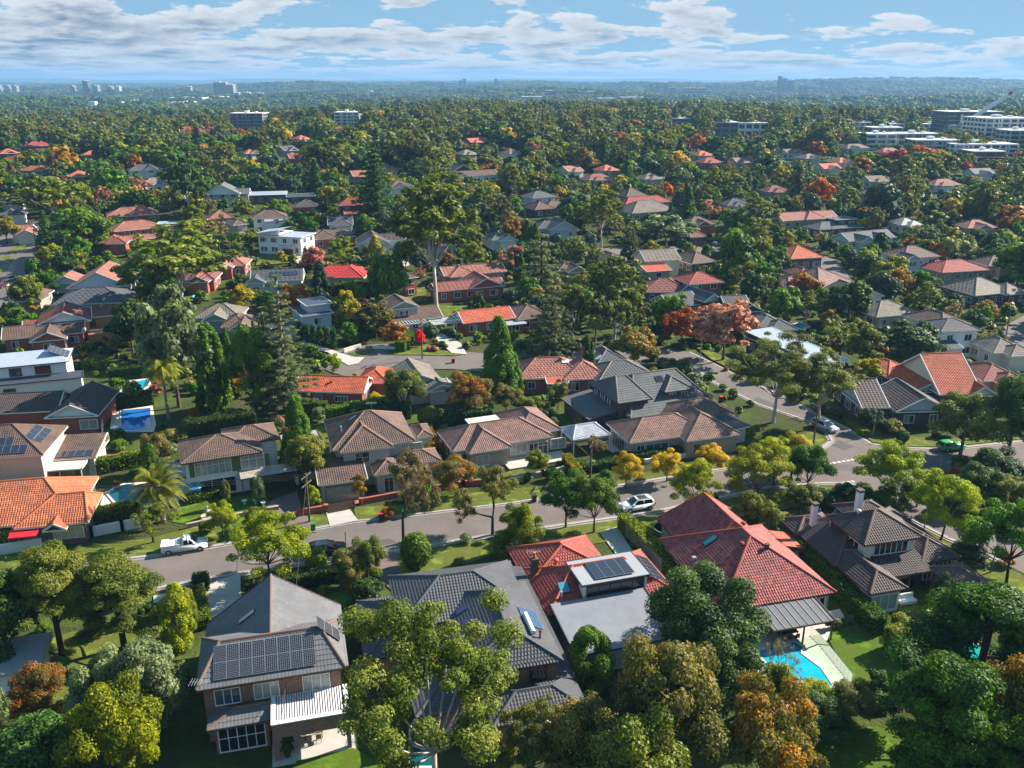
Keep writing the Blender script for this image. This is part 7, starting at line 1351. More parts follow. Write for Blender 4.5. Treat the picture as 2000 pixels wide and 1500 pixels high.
def scatter(y0, y1, step, small):
    y = y0
    while y < y1:
        half = .66 * y + 22; n = int(2 * half / step)
        for i in range(n):
            x = -half + (i + rg.uniform(0, 1)) * 2 * half / n; yy = y + rg.uniform(0, step)
            if small:
                shape = 'shrub'; col = rg.choice(['green', 'dark', 'olive', 'lime', 'grey', 'rust', 'olivebrown', 'pink'], p=[.25, .25, .2, .1, .08, .04, .06, .02]); hgt = rg.uniform(.9, 2.4); rad = hgt * rg.uniform(.5, .85)
            else:
                shape, col, _ = MIX[rg.choice(len(MIX), p=WGT)]; hgt = {'gum': rg.uniform(11, 18), 'darkfir': rg.uniform(10, 16), 'tier': rg.uniform(14, 20), 'queen': rg.uniform(6, 9), 'cone': rg.uniform(5, 9), 'ovoid': rg.uniform(4, 7), 'dense': rg.uniform(4.5, 9)}.get(shape, rg.uniform(5, 10))
                rad = hgt * {'gum': .36, 'darkfir': .27, 'tier': .2, 'queen': .3, 'cone': .2, 'ovoid': .3, 'cedar': .42, 'dense': .45}.get(shape, .46) * rg.uniform(.85, 1.15)
            for sc in ((1, .62) if not small else (1,)):
                h2, r2 = hgt * sc, rad * sc
                if not free(x, yy, r2 * (.45 if not small else .4)): continue
                z = th(x, yy)
                if hides(x, yy, z, h2, r2, .08 if not small else .06): continue
                GRID.setdefault((int(x // 12), int(yy // 12)), []).append((x, yy, r2 * (.5 if not small else .55)))
                PEND.append((shape, str(col), x, yy, h2, r2)); break
        y += step
scatter(176, 405, 6.5, False); NT = len(PEND)
scatter(62, 300, 3.5, True)
def scr(q): return q[4] * q[5] / (q[2] ** 2 + q[3] ** 2)
PEND.sort(key=scr, reverse=True)
CAP = dict(shrub=250, leafy_tree=215, evergreen_tree=230, gum_tree=250, spreading_tree=230, open_crowned_tree=230)
HAND = {}
for o in C.objects:
    if o.parent is None and 'category' in o: n0 = o.name.split('.')[0]; HAND[n0] = HAND.get(n0, 0) + 1
cnt = {}; REST_T = []; REST_S = []; OUT = []
for q in PEND:
    shape, col, x, y, h, r = q; nm = TNAME[shape]
    if cnt.get(nm, 0) + HAND.get(nm, 0) >= 285: (REST_S if shape == 'shrub' else REST_T).append(q); continue
    cnt[nm] = cnt.get(nm, 0) + 1
    base = ('tall ' if h > 12 and shape == 'gum' else 'small ' if h < 5 and shape != 'shrub' else 'low ' if shape == 'shrub' and h < 1.4 else '') + CN[col] + ' ' + KN[shape]
    OUT.append([near_label(base, x, y), q])
by = {}
for o in OUT: by.setdefault(o[0], []).append(o)
for lab, L in by.items():
    L.sort(key=lambda o: -o[1][4])
    if len(L) == 2: L[0][0] += ', the taller'; L[1][0] += ', the shorter'
    elif len(L) > 2:
        for k, o in enumerate(L): o[0] += ', ' + ('the tallest' if k == 0 else 'the shortest' if k == len(L) - 1 else ORD[min(6, k)] + ' tallest')
for lab, (shape, col, x, y, h, r) in OUT: place_tree(shape, col, (x, y), h, r, lab, group=('garden shrubs' if shape == 'shrub' else 'trees among the houses'), parts=(y < 230 and shape != 'shrub'))
# ------------------------------------------------------------------ vehicles
def paint(n, c=None): return M(n, c, .25, .03, spec=.6)
TYRE = M('tyre_rubber', (.02, .02, .02), .9, .1); RIM = M('wheel_rim', (.35, .36, .37), .35, .05, metal=.6); CGLASS = GLASS('car_glass', (.02, .025, .03), .04); LAMP = M('head_lamp', (.75, .76, .78), .15, .05, spec=.8); TAIL = M('tail_lamp', (.4, .02, .02), .2, .05); PLASTIC = M('black_plastic', (.03, .03, .032), .6, .05)
def smooth_profile(mb, prof, w0, w1, m=0):
    """closed car body from a side outline; half width differs between sill and roof"""
    n = len(prof); L = [(x, -wf, z) for (x, z), wf in zip(prof, w0)]; Rr = [(x, wf, z) for (x, z), wf in zip(prof, w0)]
    for i in range(n):
        j = (i + 1) % n; mb.poly([L[i], Rr[i], Rr[j], L[j]][::-1], m)
    mb.poly(L[::-1] if False else L, m); mb.poly(Rr[::-1], m)
def car(px, py, rz, col, label, kind='suv', cat='car', name='parked_car'):
    p = P(px, py); root = thing(name, label, cat, (p.x, p.y, th(p.x, p.y) + .02), rz)
    ln, hb, hr = dict(suv=(4.6, .98, 1.66), wagon=(4.7, .92, 1.5), hatch=(4.1, .92, 1.48), ute=(5.3, 1.05, 1.75))[kind]; x0 = -ln / 2; x1 = ln / 2; W_ = .92
    mb = MB()
    low = [(x0, .45), (x0, .75), (x0 + .06, hb), (x1 - 1.05, hb), (x1 - .25, hb - .14), (x1, .72), (x1, .4), (x1 - .1, .28), (x0 + .1, .28)]
    bm = bmesh.new(); ring = []
    def loft(outline, half, mat_i):
        a = [bm.verts.new((x, -h_, z)) for (x, z), h_ in zip(outline, half)]; b = [bm.verts.new((x, h_, z)) for (x, z), h_ in zip(outline, half)]; n = len(outline)
        fs = [bm.faces.new(a), bm.faces.new(b[::-1])] + [bm.faces.new([a[i], b[i], b[(i + 1) % n], a[(i + 1) % n]]) for i in range(n)]
        for f in fs: f.material_index = mat_i
        return fs
    loft(low, [W_ - .05, W_, W_ - .04, W_ - .04, W_ - .08, W_ - .1, W_ - .1, W_ - .04, W_ - .04], 0)
    if kind == 'ute': cab = [(x1 - 3.0, hb - .02), (x1 - 2.85, hr - .04), (x1 - 2.6, hr), (x1 - 1.95, hr), (x1 - 1.1, hb - .02)]
    elif kind == 'wagon': cab = [(x0 + .08, hb - .02), (x0 + .35, hr - .06), (x0 + .7, hr), (x1 - 2.2, hr), (x1 - 1.15, hb - .02)]
    else: cab = [(x0 + .06, hb - .02), (x0 + .38, hr - .08), (x0 + .75, hr), (x1 - 2.1, hr), (x1 - 1.1, hb - .02)]
    loft(cab, [W_ - .06] + [W_ - .22] * (len(cab) - 2) + [W_ - .06], 0)
    bmesh.ops.recalc_face_normals(bm, faces=bm.faces[:]); bmesh.ops.bevel(bm, geom=bm.edges[:], offset=.05, segments=2, affect='EDGES', clamp_overlap=True)
    me = bpy.data.meshes.new('body'); bm.to_mesh(me); bm.free(); me.materials.append(col); me.polygons.foreach_set('use_smooth', [True] * len(me.polygons)); link('body', me, root)
    c0, c1 = cab[0][0], cab[-1][0]; zt = hr - .1; wb_, wt = W_ - .045, W_ - .19
    for s in (-1, 1):                       # side glass front and rear, split by the pillar
        xs = [(cab[0][0] + .30, cab[1][0] + .22), ((c0 + c1) / 2 - .12,) * 2, ((c0 + c1) / 2 - .02,) * 2, (cab[-1][0] - .30, cab[-2][0] + .05)]
        for k in (0, 2):
            a, b = xs[k], xs[k + 1]; g = MB(); q = [(a[0], s * wb_, hb + .05), (b[0], s * wb_, hb + .05), (b[1], s * wt, zt), (a[1], s * wt, zt)]; q = [(x, y + s * .02, z) for x, y, z in q]; g.poly(q if s < 0 else q[::-1]); g.build('side_window', [CGLASS], root)
        mr = MB(); mr.box(c1 - .45, s * (W_ + .02) - .09, hb + .02, c1 - .28, s * (W_ + .02) + .09, hb + .18, bottom=True); mr.build('mirror', [col], root)
        hl = MB(); hl.box(x1 - .22, s * .68 - .17, .66, x1 + .01, s * .68 + .17, .80, bottom=True); hl.build('headlight', [LAMP], root)
        tl = MB(); tl.box(x0 - .01, s * .74 - .12, .72, x0 + .12, s * .74 + .12, .98, bottom=True); tl.build('tail_light', [TAIL], root)
        for x in (x0 + .82, x1 - .88):
            wm = MB(); wm.tube([(x, s * (W_ - .2), .34), (x, s * (W_ + .02), .34)], .34, 14); w = wm.build('tyre', [TYRE], root); rm_ = MB(); rm_.tube([(x, s * (W_ - .02), .34), (x, s * (W_ + .03), .34)], .21, 10); rm_.build('rim', [RIM], w)
    for nm, (pa, pb) in (('windscreen', (cab[-1], cab[-2])), ('rear_window', (cab[0], cab[1]))):
        g = MB(); a = Vector((pa[0], 0, pa[1])); b = Vector((pb[0], 0, pb[1])); lo = a.lerp(b, .14); hi = a.lerp(b, .92); o_ = .025 if nm == 'windscreen' else -.025
        q = [(lo.x + o_, -.70, lo.z + .02), (lo.x + o_, .70, lo.z + .02), (hi.x + o_, .60, hi.z + .02), (hi.x + o_, -.60, hi.z + .02)]; g.poly(q if o_ > 0 else q[::-1]); g.build(nm, [CGLASS], root)
    if kind == 'ute':
        tm = MB(); tm.box(x0 + .02, -W_ + .0, hb - .02, x1 - 3.05, W_ - .0, hb + .22, bottom=True); tm.build('tray_cover', [col], root); lr = MB()
        for x in (x1 - 2.7, x1 - 2.1): lr.bar((x, -.72, hr + .12), (x, .72, hr + .12), .05); lr.bar((x, -.72, hr - .02), (x, -.72, hr + .12), .04); lr.bar((x, .72, hr - .02), (x, .72, hr + .12), .04)
        lr.bar((x1 - 2.4, -.25, hr + .18), (x1 - 2.4, .25, hr + .18), .1); lr.build('roof_rack', [METAL], root)
    elif kind in ('suv', 'wagon'):
        sr = MB(); sr.poly([(x0 + 1.0, -.5, hr + .012), (x1 - 2.3, -.5, hr + .012), (x1 - 2.3, .5, hr + .012), (x0 + 1.0, .5, hr + .012)]); sr.build('sunroof', [CGLASS], root); rr = MB()
        for s in (-1, 1): rr.bar((x0 + .8, s * .64, hr + .05), (x1 - 2.3, s * .64, hr + .05), .045)
        rr.build('roof_rail', [METAL], root)
    KEEP.append((p.x, p.y, 4)); return root
car(362, 1074, R(16), paint('paint_white', (.74, .75, .76)), 'white pickup with covered tray parked by the grass verge', 'ute', 'pickup', 'pickup_truck')
car(640, 1080, R(17), paint('paint_black', (.018, .018, .022)), 'black wagon parked under the bronze magnolia', 'wagon')
car(1244, 994, R(198), paint('paint_white'), 'white hatchback style four wheel drive parked on the main street', 'suv')
car(1610, 838, R(-62), paint('paint_silver', (.42, .45, .50)), 'silver wagon parked at the side street corner', 'wagon')
car(1856, 878, R(12), paint('paint_green', (.06, .40, .12)), 'bright green small hatchback parked by the feathery olive tree', 'hatch')
car(1423, 489, R(8), paint('paint_white'), 'white wagon parked on the distant cross street', 'wagon'); car(550, 392, R(-80), paint('paint_white'), 'white van under the dark flat roofed carport', 'suv', 'van', 'parked_van')
car(22, 548, R(70), paint('paint_silver'), 'silver car parked on the striped road', 'hatch'); car(8, 562, R(70), paint('paint_maroon', (.14, .02, .03)), 'maroon car parked behind the silver one on the striped road', 'hatch'); car(1560, 500, R(-50), paint('paint_grey', (.2, .21, .23)), 'dark grey car on the lane by the orange hip roof', 'hatch'); car(1400, 481, R(8), paint('paint_grey'), 'grey car behind the white wagon on the cross street', 'hatch')
car(1690, 540, R(-60), paint('paint_silver'), 'silver car parked along the narrow lane', 'hatch'); car(1700, 552, R(-60), paint('paint_blue', (.05, .09, .2)), 'dark blue car parked along the narrow lane', 'suv'); car(1405, 500, R(10), paint('paint_blue'), 'dark blue car half hidden by the gable house hedge', 'hatch')

# ------------------------------------------------------------------ poles and wires
def pole(px, py, ty, label, arms=2, metal=False, lamp=False, hgt=None, street=True):
    p = P(px, py); k = (-(ty - 750) / FPX); z = (k * p.y * CS - p.y * SN) / (CS + k * SN); H = max(4, z - (p.z - CAM_H)); root = thing('street_light' if lamp else 'power_pole', label, 'street light' if lamp else 'power pole', (p.x, p.y, p.z)); mb = MB(); mb.tube([(0, 0, -.5), (0, 0, H)], [.17, .11] if not metal else [.09, .06], 8); mb.build('pole', [METAL if metal else POLEW], root)
    for i in range(arms):
        am = MB(); zz = H - .35 - i * 1.1; am.bar((-.35, -1.15, zz), (.35, 1.15, zz), .11, .13)
        for t in (-.95, -.45, .45, .95): am.lathe([(.05, 0), (.06, .12), (.02, .16)], 6, (t * .3, t * 1.15, zz + .06))
        am.build('crossarm', [POLEW], root)
    if lamp: lm = MB(); lm.bar((0, 0, H - .3), (-.2, -1.6, H + .2), .06); lm.bar((-.2, -1.5, H + .2), (-.28, -2.1, H + .22), .22, .1); lm.build('lamp_arm', [METAL], root)
    KEEP.append((p.x, p.y, .8)); return Vector((p.x, p.y, p.z + H))
t1 = pole(605, 1020, 925, 'timber power pole on the small verge by the green bin'); t2 = pole(1153, 932, 850, 'timber power pole behind the golden street trees'); t3 = pole(1588, 872, 785, 'timber power pole at the corner before the silver car')
t0 = P(-160, 1080); t0 = Vector((t0.x, t0.y, 9.2)); t4 = pole(1874, 905, 812, 'dark timber power pole at the street bend', 1)
t5 = pole(825, 702, 622, 'timber power pole beside the scarlet maple'); t6 = pole(1364, 752, 662, 'tall grey pole beside the slate roofed house', 0, True); t7 = pole(20, 602, 545, 'timber power pole near the golden bush', 1); t8 = pole(72, 488, 428, 'timber power pole on the striped road verge'); t9 = pole(1956, 700, 600, 'timber pole at the edge by the road stretch', 1); t10 = pole(1622, 468, 424, 'timber power pole by the slate blue house'); t11 = pole(1232, 505, 470, 'thin timber pole by the grey pole hedge', 1); t12 = pole(1902, 580, 535, 'pale pole before the tan roof', 1, True); t13 = pole(1455, 520, 480, 'timber power pole beside the hipped house', 2); t14 = pole(578, 505, 478, 'thin pole before the white garage house', 1); t15 = pole(1025, 430, 395, 'timber pole near the grey cluster house', 1)
pole(678, 1098, 1045, 'slim metal lamp post beside the black car', 0, True); pole(1595, 1050, 1030 - 12, 'black lamp post behind the white chimney', 0, True); pole(1800, 1060, 1000, 'black lamp post by the dark tiled roof hip', 0, True); pole(1705, 850, 828, 'thin street sign pole on the corner verge', 0, True)
WIRE = M('wire', (.06, .06, .06), .6, .05)
def wire(a, b, sag, label, n=3, spread=.55, drop=0.0):
    root = thing('power_line', label, 'power line', tuple(a)); d = b - a; s = Vector((-d.y, d.x, 0)).normalized()
    for i in range(n):
        o = s * ((i - (n - 1) / 2) * spread); mb = MB(); mb.tube([o + d * (k / 9) + Vector((0, 0, -4 * sag * (k / 9) * (1 - k / 9) - drop)) for k in range(10)], .022, 4, 0, False); mb.build('wire', [WIRE], root)
wire(t0, t1, 1.0, 'overhead wires over the street wall and white pickup', 3, .6, .3); wire(t1, t2, 1.3, 'overhead wires along the middle of the street', 4, .55, .3); wire(t2, t3, 1.2, 'overhead wires over the golden street trees', 4, .55, .3); wire(t3, t4, .9, 'overhead wires crossing the side street mouth', 4, .5, .3)
wire(t1, Vector(P(460, 960)) + Vector((0, 0, 5)), .6, 'service wire to the shuttered white house', 1, 0, 1.2); wire(t1, Vector(P(560, 1500)) + Vector((0, 0, 6)), .6, 'service wire slung towards the brown brick house', 1, 0, 1); wire(t5, Vector(P(980, 640)) + Vector((0, 0, 5)), .9, 'service wire beside the scarlet maple', 2, .4, .6); wire(t8, t7, 1.1, 'overhead wires along the striped road', 3, .6, .3); wire(t8, Vector(P(-60, 640)) + Vector((0, 0, 9)), 1, 'overhead wires crossing the striped road', 3, .6, .3); wire(t3, Vector(P(1364, 752)) + Vector((0, 0, 9)), .9, 'overhead wires along the side street', 2, .5, .3)

# ------------------------------------------------------------------ street furniture and garden things
def bin_(px, py, body, lid, label):
    p = P(px, py); root = thing('wheelie_bin', label, 'bin', (p.x, p.y, .02), R(15)); mb = MB(); A = [(-.24, -.28, .06), (.24, -.28, .06), (.24, .28, .06), (-.24, .28, .06)]; B = [(-.30, -.36, 1.0), (.30, -.36, 1.0), (.30, .36, 1.0), (-.30, .36, 1.0)]
    for i in range(4): mb.poly([A[i], A[(i + 1) % 4], B[(i + 1) % 4], B[i]])
    mb.build('body', [body], root); l = MB(); l.box(-.33, -.40, 1.0, .33, .40, 1.06, bottom=True); l.bar((-.25, .40, 1.02), (.25, .40, 1.02), .06); l.build('lid', [lid], root); w = MB(); w.tube([(-.28, .26, .1), (.28, .26, .1)], .1, 8); w.build('wheel', [TYRE], root); KEEP.append((p.x, p.y, .8))
BG = M('bin_green', (.04, .19, .05), .5, .05); BD = M('bin_dark', (.03, .03, .032), .5, .05); BR = M('lid_red', (.50, .03, .03), .5, .05)
bin_(612, 1036, BG, BG, 'green wheelie bin at the foot of the power pole'); bin_(744, 1016, BD, BR, 'dark wheelie bin with a red lid at the kerb'); bin_(791, 1010, BG, BG, 'green wheelie bin behind the street tree trunk'); bin_(1043, 980, BD, BD, 'black wheelie bin at the kerb by the golden olive tree'); bin_(885, 710, BD, BR, 'tiny dark bin on the turning circle street'); bin_(1408, 785, BD, BR, 'dark bin with red lid on the side street'); bin_(80, 452, BG, BG, 'green bin on the striped road verge')
def wall_run(pts, h, w, mat, label, name='garden_wall', cap=None, piers=0):
    P_ = [P(*q) for q in pts]; root = thing(name, label, 'wall' if 'wall' in name else 'fence', tuple(P_[0])); o = P_[0]; mb = MB(); cm = MB()
    for a, b in zip(P_, P_[1:]):
        a, b = a - o, b - o; mb.bar((a.x, a.y, a.z + h / 2 - .1), (b.x, b.y, b.z + h / 2 - .1), w, h + .2); cm.bar((a.x, a.y, a.z + h + .03), (b.x, b.y, b.z + h + .03), w + .08, .08)
    mb.build('panel', [mat], root); cm.build('coping', [cap or mat], root)
    if piers:
        for a, b in zip(P_, P_[1:]):
            n = max(1, int((b - a).length / piers))
            for i in range(n + 1): q = a.lerp(b, i / n) - o; pm = MB(); pm.box(q.x - w * .8, q.y - w * .8, q.z - .2, q.x + w * .8, q.y + w * .8, q.z + h + .15); pm.build('pier', [cap or mat], root)
    return root
wall_run([(108, 1062), (180, 1048), (240, 1036), (272, 1030)], 1.25, .3, WL['white'], 'white rendered wall below the long clipped hedge', cap=TRIM, piers=9); wall_run([(-10, 1086), (84, 1068)], 1.25, .3, WL['white'], 'white rendered wall end below the olive topped hedge', cap=TRIM)
wall_run([(365, 1032), (430, 1018), (490, 1006), (545, 996)], .6, .3, WL['palebrick'], 'low brick wall before the fountain lawn'); wall_run([(585, 1008), (637, 999)], .9, .35, WL['redbrick'], 'brick wall stub beside the power pole', piers=3); wall_run([(705, 985), (830, 962), (905, 950), (1000, 942)], .8, .3, WL['redbrick'], 'low red brick front wall under the bronze maple', piers=6)
wall_run([(1000, 945), (1060, 930), (1100, 922)], .8, .3, WL['palebrick'], 'pale front wall beside the bright lime young tree', piers=7); wall_run([(1200, 915), (1300, 900), (1400, 884)], .7, .2, TRIM, 'low white front wall behind the golden street trees'); wall_run([(672, 690), (690, 684), (705, 680)], .9, .3, WL['cream'], 'curved cream wall at the turning circle'); wall_run([(728, 682), (760, 683), (790, 686)], .7, .3, TRIM, 'low white wall around the turning circle garden')
wall_run([(1640, 990), (1655, 975)], 1.2, .8, WL['redbrick'], 'brick gate pier beside the stone path', piers=3)
def paling(pts, h, mat, label, w=.14, gap=.03):
    P_ = [P(*q) for q in pts]; o = P_[0]; root = thing('fence', label, 'fence', tuple(o)); far = o.length > 135; mb = MB(); mb.box(-.01, -w / 2, -.1, .012, w / 2, h); me = mb.mesh('paling', [mat]); n = 0; allb = MB(); rl = MB()
    for a, b in zip(P_, P_[1:]):
        L = (b - a).length; rz = math.atan2(b.y - a.y, b.x - a.x) + math.pi / 2
        for i in range(int(L / (w + gap))):
            q = a.lerp(b, (i + .5) * (w + gap) / L) - o; link('paling', me, root, (q.x, q.y, q.z + (i % 3) * .012), rz); n += 1
        for z in (.35, h - .3): rl.bar((a.x - o.x, a.y - o.y, z), (b.x - o.x, b.y - o.y, z), .05, .08)
    rl.build('rail', [mat], root)
paling([(1221, 1048), (1250, 1075), (1292, 1118)], 1.7, M('paling_grey', (.22, .20, .18), .9, .2, 2), 'grey paling fence below the yellow topped hedge'); paling([(640, 1004), (697, 993)], 1.3, TIMBER, 'brown timber driveway gates', .5, .03)
paling([(1305, 1032), (1345, 1025), (1400, 1017)], 1.2, TRIM, 'white picket fence behind the trampoline', .2, .06); paling([(200, 850), (204, 820), (208, 785), (206, 770)], 1.5, TRIM, 'white picket fence beside the deep blue pool', .2, .08)
# pool fence of glass panels
FG = bpy.data.materials.new('fence_glass'); FG.use_nodes = True; tt = FG.node_tree; tt.nodes.clear(); ou = NN(tt, 'ShaderNodeOutputMaterial'); g1 = NN(tt, 'ShaderNodeBsdfTransparent'); g1.inputs[0].default_value = (.78, .90, .84, 1); g2 = NN(tt, 'ShaderNodeBsdfGlossy'); g2.inputs['Roughness'].default_value = .03; fz = NN(tt, 'ShaderNodeFresnel'); fz.inputs[0].default_value = 1.25; mx = NN(tt, 'ShaderNodeMixShader'); LK(tt, fz.outputs[0], mx.inputs[0]); LK(tt, g1.outputs[0], mx.inputs[1]); LK(tt, g2.outputs[0], mx.inputs[2]); LK(tt, mx.outputs[0], ou.inputs[0])
a, b = P(1600, 1262), P(1662, 1340); o = a; root = thing('glass_fence', 'frameless glass pool fence between turquoise pool and lawn', 'fence', tuple(a)); d = b - a; n = 9
for run in ((P(1580, 1243), a, 3), (a, b, n)):
    d = run[1] - run[0]; m = run[2]
    for i in range(m):
        p0, p1 = run[0] + d * (i / m) - o, run[0] + d * ((i + .96) / m) - o; gm = MB(); gm.bar((p0.x, p0.y, .72), (p1.x, p1.y, .72), .02, 1.25); gm.build('glass_panel', [FG], root); sp = MB()
        for f in (.2, .8): q = p0.lerp(p1, f); sp.box(q.x - .03, q.y - .03, 0, q.x + .03, q.y + .03, .15)
        sp.build('spigot', [METAL], root)
# fountain, parasol, trampoline, barbecues, tables, umbrella base, potted trees, blue bundles
p = P(407, 1013); r_ = thing('fountain', 'tiered stone garden fountain on the front lawn', 'fountain', (p.x, p.y, 0)); ST = M('fountain_stone', (.42, .37, .31), .9, .2, 4)
mb = MB(); mb.lathe([(1.05, 0), (1.1, .35), (.95, .4), (.9, .3), (.2, .28)], 16); mb.build('basin', [ST], r_); mb = MB(); mb.lathe([(.2, .28), (.14, .7), (.12, 1.0), (.55, 1.12), (.58, 1.2), (.1, 1.18), (.08, 1.5), (.28, 1.6), (.3, 1.66), (.05, 1.65), (.06, 1.9), (.0, 2.05)], 12); mb.build('tier', [ST], r_, True); KEEP.append((p.x, p.y, 1.5))
p = P(384, 975); r_ = thing('parasol', 'blue and green striped garden parasol', 'parasol', (p.x, p.y, 0)); mb = MB(); mb.tube([(0, 0, 0), (0, 0, 2.5)], .03, 6); mb.build('pole', [METAL], r_)
PC = [M('canvas_blue', (.03, .12, .42), .8, .05), M('canvas_green', (.06, .36, .16), .8, .05)]; cn = MB()
for k in range(8): a0, a1 = k * math.pi / 4, (k + 1) * math.pi / 4; cn.poly([(1.35 * math.cos(a0), 1.35 * math.sin(a0), 2.05), (1.35 * math.cos(a1), 1.35 * math.sin(a1), 2.05), (0, 0, 2.6)], k % 2)
cn.build('canopy', PC, r_)
p = P(1302, 1042); r_ = thing('trampoline', 'round trampoline on the lawn beside the clipped hedge', 'trampoline', (p.x, p.y, .05)); mb = MB(); mb.lathe([(0.05, .82), (1.55, .82)], 20); mb.build('mat', [M('tramp_mat', (.13, .12, .11), .8, .1)], r_); mb = MB()
for k in range(20): a0, a1 = k * .31416, (k + 1) * .31416; mb.bar((1.7 * math.cos(a0), 1.7 * math.sin(a0), .84), (1.7 * math.cos(a1), 1.7 * math.sin(a1), .84), .08)
mb.build('rim', [METAL], r_)
for k in range(6): a0 = k * 1.047; lg = MB(); lg.tube([(1.7 * math.cos(a0), 1.7 * math.sin(a0), 0), (1.7 * math.cos(a0), 1.7 * math.sin(a0), 2.5)], .035, 6); lg.build('leg', [METAL], r_)
def bbq(px, py, label, kettle=False):
    p = P(px, py); r_ = thing('barbecue', label, 'barbecue', (p.x, p.y, .05), R(15)); mb = MB()
    if kettle: mb.lathe([(.05, .62), (.34, .72), (.40, .9), (.34, 1.08), (.08, 1.18), (0, 1.19)], 12)
    else: mb.box(-.6, -.3, .55, .6, .3, .85, bottom=True); mb.lathe([(.55, .85), (.5, 1.05), (.3, 1.18), (0, 1.2)], 10)
    mb.build('hood', [BD], r_, True)
    for x, y in ((-.4, -.22), (.4, -.22), (.4, .22), (-.4, .22)): lg = MB(); lg.bar((x * (.6 if kettle else 1), y, 0), (x * (.6 if kettle else 1), y, .62), .05); lg.build('leg', [METAL], r_)
    sh = MB(); sh.box(.6 if not kettle else .4, -.25, .78, 1.1, .25, .82, bottom=True); sh.build('side_shelf', [METAL], r_)
bbq(1601, 1212, 'black kettle barbecue against the stone wall', True); bbq(1620, 1228, 'black wagon barbecue at the edge of the pool terrace')
def table(px, py, w, d, label, mat, z=.05, chairs=4, rz=15, world=None, short=None):
    short = short or label; p = world or P(px, py); r_ = thing('garden_table', label, 'table', (p.x, p.y, z), R(rz)); mb = MB(); mb.box(-w / 2, -d / 2, .68, w / 2, d / 2, .74, bottom=True); mb.build('table_top', [mat], r_)
    for x in (-1, 1):
        for y in (-1, 1): lg = MB(); lg.bar((x * (w / 2 - .1), y * (d / 2 - .1), 0), (x * (w / 2 - .1), y * (d / 2 - .1), .68), .07); lg.build('leg', [mat], r_)
    M4 = r_.matrix_basis
    for k in range(chairs):
        s = -1 if k % 2 else 1; x = (k // 2 - (chairs // 2 - 1) / 2) * (w / max(1, chairs // 2)); q = M4 @ Vector((x, s * (d / 2 + .28), 0)); c_ = thing('garden_chair', 'slatted chair on the ' + ('street', 'house')[k % 2] + ' side of the ' + short + ('' if chairs < 3 else (', inner', ', outer')[k // 2]), 'chair', tuple(q), R(rz + (0 if s > 0 else 180)), 'chairs round the ' + label)
        m1 = MB(); m1.box(-.23, -.22, .42, .23, .22, .46, bottom=True); m1.build('seat', [mat], c_); m2 = MB(); m2.box(-.23, .2, .46, .23, .24, .92, bottom=True); m2.build('backrest', [mat], c_)
        for lx in (-.2, .2):
            for ly in (-.19, .19): m3 = MB(); m3.bar((lx, ly, 0), (lx, ly, .42), .04); m3.build('leg', [mat], c_)
hm1 = H1['root'].matrix_basis; table(0, 0, 1.6, .95, 'timber table on the brick house patio', TIMBER, .1, 4, 14.5, hm1 @ Vector((9.2, -1.1, 0)), 'brick house patio table'); hm4 = H4['root'].matrix_basis; table(0, 0, 1.8, 1.0, 'dark table under the grey awning', BD, .05, 4, 15, hm4 @ Vector((-6.6, -1.9, 0)), 'table under the grey awning'); table(150, 898, 1.4, .8, 'white table on the cream house terrace', TRIM, .05, 2); table(570, 935, 1.2, .8, 'dark table on the shuttered house porch', BD, .05, 2)
for k, (x, y) in enumerate(((562, 1462), (562, 1478))):
    p = P(x, y); r_ = thing('potted_shrub', 'dark potted shrub on the brick house patio, ' + ('closer to the wall' if k == 0 else 'at the patio edge'), 'potted plant', (p.x, p.y, .08)); mb = MB(); mb.lathe([(.22, 0), (.32, .5), (.34, .52), (.28, .5)], 10); mb.build('pot', [BD], r_); cm, tm_, H_, R_ = make_tree('shrub', 0, 0); c = link('foliage', cm, r_, (0, 0, .3)); c.scale = (.45, .45, .5); c.material_slots[0].link = 'OBJECT'; c.material_slots[0].material = LF['dark']
for x, y, lab in ((447, 985, 'grey pot with the slim tree at the porch'), (478, 985, 'white urn on the shuttered house lawn edge'), (500, 985, 'white urn beside the brick driveway'), (515, 988, 'white urn closest to the brick driveway')):
    p = P(x, y); r_ = thing('urn', lab, 'planter', (p.x, p.y, .05)); mb = MB(); mb.lathe([(.2, 0), (.12, .15), (.3, .5), (.36, .55), (.3, .52)], 10); mb.build('bowl', [TRIM if 'white' in lab else METAL], r_)
BLUE = M('bundle_blue', (.02, .10, .5), .5, .15)
for k, (x, y, s) in enumerate(((1593, 988, .7), (1600, 996, .8), (1607, 983, .75))): p = P(x, y); o_ = MB(); o_.lathe([(.45, 0), (.62, .3), (.5, .75), (.2, .95), (0, 1.0)], 9, (0, 0, 0)); q = o_.build('garden_bundle', [BLUE], None, True); q.location = (p.x, p.y, .03); q.scale = (s, s, s); tag(q, ('bright blue wrapped bundle beside the camellia, the one nearest the street', 'bright blue wrapped bundle, lowest of three by the stone path', 'bright blue wrapped bundle, topmost of three by the stone path')[k], 'garden bundle', 'blue wrapped bundles by the path')
p = P(1770, 1178); r_ = thing('garden_sofa', 'white covered outdoor sofa by the dark tiled wing', 'sofa', (p.x, p.y, .05), R(15)); mb = MB(); mb.box(-1, -.45, .1, 1, .45, .45, bottom=True); mb.build('seat', [TRIM], r_); mb = MB(); mb.box(-1, .3, .45, 1, .5, .95, bottom=True); mb.build('backrest', [TRIM], r_)
p = P(100, 1300); r_ = thing('clothes_line', 'green folding clothes line frame on the sunlit lawn', 'clothes line', (p.x, p.y, .05), R(-30)); mb = MB(); mb.bar((-3.6, 0, 1.6), (2.8, 0, 1.6), .09, .22); mb.build('frame', [BG], r_)
for x in (-3.4, 2.6): lg = MB(); lg.bar((x, 0, 0), (x, 0, 1.6), .09); lg.build('post', [BG], r_)
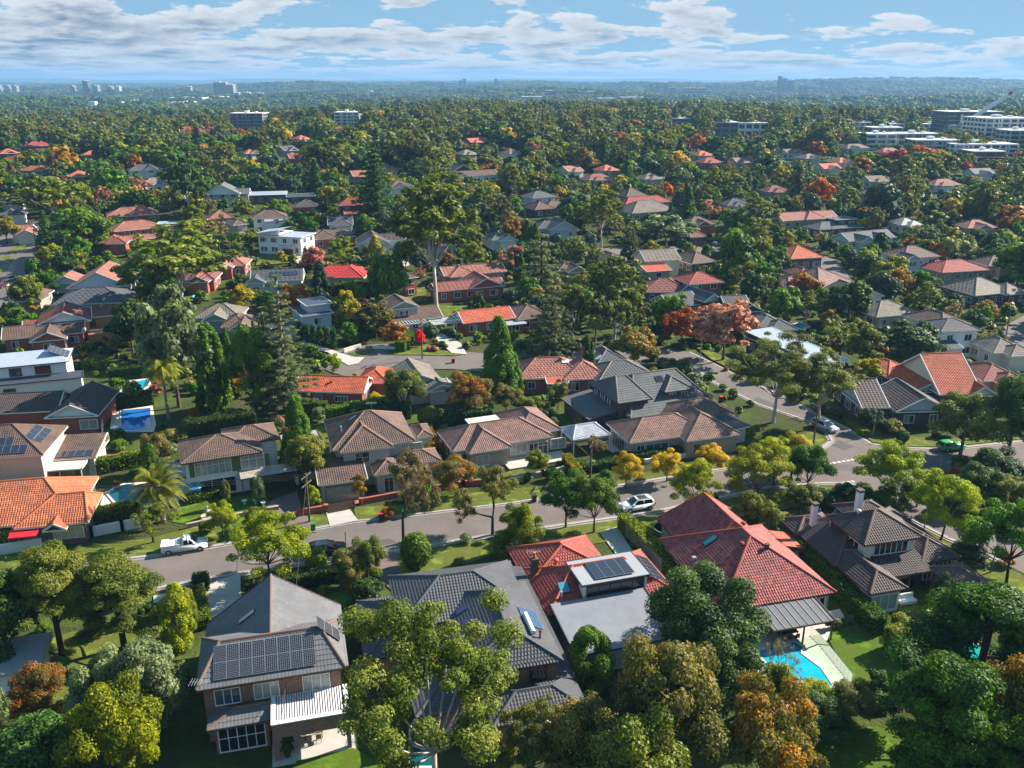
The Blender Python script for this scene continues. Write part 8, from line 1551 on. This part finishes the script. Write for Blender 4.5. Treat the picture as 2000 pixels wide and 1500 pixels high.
p = P(388, 583); r_ = thing('paddling_pool', 'pale blue inflatable paddling pool on the back lawn', 'paddling pool', (p.x, p.y, p.z + .2)); mb = MB(); mb.lathe([(1.5, 0), (1.75, .25), (1.5, .5), (1.3, .25), (.1, .2)], 14); mb.build('ring', [M('inflatable_blue', (.15, .5, .65), .4, .05)], r_, True)
# ------------------------------------------------------------------ woodland beyond, as instanced masses
def gn_scatter(name, pts, protos, label):
    """pts rows: x, y, z, radial scale, vertical scale, rotation, proto index"""
    a = np.array(pts, float); me = bpy.data.meshes.new(name); me.vertices.add(len(a)); me.vertices.foreach_set('co', a[:, :3].astype('f').ravel())
    sc = me.attributes.new('scl', 'FLOAT_VECTOR', 'POINT'); sc.data.foreach_set('vector', np.stack([a[:, 3], a[:, 3], a[:, 4]], 1).astype('f').ravel())
    ro = me.attributes.new('rot', 'FLOAT_VECTOR', 'POINT'); ro.data.foreach_set('vector', np.stack([0 * a[:, 5], 0 * a[:, 5], a[:, 5]], 1).astype('f').ravel())
    ix = me.attributes.new('idx', 'INT', 'POINT'); ix.data.foreach_set('value', a[:, 6].astype('i'))
    o = link(name, me); tag(o, label, kind='stuff')
    col = bpy.data.collections.new(name + '_kinds')
    for i, p in enumerate(protos): p.name = f'{chr(97 + i // 26)}{chr(97 + i % 26)}_kind'; col.objects.link(p)
    ng = bpy.data.node_groups.new(name, 'GeometryNodeTree'); ng.interface.new_socket('Geometry', in_out='INPUT', socket_type='NodeSocketGeometry'); ng.interface.new_socket('Geometry', in_out='OUTPUT', socket_type='NodeSocketGeometry')
    gi = ng.nodes.new('NodeGroupInput'); go = ng.nodes.new('NodeGroupOutput'); ci = ng.nodes.new('GeometryNodeCollectionInfo'); ci.inputs[0].default_value = col; ci.inputs['Separate Children'].default_value = True; ci.inputs['Reset Children'].default_value = True
    ip = ng.nodes.new('GeometryNodeInstanceOnPoints'); ip.inputs['Pick Instance'].default_value = True
    def att(n, t):
        q = ng.nodes.new('GeometryNodeInputNamedAttribute'); q.data_type = t; q.inputs['Name'].default_value = n; return q.outputs['Attribute']
    ng.links.new(gi.outputs[0], ip.inputs['Points']); ng.links.new(ci.outputs[0], ip.inputs['Instance']); ng.links.new(att('idx', 'INT'), ip.inputs['Instance Index'])
    ng.links.new(att('rot', 'FLOAT_VECTOR'), ip.inputs['Rotation']); ng.links.new(att('scl', 'FLOAT_VECTOR'), ip.inputs['Scale']); ng.links.new(ip.outputs[0], go.inputs[0])
    m = o.modifiers.new('scatter', 'NODES'); m.node_group = ng; return o
def kinds(combos, lod):
    out, dims = [], []
    for shape, col in combos:
        me, H, Rr = one_mesh(shape, lod, 0, None); ob = bpy.data.objects.new('kind', me); ob.material_slots[0].link = 'OBJECT'; ob.material_slots[0].material = LF[col]; out.append(ob); dims.append((H, Rr))
    return out, dims
def mass(name, items, combos, lod, label):
    pr, dm = kinds(combos, lod); ix = {c: i for i, c in enumerate(combos)}; rows = []
    for shape, col, x, y, h, r in items:
        i = ix[(shape, col)]; rows.append((x, y, th(x, y), r / dm[i][1], h / dm[i][0], rg.uniform(0, 6.28), i))
    return gn_scatter(name, rows, pr, label)
if REST_S: mass('undergrowth', REST_S, sorted({(q[0], q[1]) for q in REST_S}), 2, 'low garden undergrowth between the houses')
MIDMIX = [(('round', 'green'), 13), (('round', 'yolive'), 8), (('round', 'olive'), 10), (('round', 'dark'), 9), (('gum', 'olive'), 14), (('gum', 'grey'), 5), (('gum', 'olivebrown'), 3), (('dense', 'dark'), 10), (('dense', 'green'), 8), (('dense', 'bluegreen'), 9), (('darkfir', 'pine'), 4), (('round', 'rust'), 3), (('round', 'red'), 2), (('round', 'gold'), 2), (('airy', 'pink'), 3), (('round', 'rustmix'), 4), (('round', 'lime'), 4), (('spread', 'lime'), 5), (('cone', 'cypress'), 2)]
mw = np.array([m[1] for m in MIDMIX], float); mw /= mw.sum(); items = list(REST_T); y = 402.0
while y < 1050:
    half = .66 * y + 25; step = 7.4 + (y - 400) * .007; n = int(2 * half / step)
    for i in range(n):
        x = -half + (i + rg.uniform(0, 1)) * 2 * half / n; yy = y + rg.uniform(0, step); (shape, col), _ = MIDMIX[rg.choice(len(MIDMIX), p=mw)]
        h = {'gum': rg.uniform(12, 20), 'darkfir': rg.uniform(12, 19), 'cone': rg.uniform(7, 10), 'dense': rg.uniform(7, 12)}.get(shape, rg.uniform(6, 14)); r = h * {'gum': .38, 'darkfir': .27, 'cone': .2, 'dense': .48}.get(shape, .5) * rg.uniform(.85, 1.15)
        if blocked(x, yy) or not free(x, yy, r * .4) or hides(x, yy, th(x, yy), h, r, .07):
            h *= .5; r *= .5
            if blocked(x, yy) or not free(x, yy, r * .4) or hides(x, yy, th(x, yy), h, r, .07): continue
        items.append((shape, col, x, yy, h, r))
    y += step
mass('woodland', items, sorted({(q[0], q[1]) for q in items}), 2, 'leafy suburb woodland covering the rise beyond the houses')
# distant bush, in groves
groves = []
for g in range(7):
    rng = np.random.default_rng(500 + g); cs, rs = [], []
    for t in range(9):
        a, q = rng.uniform(0, 6.28), 13 * math.sqrt(rng.uniform(0, 1)); h = rng.uniform(8, 17)
        for _ in range(4): cs.append((q * math.cos(a) + rng.normal(0, 2), q * math.sin(a) + rng.normal(0, 2), h - rng.uniform(1.5, 5))); w = rng.uniform(2.2, 4.2); rs.append((w, w, w * .75))
    p, n_, t_ = clump_leaves(cs, rs, 1.7, 1.0, rng, -.3, .75); me = quads(cards(p, n_, 1.7, 1.4, rng), t_, 'grove', [LF[('green', 'dark', 'bluegreen', 'olive', 'dark', 'bluegreen', 'dark')[g]]]); groves.append(bpy.data.objects.new('kind', me))
FSEE = [(f[0], f[1], f[3] + (7 if f[5] <= 3 else 12), f[8]) for f in FARB]
rows = []; y = 980.0
while y < 9300:
    half = .66 * y + 60; step = 17 + (y - 900) * .012; n = int(2 * half / step); s = max(.8, step / 19)
    for i in range(n):
        x = -half + (i + rg.uniform(0, 1)) * 2 * half / n; yy = y + rg.uniform(0, step)
        if rg.uniform() < .10: continue
        px_, ty_, dd_ = proj((x, yy, th(x, yy) + 15))
        if any(d_ - 900 < yy < d_ + 70 and a_ - 2 < px_ < b_ + 2 and ty_ < v_ for a_, b_, v_, d_ in FSEE): continue
        s2 = s * rg.uniform(.85, 1.2); rows.append((x, yy, th(x, yy) - 1, s2, min(s2, 1.5) * rg.uniform(.8, 1.2), rg.uniform(0, 6.28), rg.integers(0, 7)))
    y += step * .9
gn_scatter('far_woods', rows, groves, 'hazy far woods filling the valley out to the horizon')

mb = MB(); y = 1350.0
while y < 6500:
    for _ in range(int(7 + y / 330)):
        x = rg.uniform(-.62, .62) * y; w, d, h = rg.uniform(10, 34), rg.uniform(10, 22), rg.uniform(15, 22); yy = y + rg.uniform(0, 150); z = th(x, yy); mb.box(x - w / 2, yy, z, x + w / 2, yy + d, z + h, int(rg.integers(0, 4)))
    y += 150
tag(mb.build('distant_suburb', [WW, WC, WG, M('far_terracotta', (.33, .13, .08), .8, .1)]), 'pale specks of roofs scattered through the far valley woods', kind='stuff')
# the air: haze thin enough to leave the near street clear
hz = MB(); hz.box(-15600, -150, -110, 15600, 15400, 150, bottom=True); hm = bpy.data.materials.new('haze_air'); hm.use_nodes = True; t = hm.node_tree; t.nodes.clear()
vo = NN(t, 'ShaderNodeVolumePrincipled'); vo.inputs['Color'].default_value = (.27, .51, .84, 1); vo.inputs['Density'].default_value = .00012; vo.inputs['Anisotropy'].default_value = .1; ou = NN(t, 'ShaderNodeOutputMaterial'); LK(t, vo.outputs[0], ou.inputs['Volume'])
tag(hz.build('haze', [hm]), 'thin blue haze over the whole suburb and valley', kind='stuff')

for o in C.objects:
    if 'label' in o:
        for wd in (' walled', ' tiled', ' among trees', ' roofed'):
            if len(o['label'].split()) > 16: o['label'] = o['label'].replace(wd, '')
if 0: print('unique tris', sum(sum(len(p.vertices) - 2 for p in m.polygons) for m in bpy.data.meshes if m.users))
